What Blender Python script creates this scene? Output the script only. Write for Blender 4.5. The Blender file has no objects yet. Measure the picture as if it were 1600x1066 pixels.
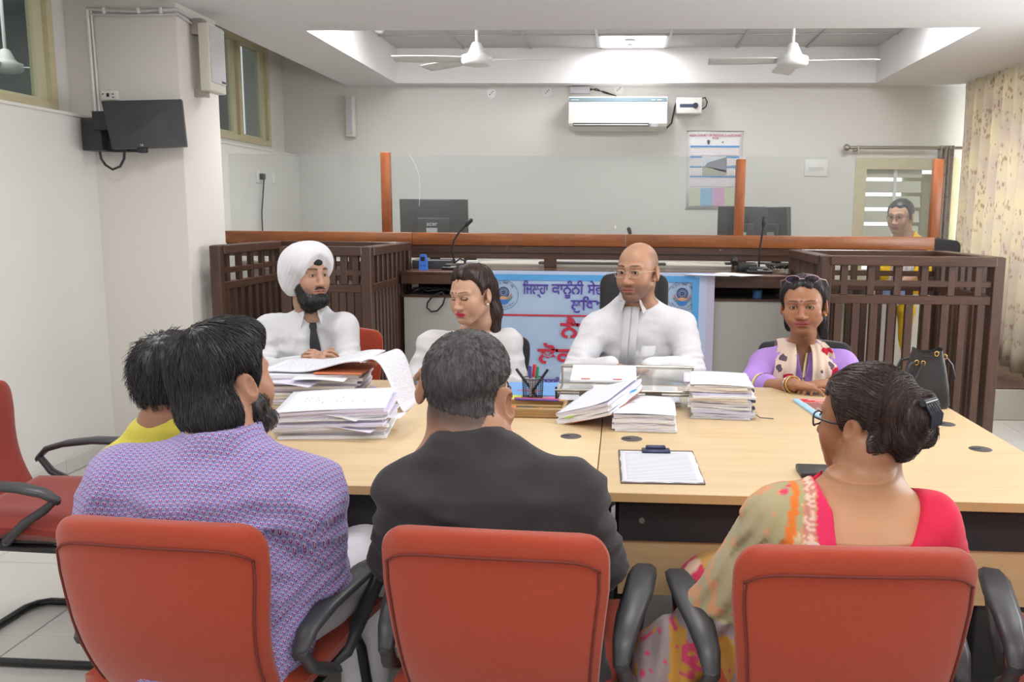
import bpy, bmesh, math, random, itertools
import numpy as np
from mathutils import Vector, Matrix
random.seed(7)
SC = bpy.context.scene
COL = SC.collection
R_ = math.radians
# ------------------------------------------------------------------ camera
FPX, EYE, CX, CY = 1350.0, 1.45, 891.0, 533.0
_y = np.array([(974 - CX) / FPX, (CY - 337) / FPX, 1.0]); _y /= np.linalg.norm(_y)
_z = np.array([.0165, 1, 0.0]); _z -= _y * _z.dot(_y); _z /= np.linalg.norm(_z)
_x = np.cross(_y, _z)
if _x[0] < 0: _x = -_x
CM = np.stack([_x, _y, _z])
cam = bpy.data.cameras.new('camera'); camo = bpy.data.objects.new('camera', cam); COL.objects.link(camo)
cam.sensor_width = 36; cam.lens = FPX / 1600 * 36; cam.shift_x = -(CX - 800) / 1600
cam.clip_start = .05
mw = Matrix.Identity(4)
for i in range(3):
    mw[i][0] = CM[i, 0]; mw[i][1] = CM[i, 1]; mw[i][2] = -CM[i, 2]
mw.translation = (0, 0, EYE)
camo.matrix_world = mw
SC.camera = camo
# ------------------------------------------------------------------ light and exposure
SC.view_settings.view_transform = 'Standard'; SC.view_settings.look = 'None'
SC.view_settings.gamma = 1; SC.view_settings.use_curve_mapping = False
SC.view_settings.exposure = 0.08
w = bpy.data.worlds.new('world'); SC.world = w; w.use_nodes = True
w.node_tree.nodes['Background'].inputs[0].default_value = (.93, .96, 1, 1)
w.node_tree.nodes['Background'].inputs[1].default_value = .9

def area(name, loc, size, power, rot=(0, 0, 0), color=(1, .99, .98)):
    l = bpy.data.lights.new(name, 'AREA'); l.shape = 'RECTANGLE'; l.size, l.size_y = size
    l.energy = power; l.color = color
    o = bpy.data.objects.new(name, l); COL.objects.link(o); o.location = loc; o.rotation_euler = rot
    return o
for k, (lx, ly) in enumerate([(-1.72, 6.08), (1.84, 6.08), (.02, 7.6)]):
    area('recess_panel_light', (lx, ly, 2.89), (.55, .55), 13 if k == 2 else 32)
for lx in (-1.9, .2, 2.3):
    for ly in (-1.2, .9, 3.1):
        area('added_panel_light', (lx, ly, 2.595), (.58, .58), 15)  # unseen lamps added over the near half to light the room
area('side_fill_light', (3.45, 4.0, 1.5), (1.0, 2.6), 60, (0, R_(90), 0), (.98, .99, 1))  # fill lamp added at the right wall, out of view, to brighten the room
area('window_daylight', (3.62, 7.2, 1.5), (3.0, 2.2), 150, (0, R_(90), 0), (1, .99, .97))

def at(px, py, Y):
    d = CM @ np.array([(px - CX) / FPX, (CY - py) / FPX, 1.0])
    p = d * (Y / d[1]); return Vector((p[0], p[1], EYE + p[2]))
def atz(px, py, z):
    d = CM @ np.array([(px - CX) / FPX, (CY - py) / FPX, 1.0])
    p = d * ((z - EYE) / d[2]); return Vector((p[0], p[1], z))
def atx(px, py, X):
    d = CM @ np.array([(px - CX) / FPX, (CY - py) / FPX, 1.0])
    p = d * (X / d[0]); return Vector((p[0], p[1], EYE + p[2]))

# ------------------------------------------------------------------ materials
def lin(c):
    return tuple((v / 255 / 12.92 if v / 255 <= .04045 else ((v / 255 + .055) / 1.055) ** 2.4) for v in c)
MATS = {}
class NT:
    def __init__(s, name):
        s.m = bpy.data.materials.new(name); s.m.use_nodes = True; s.t = s.m.node_tree
        s.b = s.t.nodes['Principled BSDF']; s.out = s.t.nodes['Material Output']
    def n(s, typ, **kw):
        nd = s.t.nodes.new(typ)
        for k, v in kw.items():
            if k in ('ins',):
                for a, b in v.items(): s.set(nd, a, b)
            else: setattr(nd, k, v)
        return nd
    def set(s, nd, a, b):
        sock = nd.inputs[a]
        if isinstance(b, bpy.types.NodeSocket): s.t.links.new(b, sock)
        elif isinstance(b, bpy.types.Node): s.t.links.new(b.outputs[0], sock)
        else:
            if sock.type == 'RGBA' and len(b) == 3: b = (*b, 1)
            sock.default_value = b
    def coord(s, kind='Object', scale=(1, 1, 1), rot=(0, 0, 0), loc=(0, 0, 0)):
        tc = s.n('ShaderNodeTexCoord')
        mp = s.n('ShaderNodeMapping'); s.t.links.new(tc.outputs[kind], mp.inputs[0])
        mp.inputs['Scale'].default_value = scale; mp.inputs['Rotation'].default_value = rot; mp.inputs['Location'].default_value = loc
        return mp.outputs[0]
    def noise(s, co, scale=5, detail=3, rough=.55, dist=0):
        return s.n('ShaderNodeTexNoise', ins={'Vector': co, 'Scale': scale, 'Detail': detail, 'Roughness': rough, 'Distortion': dist}).outputs[0]
    def math(s, op, a, b=0.0, c=0.0, clamp=False):
        nd = s.n('ShaderNodeMath', operation=op, use_clamp=clamp)
        s.set(nd, 0, a); s.set(nd, 1, b); s.set(nd, 2, c); return nd.outputs[0]
    def ramp(s, f, stops, interp='LINEAR'):
        nd = s.n('ShaderNodeValToRGB'); nd.color_ramp.interpolation = interp
        e = nd.color_ramp.elements
        while len(e) < len(stops): e.new(.5)
        for i, (p, c) in enumerate(stops):
            e[i].position = p; e[i].color = (*c, 1) if len(c) == 3 else c
        s.set(nd, 0, f); return nd.outputs[0]
    def mix(s, f, a, b, typ='MIX'):
        nd = s.n('ShaderNodeMix', data_type='RGBA', blend_type=typ)
        s.set(nd, 0, f); s.set(nd, 6, a if not isinstance(a, tuple) else (*a, 1)); s.set(nd, 7, b if not isinstance(b, tuple) else (*b, 1))
        return nd.outputs[2]
    def bump(s, h, strength=.3, dist=.01):
        nd = s.n('ShaderNodeBump', ins={'Height': h, 'Strength': strength, 'Distance': dist})
        s.t.links.new(nd.outputs[0], s.b.inputs['Normal'])
    def fin(s, color=None, rough=.5, metal=0, spec=.5, **kw):
        if color is not None: s.set(s.b, 'Base Color', color)
        s.set(s.b, 'Roughness', rough); s.set(s.b, 'Metallic', metal); s.set(s.b, 'Specular IOR Level', spec)
        for k, v in kw.items(): s.set(s.b, k, v)
        return s.m
def mat(name, c, rough=.5, metal=0, spec=.5, var=.06, vs=6, bump=0, bs=80, bd=.002, coat=0):
    """plain surface: a colour with faint mottling and optional fine relief"""
    if name in MATS: return MATS[name]
    n = NT(name); c = lin(c); co = n.coord()
    f = n.noise(co, vs, 3)
    col = n.mix(f, tuple(v * (1 - var) for v in c), tuple(min(1, v * (1 + var)) for v in c))
    if bump: n.bump(n.noise(co, bs, 2), bump, bd)
    kw = {'Coat Weight': coat} if coat else {}
    MATS[name] = n.fin(col, rough, metal, spec, **kw); return MATS[name]
def wood(name, c1, c2, scale=(1, 12, 12), rough=.35, ns=2.5, spec=.5, bump=.05, worn=None):
    if name in MATS: return MATS[name]
    n = NT(name); co = n.coord(scale=scale)
    f = n.noise(co, ns, 6, .6, .6); f2 = n.noise(co, ns * 6, 3)
    f = n.math('ADD', n.math('MULTIPLY', f, .75), n.math('MULTIPLY', f2, .25))
    col = n.ramp(f, [(.3, lin(c1)), (.5, lin([(a + b) / 2 for a, b in zip(c1, c2)])), (.7, lin(c2))])
    if worn:
        g = n.noise(n.coord(scale=(1, 1, 1)), 25, 5, .7)
        col = n.mix(n.ramp(g, [(.66, (0, 0, 0)), (.74, (1, 1, 1))]), col, lin(worn))
    n.bump(f2, bump, .002)
    MATS[name] = n.fin(col, rough, 0, spec); return MATS[name]

# ------------------------------------------------------------------ mesh building
class MB:
    def __init__(s): s.v = []; s.f = []; s.mi = []; s.cur = 0; s.sm = []; s.smooth = False
    def add(s, vs, fs, smooth=None):
        o = len(s.v); s.v += [tuple(p) for p in vs]
        s.f += [tuple(i + o for i in f) for f in fs]; s.mi += [s.cur] * len(fs)
        s.sm += [s.smooth if smooth is None else smooth] * len(fs); return s
    def box(s, a, b, M=None):
        x0, y0, z0 = a; x1, y1, z1 = b
        vs = [Vector(p) for p in ((x0, y0, z0), (x1, y0, z0), (x1, y1, z0), (x0, y1, z0), (x0, y0, z1), (x1, y0, z1), (x1, y1, z1), (x0, y1, z1))]
        if M: vs = [M @ p for p in vs]
        return s.add(vs, [(0, 3, 2, 1), (4, 5, 6, 7), (0, 1, 5, 4), (1, 2, 6, 5), (2, 3, 7, 6), (3, 0, 4, 7)], False)
    def rbox(s, a, b, r=.005, seg=2, M=None):
        bm = bmesh.new(); bmesh.ops.create_cube(bm, size=1)
        d = [b[i] - a[i] for i in range(3)]; c = [(b[i] + a[i]) / 2 for i in range(3)]
        for v in bm.verts: v.co = Vector((v.co[i] * d[i] + c[i] for i in range(3)))
        r = min(r, min(d) * .49)
        bmesh.ops.bevel(bm, geom=list(bm.edges), offset=r, segments=seg, affect='EDGES', profile=.5)
        if M: bm.transform(M)
        bm.verts.index_update()
        s.add([v.co.copy() for v in bm.verts], [[v.index for v in f.verts] for f in bm.faces], seg > 1); bm.free(); return s
    def ring(s, c, ax, r, n, ph=0, up=None, ry=None):
        ax = Vector(ax).normalized(); up = Vector(up) if up else (Vector((0, 0, 1)) if abs(ax.z) < .9 else Vector((0, 1, 0)))
        u = ax.cross(up).normalized(); w_ = ax.cross(u).normalized(); c = Vector(c); ry = r if ry is None else ry
        return [c + u * (math.cos(2 * math.pi * k / n + ph) * r) + w_ * (math.sin(2 * math.pi * k / n + ph) * ry) for k in range(n)]
    def cyl(s, p0, p1, r0, r1=None, n=16, caps=True):
        r1 = r0 if r1 is None else r1; ax = Vector(p1) - Vector(p0)
        vs = s.ring(p0, ax, r0, n) + s.ring(p1, ax, r1, n)
        s.add(vs, [(k, (k + 1) % n, n + (k + 1) % n, n + k) for k in range(n)], True)
        if caps: s.add(vs, [tuple(range(n))[::-1], tuple(range(n, 2 * n))], False)
        return s
    def tube(s, pts, r, n=8, closed=False, flat=None, up=None):
        pts = [Vector(p) for p in pts]; m = len(pts); rr = r if hasattr(r, '__len__') else [r] * m
        vs = []; prev = None
        for i, p in enumerate(pts):
            a = pts[(i - 1) % m] if (i > 0 or closed) else p; b = pts[(i + 1) % m] if (i < m - 1 or closed) else p
            t = (b - a).normalized()
            if prev is None:
                u = Vector(up) if up else (Vector((0, 0, 1)) if abs(t.z) < .9 else Vector((0, 1, 0)))
            else: u = prev
            u = (u - t * u.dot(t)).normalized(); prev = u; w_ = t.cross(u)
            q = flat if flat else 1
            vs += [p + (u * math.cos(2 * math.pi * k / n) * q + w_ * math.sin(2 * math.pi * k / n)) * rr[i] for k in range(n)]
        fs = []
        for i in range(m if closed else m - 1):
            j = (i + 1) % m
            fs += [(i * n + k, i * n + (k + 1) % n, j * n + (k + 1) % n, j * n + k) for k in range(n)]
        s.add(vs, fs, True)
        if not closed: s.add(vs, [tuple(range(n))[::-1], tuple(range((m - 1) * n, m * n))], False)
        return s
    def lathe(s, prof, n=24, M=None, caps=True):
        vs = []; fs = []
        for r, z in prof:
            vs += [Vector((r * math.cos(2 * math.pi * k / n), r * math.sin(2 * math.pi * k / n), z)) for k in range(n)]
        if M: vs = [M @ p for p in vs]
        for i in range(len(prof) - 1):
            fs += [(i * n + k, i * n + (k + 1) % n, (i + 1) * n + (k + 1) % n, (i + 1) * n + k) for k in range(n)]
        s.add(vs, fs, True)
        if caps: s.add(vs, [tuple(range(n))[::-1], tuple(range((len(prof) - 1) * n, len(prof) * n))], False)
        return s
    def sph(s, c, r, n=16, m=10, M=None):
        r = r if hasattr(r, '__len__') else (r, r, r); vs = []; fs = []
        for i in range(m + 1):
            th = math.pi * i / m
            for k in range(n):
                ph = 2 * math.pi * k / n
                p = Vector((r[0] * math.sin(th) * math.cos(ph), r[1] * math.sin(th) * math.sin(ph), r[2] * math.cos(th)))
                if M: p = M @ p
                vs.append(p + Vector(c))
        for i in range(m):
            fs += [(i * n + k, (i + 1) * n + k, (i + 1) * n + (k + 1) % n, i * n + (k + 1) % n) for k in range(n)]
        return s.add(vs, fs, True)
    def grid(s, fn, nu, nv, thick=0, smooth=True):
        vs = [Vector(fn(i / nu, j / nv)) for j in range(nv + 1) for i in range(nu + 1)]; W = nu + 1
        fs = [(j * W + i, j * W + i + 1, (j + 1) * W + i + 1, (j + 1) * W + i) for j in range(nv) for i in range(nu)]
        if thick:
            nr = [Vector((0, 0, 0)) for _ in vs]
            for f in fs:
                q = (vs[f[1]] - vs[f[0]]).cross(vs[f[3]] - vs[f[0]])
                for i in f: nr[i] += q
            n0 = len(vs)
            vs = vs + [p - (nr[i].normalized() if nr[i].length > 1e-12 else Vector((0, 0, 1))) * thick for i, p in enumerate(vs)]
            fs = fs + [tuple(i + n0 for i in f[::-1]) for f in fs]
            bd = [i for i in range(nu)] + [j * W + nu for j in range(nv)] + [nv * W + i for i in range(nu, 0, -1)] + [j * W for j in range(nv, 0, -1)]
            fs += [(bd[(k + 1) % len(bd)], bd[k], bd[k] + n0, bd[(k + 1) % len(bd)] + n0) for k in range(len(bd))]
        return s.add(vs, fs, smooth)
    def prism(s, poly, z0, z1, M=None, smooth=False):
        n = len(poly); vs = [Vector((x, y, z0)) for x, y in poly] + [Vector((x, y, z1)) for x, y in poly]
        if M: vs = [M @ p for p in vs]
        s.add(vs, [tuple(range(n))[::-1], tuple(range(n, 2 * n))], False)
        return s.add(vs, [(k, (k + 1) % n, n + (k + 1) % n, n + k) for k in range(n)], smooth)
    def mesh(s, name):
        me = bpy.data.meshes.new(name); me.from_pydata(s.v, [], s.f)
        me.polygons.foreach_set('material_index', s.mi); me.polygons.foreach_set('use_smooth', s.sm); me.update(); return me

def wloc(o):
    p = Vector(o.location)
    while o.parent: o = o.parent; p = p + o.location
    return p
def link(name, me, mats=None, parent=None, world=True, base=True):
    """a mesh becomes one object; world coordinates are moved to its parent's frame, or to an origin at its own base"""
    o = bpy.data.objects.new(name, me); COL.objects.link(o)
    if mats is not None:
        for m in (mats if isinstance(mats, (list, tuple)) else [mats]): me.materials.append(m)
    if parent:
        o.parent = parent
        if world: me.transform(Matrix.Translation(-wloc(parent)))
    elif base and len(me.vertices):
        co = np.empty(len(me.vertices) * 3, np.float32); me.vertices.foreach_get('co', co); co = co.reshape(-1, 3)
        lo, hi = co.min(0), co.max(0); c = Vector(((lo[0] + hi[0]) / 2, (lo[1] + hi[1]) / 2, lo[2]))
        me.transform(Matrix.Translation(-c)); o.location = c
    return o
def obj(name, mb, m, parent=None, world=True, base=True): return link(name, mb.mesh(name), m, parent, world, base)
def tag(o, label, cat, group=None):
    o['label'] = label; o['category'] = cat
    if group: o['group'] = group
    return o
def thing(name, label, cat, loc, group=None, rz=0):
    o = bpy.data.objects.new(name, None); COL.objects.link(o); o.location = loc; o.rotation_euler = (0, 0, rz)
    o.empty_display_size = .05
    return tag(o, label, cat, group)
def struct(name, mb, m, parent=None):
    o = obj(name, mb, m, parent, True, False)
    if not parent: o['kind'] = 'structure'
    return o
def dup(root, loc, rz, label=None, group=None):
    r = root.copy(); COL.objects.link(r); r.location = loc; r.rotation_euler = (0, 0, rz)
    if label: r['label'] = label
    if group: r['group'] = group
    for ch in list(root.children):
        c = ch.copy(); COL.objects.link(c); c.parent = r
        for g in list(ch.children):
            d = g.copy(); COL.objects.link(d); d.parent = c
    return r
FONT = None
def text(name, body, size, m, loc, rot=(math.pi / 2, 0, 0), parent=None, align='CENTER', ext=.0004, sx=1, bold=0):
    c = bpy.data.curves.new(name, 'FONT'); c.body = body; c.size = size; c.align_x = align; c.align_y = 'CENTER'
    c.extrude = ext; c.resolution_u = 3; c.offset = bold
    o = bpy.data.objects.new('tmp', c); COL.objects.link(o)
    bpy.context.view_layer.update()
    me = bpy.data.meshes.new_from_object(o.evaluated_get(bpy.context.evaluated_depsgraph_get()))
    bpy.data.objects.remove(o); bpy.data.curves.remove(c)
    me.name = name
    from mathutils import Euler
    me.transform(Matrix.Translation(loc) @ Euler(rot).to_matrix().to_4x4() @ Matrix.Diagonal((sx, 1, 1, 1)))
    me.materials.clear()
    return link(name, me, m, parent)
# ------------------------------------------------------------------ room shell
FW, LX, RX, CZ, BY = 8.15, -3.07, 3.3, 2.62, -2.6
RZ = 2.92                                   # ceiling inside the recess
DZ, DY = .24, 6.32                          # platform height and front edge
M_wall = mat('wall_paint', (226, 224, 220), .75, 0, .3, .015, 1.3, .08, 220, .001)
M_wallb = mat('back_wall_paint', (222, 221, 217), .75, 0, .3, .015, 1.1, .06, 220, .001)
M_ceil = mat('ceiling_paint', (234, 233, 234), .85, 0, .2, .01, 1.5)
def tile_mat(name, c, v=.05, rough=.25):
    n = NT(name); oi = n.n('ShaderNodeObjectInfo'); co = n.coord()
    f = n.noise(co, 1.6, 5, .6, 1.2); g = n.noise(co, 40, 2)
    col = n.ramp(f, [(.3, tuple(x * (1 - v) for x in lin(c))), (.7, lin(c))])
    col = n.mix(n.math('MULTIPLY', oi.outputs['Random'], .09), col, (.5, .49, .46))
    col = n.mix(n.math('MULTIPLY', g, .08), col, (.75, .73, .7))
    return n.fin(col, rough, 0, .45)
M_tile = tile_mat('floor_tile_glaze', (212, 210, 205))
M_grout = mat('grout', (104, 100, 94), .9)
fl = struct('floor', MB().box((LX - .1, BY, -.06), (RX + .3, FW, -.006)), M_grout)
me = MB().rbox((-.2955, -.2955, -.012), (.2955, .2955, 0), .0025, 1).mesh('floor_tile'); me.materials.append(M_tile)
for i in range(-2, 10):
    for j in range(-4, 11):
        cx, cy = -2.02 + .595 * (i - .5) + 0, 2.69 + .595 * (j - .5 - 2)
        if cx + .3 < LX or cx - .3 > RX + .25 or cy > DY + .3: continue
        t = link('floor_tile', me, None, fl, False); t.location = (cx, cy, 0)
# platform behind the bench
M_carp = mat('brown_platform_mat', (104, 84, 72), .9, 0, .2, .2, 9, .3, 150, .003)
pl = struct('floor_2', MB().box((LX, DY, 0), (RX + .25, FW, DZ - .012)), mat('platform_core', (170, 165, 155), .8))
obj('mat', MB().rbox((LX, DY + .0, DZ - .012), (RX + .25, FW, DZ), .004, 1), M_carp, pl)
M_riser = tile_mat('riser_tile', (205, 200, 186), .08)
x = -.3
while x < RX + .2:
    for z0, z1 in ((.0, DZ - .015),):
        obj('riser_tile', MB().rbox((x + .0015, DY - .012, z0 + .002), (min(x + .5925, RX + .25), DY, z1), .002, 1), M_riser, pl)
    x += .595
# left wall: thick below, set back above a ledge, pillar in the middle
LU, LEDGE, PY0, PY1, PX = LX - .13, 1.985, 4.95, 5.43, -2.54
mb = MB().box((LX - .5, BY, -.05), (LX, FW, LEDGE))
struct('wall_left', mb, M_wall)
W1, W2 = (2.2, 4.83, 2.0, 2.86), (6.62, 7.82, 2.04, 2.9)     # clerestory openings: y0,y1,z0,z1
mb = MB()
for y0, y1, z0, z1 in ((BY, W1[0], LEDGE, 3.0), (W1[0], W1[1], LEDGE, W1[2]), (W1[0], W1[1], W1[3], 3.0), (W1[1], W2[0], LEDGE, 3.0),
                       (W2[0], W2[1], LEDGE, W2[2]), (W2[0], W2[1], W2[3], 3.0), (W2[1], FW, LEDGE, 3.0)):
    mb.box((LU - .12, y0, z0), (LU, y1, z1))
struct('wall_left_2', mb, M_wall)
struct('wall_left_3', MB().rbox((LX - .15, PY0, -.02), (PX, PY1, 3.0), .006, 2), mat('pillar_paint', (228, 224, 218), .75, 0, .3, .015, 1.3, .08, 220, .001))
struct('trim_1', MB().box((LU - .01, BY, 1.975), (LX + .012, PY0, 1.99)).box((LU - .01, PY1, 1.975), (LX + .012, FW, 1.99)), M_wall)
bs = struct('baseboard_left', MB().box((LX - .01, BY, 0), (LX + .006, PY0, .085)), M_grout)
y = .3
while y < PY0:
    obj('skirting_tile', MB().rbox((LX, y + .002, .002), (LX + .011, min(y + .593, PY0), .088), .002, 1), M_tile, bs); y += .595
struct('trim_2', MB().box((LX, PY0 - .012, 0), (PX + .01, PY0, .085)).box((PX, PY0 - .012, 0), (PX + .012, PY1, .085)), M_tile)
# back and other walls
DX0, DX1, DTOP = 2.1, 3.02, 1.985
mb = MB().box((LX - .5, FW, -.05), (DX0, FW + .15, 3.05)).box((DX1, FW, -.05), (RX + .5, FW + .15, 3.05)).box((DX0, FW, DTOP), (DX1, FW + .15, 3.05))
struct('wall_back', mb, M_wallb)
struct('wall_front', MB().box((LX - .5, BY - .15, -.05), (RX + .5, BY, 3.0)), M_wall)
WR = (6.2, 8.0, .95, 2.35)
mb = MB()
W4 = (2.6, 5.4, 1.0, 2.4)  # opening for the added window, out of view
for y0, y1, z0, z1 in ((BY, W4[0], -.05, 3), (W4[0], W4[1], -.05, W4[2]), (W4[0], W4[1], W4[3], 3), (W4[1], WR[0], -.05, 3), (WR[0], WR[1], -.05, WR[2]), (WR[0], WR[1], WR[3], 3), (WR[1], FW + .15, -.05, 3)):
    mb.box((RX + .22, y0, z0), (RX + .36, y1, z1))
struct('wall_right', mb, M_wall)
# ceiling with its recess
CX0, CX1, CY0, CY1 = -2.07, 2.19, 5.72, 7.97
SX = -2.58                                  # the soffit stops short of the left wall
mb = MB()
for a, b in (((SX, BY), (RX + .3, CY0)), ((SX, CY1), (RX + .3, FW)), ((SX, CY0), (CX0, CY1)), ((CX1, CY0), (RX + .3, CY1))):
    mb.box((*a, CZ), (*b, 3.0))
mb.box((LX - .5, BY, 2.985), (SX, FW, 3.05))
struct('ceiling', mb, M_ceil)
M_ctile = mat('ceiling_tile_board', (205, 205, 206), .9, 0, .2, .03, 20, .15, 300, .001)
M_tbar = mat('ceiling_grid_bar', (182, 182, 184), .5)
rc = struct('ceiling_2', MB().box((CX0 - .05, CY0 - .05, RZ + .02), (CX1 + .05, CY1 + .05, RZ + .06)), M_ceil)
nx, ny = 7, 4
tw, td = (CX1 - CX0) / nx, (CY1 - CY0) / ny
tme = MB().rbox((-tw / 2 + .004, -td / 2 + .004, -.002), (tw / 2 - .004, td / 2 - .004, .012), .003, 1).mesh('ceiling_tile'); tme.materials.append(M_ctile)
LIGHTS = {(0, 1), (6, 2), (3, 3), (0, 2), (6, 1)}
for i in range(nx):
    for j in range(ny):
        if (i, j) == (3, 3): continue
        t = link('ceiling_tile', tme, None, rc, False); t.location = (CX0 + tw * (i + .5), CY0 + td * (j + .5), RZ + .008)
for i in range(1, nx): obj('grid_bar', MB().box((CX0 + tw * i - .012, CY0, RZ - .004), (CX0 + tw * i + .012, CY1, RZ + .004)), M_tbar, rc)
for j in range(1, ny): obj('grid_bar', MB().box((CX0, CY0 + td * j - .012, RZ - .003), (CX1, CY0 + td * j + .012, RZ + .005)), M_tbar, rc)
def emis(name, c, st):
    n = NT(name); n.set(n.b, 'Emission Color', (*c, 1)); n.set(n.b, 'Emission Strength', st); return n.fin(lin((240, 240, 245)), .5)
M_led = emis('light_diffuser', (1, .97, 1), 2.2)
M_white = mat('white_plastic', (232, 231, 228), .35, 0, .5, .01)
def led(x, y, z, w, d, label):
    t = thing('ceiling_light', label, 'light', (x, y, z), 'square ceiling panel lights')
    mb = MB()
    for a, b in (((-w, -d), (w, -d + .02)), ((-w, d - .02), (w, d)), ((-w, -d), (-w + .02, d)), ((w - .02, -d), (w, d))):
        mb.box((x + a[0], y + a[1], z - .008), (x + b[0], y + b[1], z + .006))
    obj('frame', mb, M_white, t)
    obj('diffuser', MB().box((x - w + .02, y - d + .02, z - .004), (x + w - .02, y + d - .02, z + .004)), M_led, t)
led((CX0 + CX1) / 2, CY1 - td * .5, RZ + .004, tw / 2 - .012, td / 2 - .012, 'lit ceiling panel in the recess between the two fans')
led(-1.72, 6.08, RZ - .006, .29, .27, 'lit ceiling panel beside the left wall of the recess')
led(1.84, 6.08, RZ - .006, .29, .27, 'lit ceiling panel beside the right wall of the recess')
for k, lx in enumerate((-1.9, .2, 2.3)):
    for j, ly in enumerate((-1.2, .9, 3.1)):
        led(lx, ly, CZ - .004, .3, .3, 'lit panel in the flat ceiling of the near half, %s row, %s' % (('rear', 'second', 'third')[j], ('left', 'middle', 'right')[k]))  # panels added out of view, to go with the near-half lamps

# clerestory windows on the left wall, with the corridor room behind them
M_fr = wood('cream_window_frame', (196, 186, 150), (214, 205, 172), (6, 1, 6), .5)
M_fr2 = mat('cream_sash', (206, 203, 170), .45)
def glass_mat(name, tint=(.95, .97, .96), refl=1.45, rough=0, haze=0):
    n = NT(name); tr = n.n('ShaderNodeBsdfTransparent'); tr.inputs[0].default_value = (*tint, 1)
    gl = n.n('ShaderNodeBsdfGlossy'); gl.inputs['Roughness'].default_value = rough
    fr = n.n('ShaderNodeFresnel'); fr.inputs['IOR'].default_value = refl
    mx = n.n('ShaderNodeMixShader'); ge = n.n('ShaderNodeNewGeometry'); n.t.links.new(n.math('MULTIPLY', fr.outputs[0], n.math('SUBTRACT', 1.0, ge.outputs['Backfacing'])), mx.inputs[0]); n.t.links.new(tr.outputs[0], mx.inputs[1]); n.t.links.new(gl.outputs[0], mx.inputs[2])
    last = mx
    if haze:
        df = n.n('ShaderNodeBsdfDiffuse'); df.inputs[0].default_value = (.8, .84, .83, 1)
        m2 = n.n('ShaderNodeMixShader'); m2.inputs[0].default_value = haze; n.t.links.new(mx.outputs[0], m2.inputs[1]); n.t.links.new(df.outputs[0], m2.inputs[2]); last = m2
    n.t.links.new(last.outputs[0], n.out.inputs[0]); n.t.nodes.remove(n.b); return n.m
M_glass = glass_mat('window_glass', (.86, .89, .88), 1.5)
def clerestory(k, y0, y1, z0, z1, mull, vis):
    mb = MB(); f = .05; x0, x1 = LU - .07, LU + .012
    mb.box((x0, y0 + f, z0), (x1, y1 - f, z0 + f)).box((x0, y0 + f, z1 - f), (x1, y1 - f, z1)).box((x0, y0, z0), (x1, y0 + f, z1)).box((x0, y1 - f, z0), (x1, y1, z1))
    for m in mull: mb.box((x0, m - .03, z0 + f), (x1 - .001, m + .03, z1 - f))
    o = struct('window_%d' % k, mb, M_fr)
    ed = [y0 + f] + [q for m in mull for q in (m - .03, m + .03)] + [y1 - f]
    for a, b in zip(ed[::2], ed[1::2]):
        s = MB(); sw = .075
        s.box((x0 + .015, b - sw, z0 + f), (x1 - .03, b, z1 - f)).box((x0 + .015, a, z0 + f), (x1 - .03, a + .03, z1 - f)).box((x0 + .015, a + .03, z0 + f), (x1 - .03, b - sw, z0 + f + .02))
        sh = obj('sash', s, M_fr2, o)
        obj('pane', MB().box((x0 + .03, a, z0 + f), (x0 + .034, b, z1 - f)), M_glass, o)
clerestory(1, *W1, (3.1,), 0)
clerestory(2, *W2, (7.22,), 0)
M_corr = mat('corridor_paint', (168, 172, 170), .85)
mb = MB().box((LU - 3.4, 1.5, 1.2), (LU - 3.3, FW + .1, 3.4)).box((LU - 3.3, 1.4, 1.2), (LU - .5, 1.5, 3.4)).box((LU - 3.3, FW, 1.2), (LU - .5, FW + .1, 3.4)).box((LU - 3.4, 1.4, 3.3), (LU - .12, FW + .1, 3.4)).box((LU - 3.4, 1.4, 1.1), (LU - .5, FW + .1, 1.2))
struct('wall_corridor', mb, M_corr)
struct('trim_3', MB().box((LU - 3.3, 1.5, 2.75), (LU - 3.0, FW, 3.02)), M_ceil)
area('corridor_light', (LU - 1.6, 4.5, 3.2), (1, 4), 40)

# door in the back wall with louvres, and its door frame
dr = struct('door_1', MB().box((DX0, FW - .015, DZ), (DX0 + .1, FW + .12, DTOP)).box((DX1 - .1, FW - .015, DZ), (DX1, FW + .12, DTOP)).box((DX0 + .1, FW - .0145, DTOP - .1), (DX1 - .1, FW + .12, DTOP - .0005)), M_fr)
M_louv = mat('louvre', (196, 196, 184), .5)
for k in range(10):
    z = .6 + k * .135
    obj('louvre_slat', MB().box((DX0 + .1, FW + .06, z), (DX0 + .62, FW + .066, z + .105), Matrix.Translation((0, FW + .06, z)) @ Matrix.Rotation(R_(-14), 4, 'X') @ Matrix.Translation((0, -FW - .06, -z))), M_louv, dr)
obj('mullion', MB().box((DX0 + .36, FW + .03, DZ), (DX0 + .385, FW + .055, DTOP - .1)), M_white, dr)
obj('door_leaf', MB().rbox((0, 0, 0), (.7, .035, DTOP - DZ - .14), .004, 1, Matrix.Translation((DX0 + .49, FW + .18, DZ + .01)) @ Matrix.Rotation(R_(8), 4, 'Z')), mat('door_leaf_paint', (196, 191, 160), .5), dr)
area('outside_daylight', (DX0 + .5, FW + 1.2, 1.6), (1.6, 1.6), 14, (R_(90), 0, 0), (.95, .98, 1))
struct('wall_outside', MB().box((DX0 - 1.2, FW + 1.5, -.05), (DX1 + 1.4, FW + 1.6, 3)), mat('outside_wall', (226, 228, 228), .9))
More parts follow.
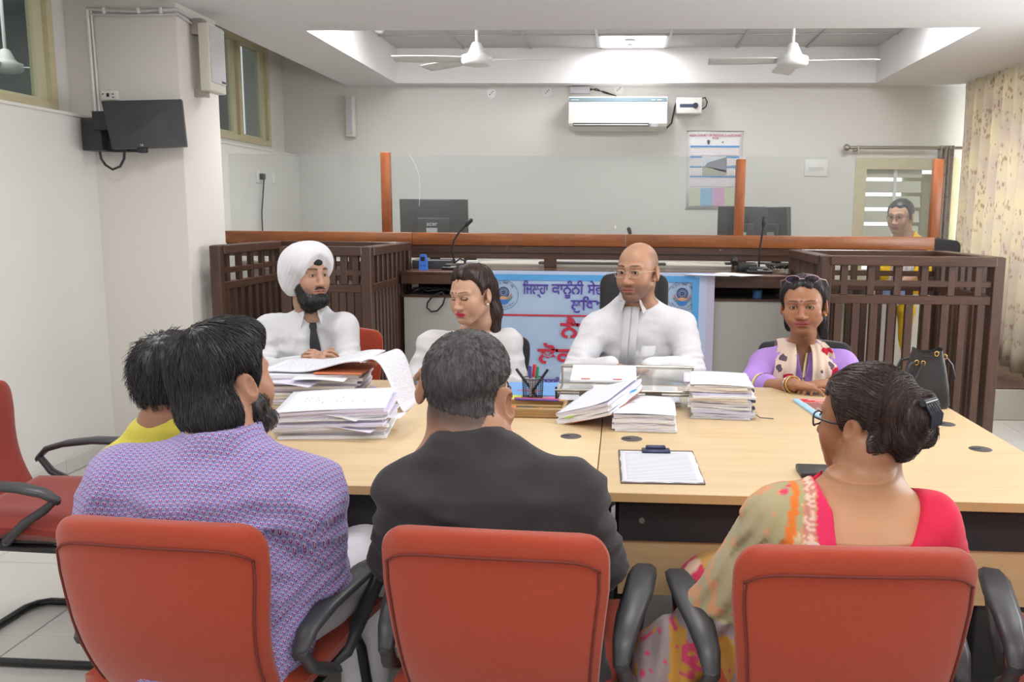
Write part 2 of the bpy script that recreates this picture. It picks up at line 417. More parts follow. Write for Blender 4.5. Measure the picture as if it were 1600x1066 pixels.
# right-hand window behind the curtain
wr = struct('window_3', MB().box((RX + .23, WR[0], WR[2]), (RX + .3, WR[0] + .05, WR[3])).box((RX + .23, WR[1] - .05, WR[2]), (RX + .3, WR[1], WR[3])).box((RX + .23, WR[0], WR[2]), (RX + .3, WR[1], WR[2] + .05)).box((RX + .23, WR[0], WR[3] - .05), (RX + .3, WR[1], WR[3])).box((RX + .23, 7.08, WR[2]), (RX + .3, 7.13, WR[3])), M_fr)
obj('pane', MB().box((RX + .27, WR[0], WR[2]), (RX + .274, WR[1], WR[3])), M_glass, wr)
w4 = struct('window_4', MB().box((RX + .25, W4[0], W4[2]), (RX + .31, W4[1], W4[2] + .05)).box((RX + .25, W4[0], W4[3] - .05), (RX + .31, W4[1], W4[3])), M_fr)  # unseen window added to go with the side fill lamp
for y in (W4[0], 3.5, 4.45, W4[1] - .05): obj('mullion', MB().box((RX + .25, y, W4[2]), (RX + .31, y + .05, W4[3])), M_fr2, w4)
obj('pane', MB().box((RX + .28, W4[0], W4[2]), (RX + .284, W4[1], W4[3])), M_glass, w4)
# ------------------------------------------------------------------ shared finishes
M_brown = wood('dark_brown_wood', (66, 46, 38), (92, 66, 54), (8, 8, 1), .38, 3, .5, .06)
M_brownx = wood('dark_brown_wood_rail', (68, 47, 38), (96, 70, 57), (1, 10, 10), .3, 3, .5, .06)
M_browns = wood('worn_brown_desk', (78, 55, 45), (104, 78, 66), (1, 10, 10), .22, 3, .6, .06, (196, 186, 178))
M_tan = wood('varnished_teak', (122, 70, 38), (178, 108, 62), (1.2, 9, 9), .3, 2.2, .5, .04)
M_tanv = wood('varnished_teak_post', (140, 78, 44), (182, 108, 64), (9, 9, 1.2), .32, 2.2, .5, .04)
M_grey = mat('grey_laminate', (186, 184, 177), .45, 0, .4, .015, 2)
M_cream = mat('cream_laminate', (205, 200, 188), .45, 0, .4, .02, 2)
M_black = mat('black_plastic', (44, 44, 47), .4, 0, .5, .05)
M_blackm = mat('black_matt', (46, 45, 47), .65, 0, .4, .05)
M_steel = mat('brushed_steel', (176, 172, 164), .32, .9, .5, .04)
M_chrome = mat('chrome', (205, 203, 200), .15, 1)
M_dark = mat('dark_recess', (52, 44, 41), .8)
M_gold = mat('gold', (212, 170, 92), .3, .9)

# ------------------------------------------------------------------ wall fittings
def wp(px, py, y=None): return at(px, py, y or FW)
M_ac2 = mat('air_conditioner_strip', (128, 150, 160), .3)
p0, p1 = wp(891, 155), wp(1040, 207); ax0, ax1, az1, az0 = p0.x, p1.x, p0.z, p1.z
t = thing('air_conditioner', 'white wall-mounted split air conditioner above the bench', 'air conditioner', ((ax0 + ax1) / 2, FW, az0))
poly = [(0, az0 + .03), (-.10, az0), (-.19, az0 + .035), (-.205, az0 + .06), (-.205, az1 - .05), (-.17, az1), (0, az1)]
mb = MB(); Mx = Matrix(((0, 0, 1, 0), (1, 0, 0, FW), (0, 1, 0, 0), (0, 0, 0, 1)))
mb.prism(poly, ax0, ax1, Mx); obj('casing', mb, mat('air_conditioner_white', (232, 231, 226), .35, 0, .5, .01), t)
obj('trim_strip', MB().rbox((ax0 + .004, FW - .208, az1 - .05), (ax1 - .004, FW - .2, az1 - .012), .003, 1), M_ac2, t)
obj('outlet', MB().box((ax0 + .04, FW - .2075, az0 + .035), (ax1 - .16, FW - .19, az0 + .062)), M_black, t)
obj('louvre', MB().rbox((ax0 + .045, FW - .213, az0 + .042), (ax1 - .165, FW - .2, az0 + .05), .002, 1), M_white, t)
obj('display', MB().box((ax1 - .14, FW - .2075, az0 + .03), (ax1 - .08, FW - .2, az0 + .06)), mat('display_grey', (178, 182, 184), .4), t)
obj('control_marks', MB().box((ax1 - .14, FW - .2095, az1 - .035), (ax1 - .11, FW - .207, az1 - .028)).box((ax1 - .09, FW - .2095, az1 - .035), (ax1 - .05, FW - .207, az1 - .028)).box((ax0 + .02, FW - .2095, az1 - .035), (ax0 + .09, FW - .207, az1 - .03)), M_white, t)
p0, p1 = wp(1056, 155), wp(1095, 180)
t = thing('voltage_stabiliser', 'small white voltage stabiliser box beside the air conditioner', 'stabiliser', ((p0.x + p1.x) / 2, FW, p1.z))
obj('case', MB().rbox((p0.x, FW - .12, p1.z), (p1.x, FW, p0.z), .008, 2), M_white, t)
obj('meter', MB().rbox((p0.x + .03, FW - .124, p1.z + .055), (p1.x - .04, FW - .118, p1.z + .085), .004, 1), mat('meter_blue', (70, 84, 108), .4), t)
obj('knob', MB().cyl((p1.x - .06, FW - .13, p1.z + .07), (p1.x - .06, FW - .118, p1.z + .07), .025, n=16), mat('meter_blue2', (58, 66, 84), .4), t)
mb = MB(); a = Vector((p1.x, FW - .05, p1.z + .04))
mb.tube([a, a + Vector((.04, 0, .03)), a + Vector((.05, 0, .07)), a + Vector((.03, 0, .11)), a + Vector((0, 0, .1))], .006, 6)
obj('lead', mb, M_black, t)
tag(obj('cable', MB().tube([(ax1 - .01, FW - .03, az0 + .02), (ax1 + .05, FW - .03, az0 + .08), (ax1 + .08, FW - .02, az1 - .06), (ax1 + .1, FW - .02, az1 - .01)], .007, 6), M_blackm), 'dark cable between the air conditioner and the stabiliser', 'cable')
p0, p1 = wp(891, 136), wp(922, 147)
tag(obj('junction_box', MB().rbox((p0.x, FW - .05, p1.z), (p1.x, FW, p0.z), .004, 2), mat('junction_lilac', (196, 192, 200), .5)), 'flat grey junction box above the air conditioner', 'junction box')
mb = MB()
for k in range(3): mb.tube([(p1.x, FW - .02, p1.z + .03 + k * .008), (p1.x + .06, FW - .03, p1.z + .045 - k * .01), (p1.x + .13, FW - .02, p1.z + .005 + k * .008), (p1.x + .24, FW - .02, p1.z - .02)], .0035, 5)
tag(obj('loose_wire', mb, M_blackm), 'loose thin wires hanging from the junction box', 'wire')
for (px, py, lab) in ((768, 146, 'round white blanking plate, farthest left along the top of the back wall'), (855, 144, 'round white socket plate left of the junction box'), (967, 140, 'round white plate directly over the air conditioner')):
    p = wp(px, py); t = thing('wall_plate', lab, 'wall plate', (p.x, FW, p.z - .045), 'round plates along the top of the back wall')
    obj('plate', MB().cyl((p.x, FW, p.z), (p.x, FW - .008, p.z), .045, n=20), M_white, t)
    mb = MB()
    for dx, dz in ((-.014, -.01), (0, .004), (.014, .016)): mb.cyl((p.x + dx, FW - .0075, p.z + dz), (p.x + dx, FW - .0095, p.z + dz), .005, n=8)
    obj('screw_hole', mb, M_dark, t)
# calendar
p0, p1 = wp(1075, 205), wp(1156, 327); cw, chh = p1.x - p0.x, p0.z - p1.z
M_paper = mat('paper', (232, 232, 236), .6, 0, .3, .01)
t = thing('wall_calendar', 'large printed court calendar hanging on the back wall', 'calendar', ((p0.x + p1.x) / 2, FW, p1.z))
Yc_ = FW - .006
obj('sheet', MB().grid(lambda u, v: (p0.x + cw * u, FW - .006 - .003 * math.sin(u * 6), p1.z + chh * v), 8, 4, .001), M_paper, t)
obj('rod', MB().cyl((p0.x - .01, Yc_, p0.z), (p1.x + .01, Yc_, p0.z), .004, n=8), M_steel, t); obj('rod', MB().cyl((p0.x - .01, Yc_, p1.z), (p1.x + .01, Yc_, p1.z), .004, n=8), M_steel, t)
M_cblue = mat('print_blue', (92, 160, 222), .6); yq = Yc_ - .0055
def band(name, rs, m):
    mb = MB()
    for u0, v0, u1, v1 in rs: mb.box((p0.x + cw * u0, yq - .0008, p1.z + chh * v0), (p0.x + cw * u1, yq, p1.z + chh * v1))
    obj(name, mb, m, t)
band('month_band', [(.05, .795, .95, .815), (.05, .66, .27, .68), (.72, .66, .95, .68), (.05, .535, .27, .55), (.72, .535, .95, .55), (.05, .41, .95, .425)], M_cblue)
band('photo_sky', [(.28, .43, .71, .67)], mat('print_sky', (214, 218, 224), .6))
mb = MB(); P = lambda u, v: (p0.x + cw * u, yq - .0012, p1.z + chh * v)
mb.add([P(.32, .55), P(.72, .47), P(.72, .67), P(.38, .6)], [(0, 1, 2, 3)]); obj('photo_building', mb, mat('print_grey', (140, 142, 154), .6), t)
mb = MB(); mb.add([P(.28, .43), P(.71, .43), P(.71, .5), P(.32, .55), P(.28, .56)], [(0, 1, 2, 3, 4)]); obj('photo_ground', mb, mat('print_sand', (176, 174, 164), .6), t)
for (u0, u1, c) in ((.05, .26, (206, 210, 190)), (.26, .48, (150, 190, 224)), (.48, .7, (214, 170, 206)), (.7, .93, (206, 212, 188))):
    band('holiday_panel', [(u0, .04, u1, .27)], mat('print_%d' % u0.__hash__(), c, .6))
n = NT('calendar_digits'); co = n.coord('Object')
g = n.n('ShaderNodeTexBrick', ins={'Vector': n.coord('Object', (1, 1, 1), (R_(90), 0, 0)), 'Scale': 60, 'Color1': (.62, .6, .66, 1), 'Color2': (.75, .62, .66, 1), 'Mortar': (.86, .86, .88, 1), 'Mortar Size': .16, 'Brick Width': 1.0, 'Row Height': 1.0})
g.offset = 0
M_dig = n.fin(g.outputs[0], .6)
band('date_grid', [(.06, .69, .94, .785), (.06, .56, .26, .65), (.06, .435, .26, .525), (.73, .56, .94, .65), (.73, .435, .94, .525), (.06, .29, .94, .4)], M_dig)
M_red = mat('print_red', (206, 72, 100), .6)
text('lettering', "HIGH COURT OF PUNJAB & HARYANA", .03, M_red, (p0.x + cw * .5, yq - .001, p1.z + chh * .945), parent=t, sx=.9)
text('lettering', "2024", .026, M_red, (p0.x + cw * .5, yq - .001, p1.z + chh * .912), parent=t)
mb = MB().cyl((p0.x + cw * .38, yq, p1.z + chh * .87), (p0.x + cw * .38, yq - .001, p1.z + chh * .87), .014, n=12).cyl((p0.x + cw * .38, yq, p1.z + chh * .845), (p0.x + cw * .38, yq - .001, p1.z + chh * .845), .01, n=12).cyl((p0.x + cw * .64, yq, p1.z + chh * .86), (p0.x + cw * .64, yq - .001, p1.z + chh * .86), .011, n=3)
obj('emblem', mb, mat('print_navy', (110, 110, 130), .6), t)
# plaque right of the calendar
p0, p1 = wp(1257, 249), wp(1293, 276)
t = thing('switch_panel', 'square white switch panel on the back wall left of the door', 'switch panel', ((p0.x + p1.x) / 2, FW, p1.z))
obj('plate', MB().rbox((p0.x, FW - .012, p1.z), (p1.x, FW, p0.z), .006, 2), M_white, t)
for k in range(4): obj('switch', MB().rbox((p0.x + .04 + k * .035, FW - .016, p1.z + .05), (p0.x + .07 + k * .035, FW - .01, p1.z + .085), .002, 1), mat('switch_grey', (214, 213, 212), .4), t)
# curtain rod over the door, narrow drawn curtain
p0 = wp(1322, 232); zr = p0.z; cyr = FW - .1
t = thing('curtain_rod', 'steel curtain rod with ball end over the back door', 'curtain rod', (p0.x + .4, FW, zr))
obj('pole', MB().cyl((p0.x, cyr, zr), (RX - .1, cyr, zr), .014, n=12), M_steel, t)
obj('finial', MB().sph((p0.x - .02, cyr, zr), .032, 14, 10), M_steel, t)
obj('bracket', MB().cyl((p0.x + .08, cyr, zr - .02), (p0.x + .08, FW, zr - .02), .01, n=8).cyl((p0.x + .08, FW - .01, zr - .02), (p0.x + .08, FW, zr - .02), .025, n=12).cyl((p0.x + .08, cyr - .012, zr - .05), (p0.x + .08, cyr - .012, zr + .02), .008, n=8), M_steel, t)
def curtain_mat(name, base, c2, leaf, s=1):
    n = NT(name); co = n.coord('UV')
    mp = n.n('ShaderNodeMapping'); n.t.links.new(n.n('ShaderNodeUVMap').outputs[0], mp.inputs[0])
    vo = n.n('ShaderNodeTexVoronoi', ins={'Vector': mp.outputs[0], 'Scale': 9 * s, 'Randomness': .9}); 
    mp2 = n.n('ShaderNodeMapping'); n.t.links.new(mp.outputs[0], mp2.inputs[0]); mp2.inputs['Scale'].default_value = (2.0, .6, 1); mp2.inputs['Rotation'].default_value = (0, 0, .9)
    v2 = n.n('ShaderNodeTexVoronoi', ins={'Vector': mp2.outputs[0], 'Scale': 26 * s, 'Randomness': 1.0})
    mp3 = n.n('ShaderNodeMapping'); n.t.links.new(mp.outputs[0], mp3.inputs[0]); mp3.inputs['Scale'].default_value = (2.0, .6, 1); mp3.inputs['Rotation'].default_value = (0, 0, -.7)
    v3 = n.n('ShaderNodeTexVoronoi', ins={'Vector': mp3.outputs[0], 'Scale': 24 * s, 'Randomness': 1.0})
    near = n.math('LESS_THAN', vo.outputs['Distance'], .56)
    lf = n.math('MAXIMUM', n.math('LESS_THAN', v2.outputs['Distance'], .3), n.math('LESS_THAN', v3.outputs['Distance'], .27))
    lf = n.math('MULTIPLY', lf, near)
    ns = n.noise(mp.outputs[0], 3, 3)
    col = n.mix(n.ramp(ns, [(.4, (0, 0, 0)), (.62, (1, 1, 1))]), lin(base), lin(c2))
    col = n.mix(n.math('MULTIPLY', lf, .5), col, lin(leaf))
    n.fin(col, .85, 0, .2)
    tl = n.n('ShaderNodeBsdfTranslucent'); n.t.links.new(col, tl.inputs[0])
    mx = n.n('ShaderNodeMixShader'); mx.inputs[0].default_value = .45
    n.t.links.new(n.b.outputs[0], mx.inputs[1]); n.t.links.new(tl.outputs[0], mx.inputs[2]); n.t.links.new(mx.outputs[0], n.out.inputs[0])
    return n.m
M_curt = curtain_mat('printed_curtain', (234, 226, 208), (224, 214, 206), (168, 134, 112))
M_curt2 = curtain_mat('grey_curtain', (226, 220, 214), (216, 208, 204), (140, 118, 116), 1.6)
def curtain(name, pts, z0, z1, folds, amp, m, hem=None):
    pts = [Vector(p) for p in pts]; NU = folds * 10; NVv = 14
    d = (pts[1] - pts[0]); L = d.length; d.normalize(); nrm = Vector((-d.y, d.x)); mb = MB(); rnd = random.Random(name)
    ph = [rnd.uniform(-.8, .8) for _ in range(folds + 2)]; am = [rnd.uniform(.6, 1.25) for _ in range(folds + 2)]
    def fn(u, v):
        k = u * folds; i = int(k); f = k - i; p_ = ph[i] * (1 - f) + ph[i + 1] * f; a_ = am[i] * (1 - f) + am[i + 1] * f
        w_ = math.sin(2 * math.pi * k + p_ + .25 * math.sin(v * 3 + i)); w_ = math.copysign(abs(w_) ** .7, w_)
        q = pts[0] + d * (L * u) + nrm * (amp * a_ * w_ * (.75 + .35 * (1 - v)))
        zb = z0 + (hem(u) if hem else 0)
        return (q.x, q.y, zb + (z1 - zb) * v)
    mb.grid(fn, NU, NVv, .002)
    me = mb.mesh(name); uv = me.uv_layers.new(name='UVMap'); W = NU + 1; n0 = (NU + 1) * (NVv + 1)
    for lp in me.loops:
        i = lp.vertex_index % n0; uv.data[lp.index].uv = ((i % W) / NU * L * 1.6, (i // W) / NVv * (z1 - z0))
    return link(name, me, m)
tag(curtain('curtain', [(2.985, FW - .12), (3.06, 5.4)], DZ + .04, CZ - .0008, 15, .055, M_curt, lambda u: .12 * math.exp(-((u - .33) * 9) ** 2) - (.2 if u > .62 else 0)), 'long cream curtain with brown leaf print along the right wall', 'curtain')
tag(curtain('curtain', [(2.79, FW - .1), (2.93, FW - .1)], DZ + .03, zr + .02, 4, .04, M_curt2), 'narrow grey printed curtain gathered at the right end of the rod', 'curtain')
# loudspeakers
def wall_speaker(lab, lo, hi, face, gr):
    t = thing('loudspeaker', lab, 'loudspeaker', ((lo[0] + hi[0]) / 2, (lo[1] + hi[1]) / 2, lo[2]), None)
    obj('cabinet', MB().rbox(lo, hi, .008, 2), mat('speaker_cream', (222, 219, 208), .45), t)
    n = NT('speaker_grille'); co = n.coord('Object', (1, 1, 1)); v = n.n('ShaderNodeTexVoronoi', ins={'Vector': co, 'Scale': 160})
    m = n.fin(n.mix(n.math('LESS_THAN', v.outputs['Distance'], .3), lin((206, 207, 210)), lin((180, 182, 188))), .5, .2)
    obj('grille', MB().rbox(*gr, .003, 1), m, t); return t
a, b = at(333, 40, 5.16), at(352, 145, 5.16)
sx0, sx1 = -2.50, -2.41
t = wall_speaker('large white column loudspeaker fixed to the pillar', (PX + .06, 5.07, b.z), (PX + .125, 5.27, a.z), 0, ((PX + .124, 5.08, b.z + .05), (PX + .131, 5.26, a.z - .012)))
obj('bracket', MB().box((PX, 5.1, a.z - .06), (PX + .07, 5.17, a.z + .03)), M_steel, t); obj('bracket', MB().box((PX, 5.11, b.z - .03), (PX + .07, 5.16, b.z + .02)), M_steel, t)
obj('badge', MB().rbox((PX + .13, 5.2, b.z + .06), (PX + .133, 5.25, b.z + .072), .001, 1), M_black, t)
a, b = wp(543, 152), wp(558, 215)
wall_speaker('small white column loudspeaker on the back wall', (a.x, FW - .09, b.z), (b.x, FW - .01, a.z), 0, ((a.x + .012, FW - .096, b.z + .02), (b.x - .012, FW - .089, a.z - .02)))
# conduit on the pillar
t = thing('conduit', 'white cable conduit running up the pillar and along its top', 'conduit', (LX + .05, PY0, 1.98))
zt = CZ - .035
mb = MB().tube([(LX + .025, PY0 - .012, 1.97), (LX + .02, PY0 - .012, zt)], .011, 8).tube([(LX + .05, PY0 - .012, 2.0), (LX + .04, PY0 - .012, zt)], .006, 8)
obj('pipe', mb, M_white, t)
mb = MB().tube([(LX + .02, PY0 - .014, zt), (-2.8, PY0 - .014, zt - .015), (PX + .012, PY0 - .012, zt - .005), (PX + .014, PY1 - .1, zt - .03)], .01, 8).tube([(LX + .02, PY0 - .014, zt - .03), (-2.8, PY0 - .014, zt - .035), (PX + .012, PY0 - .012, zt - .03), (PX + .014, PY1 - .1, zt - .07)], .006, 8)
obj('cable_run', mb, mat('lilac_cable', (206, 200, 204), .5), t)
for x in (-2.95, -2.75, -2.62): obj('clip', MB().rbox((x - .008, PY0 - .026, zt - .028), (x + .008, PY0, zt + .006), .003, 1), M_white, t)
# television on the pillar
py = PY0
c4 = [at(158, 158, py - .22), at(283, 155, py - .1), at(291, 228, py - .12), at(175, 232, py - .24)]
t = thing('television', 'black flat television on a bracket on the pillar, tilted down', 'television', (-2.7, py - .15, 1.8))
mb = MB(); nrm = (c4[1] - c4[0]).cross(c4[2] - c4[0]).normalized(); nrm = nrm if nrm.y < 0 else -nrm
def slab(mb, q, t_):
    vs = [p for p in q] + [p - nrm * t_ for p in q]
    return mb.add(vs, [(0, 1, 2, 3), (7, 6, 5, 4), (0, 4, 5, 1), (1, 5, 6, 2), (2, 6, 7, 3), (3, 7, 4, 0)], False)
obj('bezel', slab(MB(), c4, .045), M_black, t)
cc = sum(c4, Vector()) / 4
obj('screen', slab(MB(), [cc + (p - cc) * .965 + nrm * .0015 for p in c4], .002), mat('tv_screen', (50, 52, 55), .35, 0, .4), t)
pl_ = c4[2] * .4 + c4[3] * .6
text('lettering', 'LG', .016, M_white, pl_ + nrm * .002 + Vector((0, 0, .012)), parent=t)
obj('sensor', MB().rbox((pl_.x - .03, pl_.y - .004, pl_.z - .03), (pl_.x + .02, pl_.y + .03, pl_.z), .006, 2), M_black, t)
obj('wall_arm', MB().box((-2.95, py - .2, 1.9), (-2.85, py, 2.0)), M_blackm, t)
a, b = at(132, 185, py - .12), at(166, 236, py - .12)
t = thing('set_top_box', 'small black box on the wall left of the television', 'box', ((a.x + b.x) / 2, py - .1, b.z))
obj('case', MB().rbox((a.x, py - .16, b.z), (b.x, py - .03, a.z), .006, 2), M_black, t)
obj('bracket', MB().box((a.x + .03, py - .05, b.z + .03), (b.x - .02, py, a.z - .03)).box((b.x - .02, py - .1, b.z), (b.x + .14, py - .02, b.z + .06)), M_blackm, t)
mb = MB(); q = [at(*p_, py - .12) for p_ in ((156, 237), (158, 248), (165, 258), (176, 265), (188, 260), (194, 248), (195, 230))]
mb.tube(q, .007, 6)
tag(obj('cable', mb, M_black), 'short black cable looping under the television', 'cable')
a, b = at(160, 142, py), at(187, 157, py)
t = thing('wall_socket', 'white wall socket above the television', 'socket', ((a.x + b.x) / 2, py, b.z))
obj('plate', MB().rbox((a.x, py - .02, b.z), (b.x, py, a.z), .004, 2), M_white, t)
obj('pin_hole', MB().box((a.x + .035, py - .022, b.z + .018), (a.x + .05, py - .019, b.z + .038)).box((a.x + .01, py - .022, b.z + .03), (a.x + .018, py - .019, b.z + .036)).box((b.x - .03, py - .022, b.z + .03), (b.x - .022, py - .019, b.z + .036)).box((b.x - .03, py - .022, b.z + .012), (b.x - .022, py - .019, b.z + .018)), M_dark, t)
q = atx(405, 277, LX)
t = thing('wall_socket', 'white wall socket with a black plug on the left wall behind the glass', 'socket', (LX, q.y, q.z - .06))
obj('plate', MB().rbox((LX, q.y - .07, q.z - .05), (LX + .012, q.y + .07, q.z + .05), .004, 2), M_white, t)
obj('plug', MB().rbox((LX + .01, q.y - .025, q.z - .02), (LX + .05, q.y + .025, q.z + .03), .008, 2), M_black, t)
obj('lead', MB().tube([(LX + .04, q.y, q.z - .02), (LX + .03, q.y - .01, q.z - .15), (LX + .03, q.y - .05, q.z - .3), (LX + .03, q.y - .05, q.z - .6)], .006, 6), M_blackm, t)
q = atx(428, 279, LX)
tag(obj('wall_socket', MB().rbox((LX, q.y - .05, q.z - .045), (LX + .008, q.y + .05, q.z + .045), .004, 2), M_white), 'blank white plate right of the plugged socket on the left wall', 'socket plate')
# ceiling fans and smoke detectors
M_fan = mat('fan_white', (222, 222, 220), .35)
def fan(x, y, z, zt, angs, lab, L=.62):
    t = thing('ceiling_fan', lab, 'ceiling fan', (x, y, z), None)
    obj('canopy', MB().lathe([(.02, zt - .11), (.05, zt - .07), (.065, zt - .01), (.066, zt)], 20, Matrix.Translation((x, y, 0))), M_fan, t)
    obj('downrod', MB().cyl((x, y, z + .1), (x, y, zt - .05), .012, n=10), M_fan, t)
    obj('motor_housing', MB().lathe([(.02, z + .13), (.035, z + .12), (.06, z + .06), (.075, z + .04), (.11, z + .03), (.115, z + .01), (.115, z - .015), (.1, z - .035), (.05, z - .045), (.0, z - .047)], 28, Matrix.Translation((x, y, 0))), M_fan, t)
    for a in angs:
        mb = MB(); Mt = Matrix.Translation((x, y, z + .005)) @ Matrix.Rotation(R_(a), 4, 'Z')
        mb.grid(lambda u, v: Mt @ Vector((.1 + (L - .1) * u, (v - .5) * (.10 + .05 * math.sin(u * 2.2)) * (1 - .25 * max(0, u - .9) * 10 * .4), .012 * (v - .5) * 2 * .9 + .004)), 8, 4, .004)
        obj('blade', mb, M_fan, t)
q = at(745, 94, 6.55)
fan(q.x, 6.55, q.z, RZ, (4, 140, 182), 'white ceiling fan in the left half of the recess', .62)
q = at(1238, 96, 6.55)
fan(q.x, 6.55, q.z, RZ, (-3, 88, 176), 'white ceiling fan in the right half of the recess', .6)
q = atx(10, 105, LU - 1.4)
fan(q.x, q.y, q.z, 3.3, (25, 145, 265), 'ceiling fan seen through the near left clerestory window')
for px, py, y, lab in ((985, 65, 7.6, 'round white smoke detector beside the lit panel'), (592, 46, 6.9, 'round white smoke detector near the left edge of the recess')):
    q = atz(px, py, RZ - .03)
    t = thing('smoke_detector', lab, 'smoke detector', (q.x, min(q.y, CY1 - .1), RZ - .06)); x_, y_ = q.x, min(q.y, CY1 - .1)
    obj('base', MB().lathe([(.055, RZ - .02), (.055, RZ)], 18, Matrix.Translation((x_, y_, 0))), M_white, t)
    obj('head', MB().lathe([(.0, RZ - .06), (.025, RZ - .058), (.04, RZ - .04), (.042, RZ - .02)], 18, Matrix.Translation((x_, y_, 0))), M_white, t)

# ------------------------------------------------------------------ bench, witness boxes, glass screen
BX0, BX1, BF, BB, BT = -1.485, 1.135, 5.72, 6.3, 1.07
t = thing('judges_bench', 'long dark brown bench desk with a grey front panel', 'bench', ((BX0 + BX1) / 2, 6.0, 0))
obj('desk_top', MB().rbox((BX0, BF, BT - .025), (BX1, BB + .09, BT), .006, 2), M_browns, t)
obj('front_rail', MB().rbox((BX0, BF + .002, BT - .085), (BX1, BF + .04, BT - .02), .004, 1), M_brownx, t)
obj('shelf', MB().box((BX0 + .02, BF + .06, .895), (BX1 - .02, BB, .91)), M_dark, t)
obj('shelf_back', MB().box((BX0 + .02, BF + .42, .9), (BX1 - .02, BF + .44, BT - .03)), M_dark, t)
for x0, x1 in ((BX0 + .01, -.62), (-.617, .32), (.323, BX1 - .01)): obj('front_panel', MB().rbox((x0, BF + .03, 0.004), (x1, BF + .055, .9), .003, 1), M_grey, t)
obj('panel_lip', MB().box((BX0, BF + .02, .895), (BX1, BF + .06, .91)), M_brownx, t)
# the clerk's desk on the platform behind
t = thing('clerks_desk', 'long white desk on the platform behind the glass screen', 'desk', (-.3, 6.8, DZ))
obj('desk_top', MB().rbox((-2.9, 6.43, 1.06), (1.22, 7.05, 1.085), .004, 2), M_cream, t)
obj('modesty_panel', MB().box((-2.85, 6.5, DZ), (1.2, 6.52, 1.06)), M_cream, t)
obj('ledge', MB().rbox((-2.9, 6.40, 1.03), (1.22, 6.43, 1.06), .003, 1), mat('worn_white_edge', (188, 184, 176), .5), t)
# tan rail with dark beam, posts and glass panes
GY = 6.36
t = thing('glass_screen', 'clear glass screen on a varnished teak rail and dark beam above the bench', 'screen', (-.35, GY, 1.07))
GX0, GX1 = -2.96, 2.17
zl = lambda x: 1.322 + (x + 2.9) * -.0045
for x0, x1 in ((GX0, -1.55), (-1.548, .02), (.022, GX1 + .04)):
    obj('rail', MB().rbox((x0, GY - .045, 1.225), (x1, GY + .045, 1.315), .004, 2), M_tan, t)
obj('beam', MB().rbox((GX0, GY - .03, 1.13), (GX1, GY + .03, 1.225), .004, 1), M_browns, t)
obj('beam_lip', MB().box((GX0, GY - .036, 1.168), (GX1, GY - .028, 1.176)), M_dark, t)
for px in (597 + 7, 1156, 1463):
    q = at(px, 300, GY); zt = at(px, 238 if px < 700 else 249, GY).z
    obj('post', MB().rbox((q.x - .033, GY - .03, 1.312), (q.x + .033, GY + .03, zt), .004, 2), M_tanv, t)
for px in (735, 860, 1153):
    q = at(px, 410, GY); obj('stub_post', MB().rbox((q.x - .045, GY - .028, 1.0705), (q.x + .045, GY + .028, 1.135), .003, 1), M_brown, t)
M_screen = glass_mat('screen_glass', (.93, .95, .945), 1.5, 0, .035)
pxs = [GX0, at(604, 300, GY).x, at(1156, 300, GY).x, at(1463, 300, GY).x]
for i in range(3):
    obj('pane', MB().box((pxs[i] + .033, GY - .004, 1.31), (pxs[i + 1] - .033, GY + .004, 1.88 if i == 0 else 1.875)), M_screen, t)
obj('crack', MB().tube([at(*p_, GY - .006) for p_ in ((638, 239), (646, 252), (652, 265), (655, 275), (656, 300), (655, 322))], .0012, 5), mat('crack_white', (235, 238, 238), .3), t)
obj('tape_spot', MB().sph(at(961, 355, GY - .006), (.008, .002, .012), 8, 6), M_white, t)
# witness boxes
def witness_box(lab, x0, x1, y0, y1, zt, gap=None):
    t = thing('witness_box', lab, 'witness box', ((x0 + x1) / 2, (y0 + y1) / 2, 0), None)
    pw = .062; zm, zb = zt - .225, .1
    posts = [(x0, y0), (x1 - pw, y0), (x0, y1 - pw), (x1 - pw, y1 - pw)]
    for x, y in posts: obj('corner_post', MB().rbox((x, y, 0), (x + pw, y + pw, zt - .002), .004, 1), M_brown, t)
    def side(ax, c, a, b, ns, skip=None):
        def bx(u0, u1, v0, v1, z0, z1):
            return ((u0, c + v0, z0), (u1, c + v1, z1)) if ax == 'x' else ((c + v0, u0, z0), (c + v1, u1, z1))
        obj('top_rail', MB().rbox(*bx((skip or a - .012), b + .012, -.01, pw + .01, zt - .055, zt), .005, 1), M_brownx if ax == 'x' else M_brown, t)
        aa = skip if skip else a
        obj('middle_rail', MB().rbox(*bx(aa, b, .012, pw - .012, zm - .05, zm), .004, 1), M_brownx, t)
        if ns[0] < 8: obj('middle_rail', MB().rbox(*bx(aa, b, .016, pw - .016, zm + .05, zm + .085), .004, 1), M_brownx, t)
        obj('bottom_rail', MB().rbox(*bx(aa, b, .012, pw - .012, zb - .05, zb), .004, 1), M_brownx, t)
        for k in range(ns[0]):
            u = aa + (b - aa) * (k + .5) / ns[0]; obj('slat', MB().rbox(*bx(u - .02, u + .02, .015, pw - .015, zm, zt - .05), .003, 1), M_brown, t)
        for k in range(ns[1]):
            u = aa + (b - aa) * (k + .5) / ns[1]; obj('slat', MB().rbox(*bx(u - .022, u + .022, .015, pw - .015, zb, zm - .045), .003, 1), M_brown, t)
    side('x', y0, x0 + pw, x1 - pw, (6, 9), gap); side('x', y1 - pw, x0 + pw, x1 - pw, (6, 9))
    if gap: obj('gate_post', MB().rbox((gap - pw, y0, 0), (gap, y0 + pw, zt - .002), .004, 1), M_brown, t)
    side('y', x0, y0 + pw, y1 - pw, (5, 8)); side('y', x1 - pw, y0 + pw, y1 - pw, (8, 11))
    return t
witness_box('dark brown slatted witness box on the left, behind the man in the turban', -2.47, -1.49, 5.05, 6.05, 1.255, -1.98)
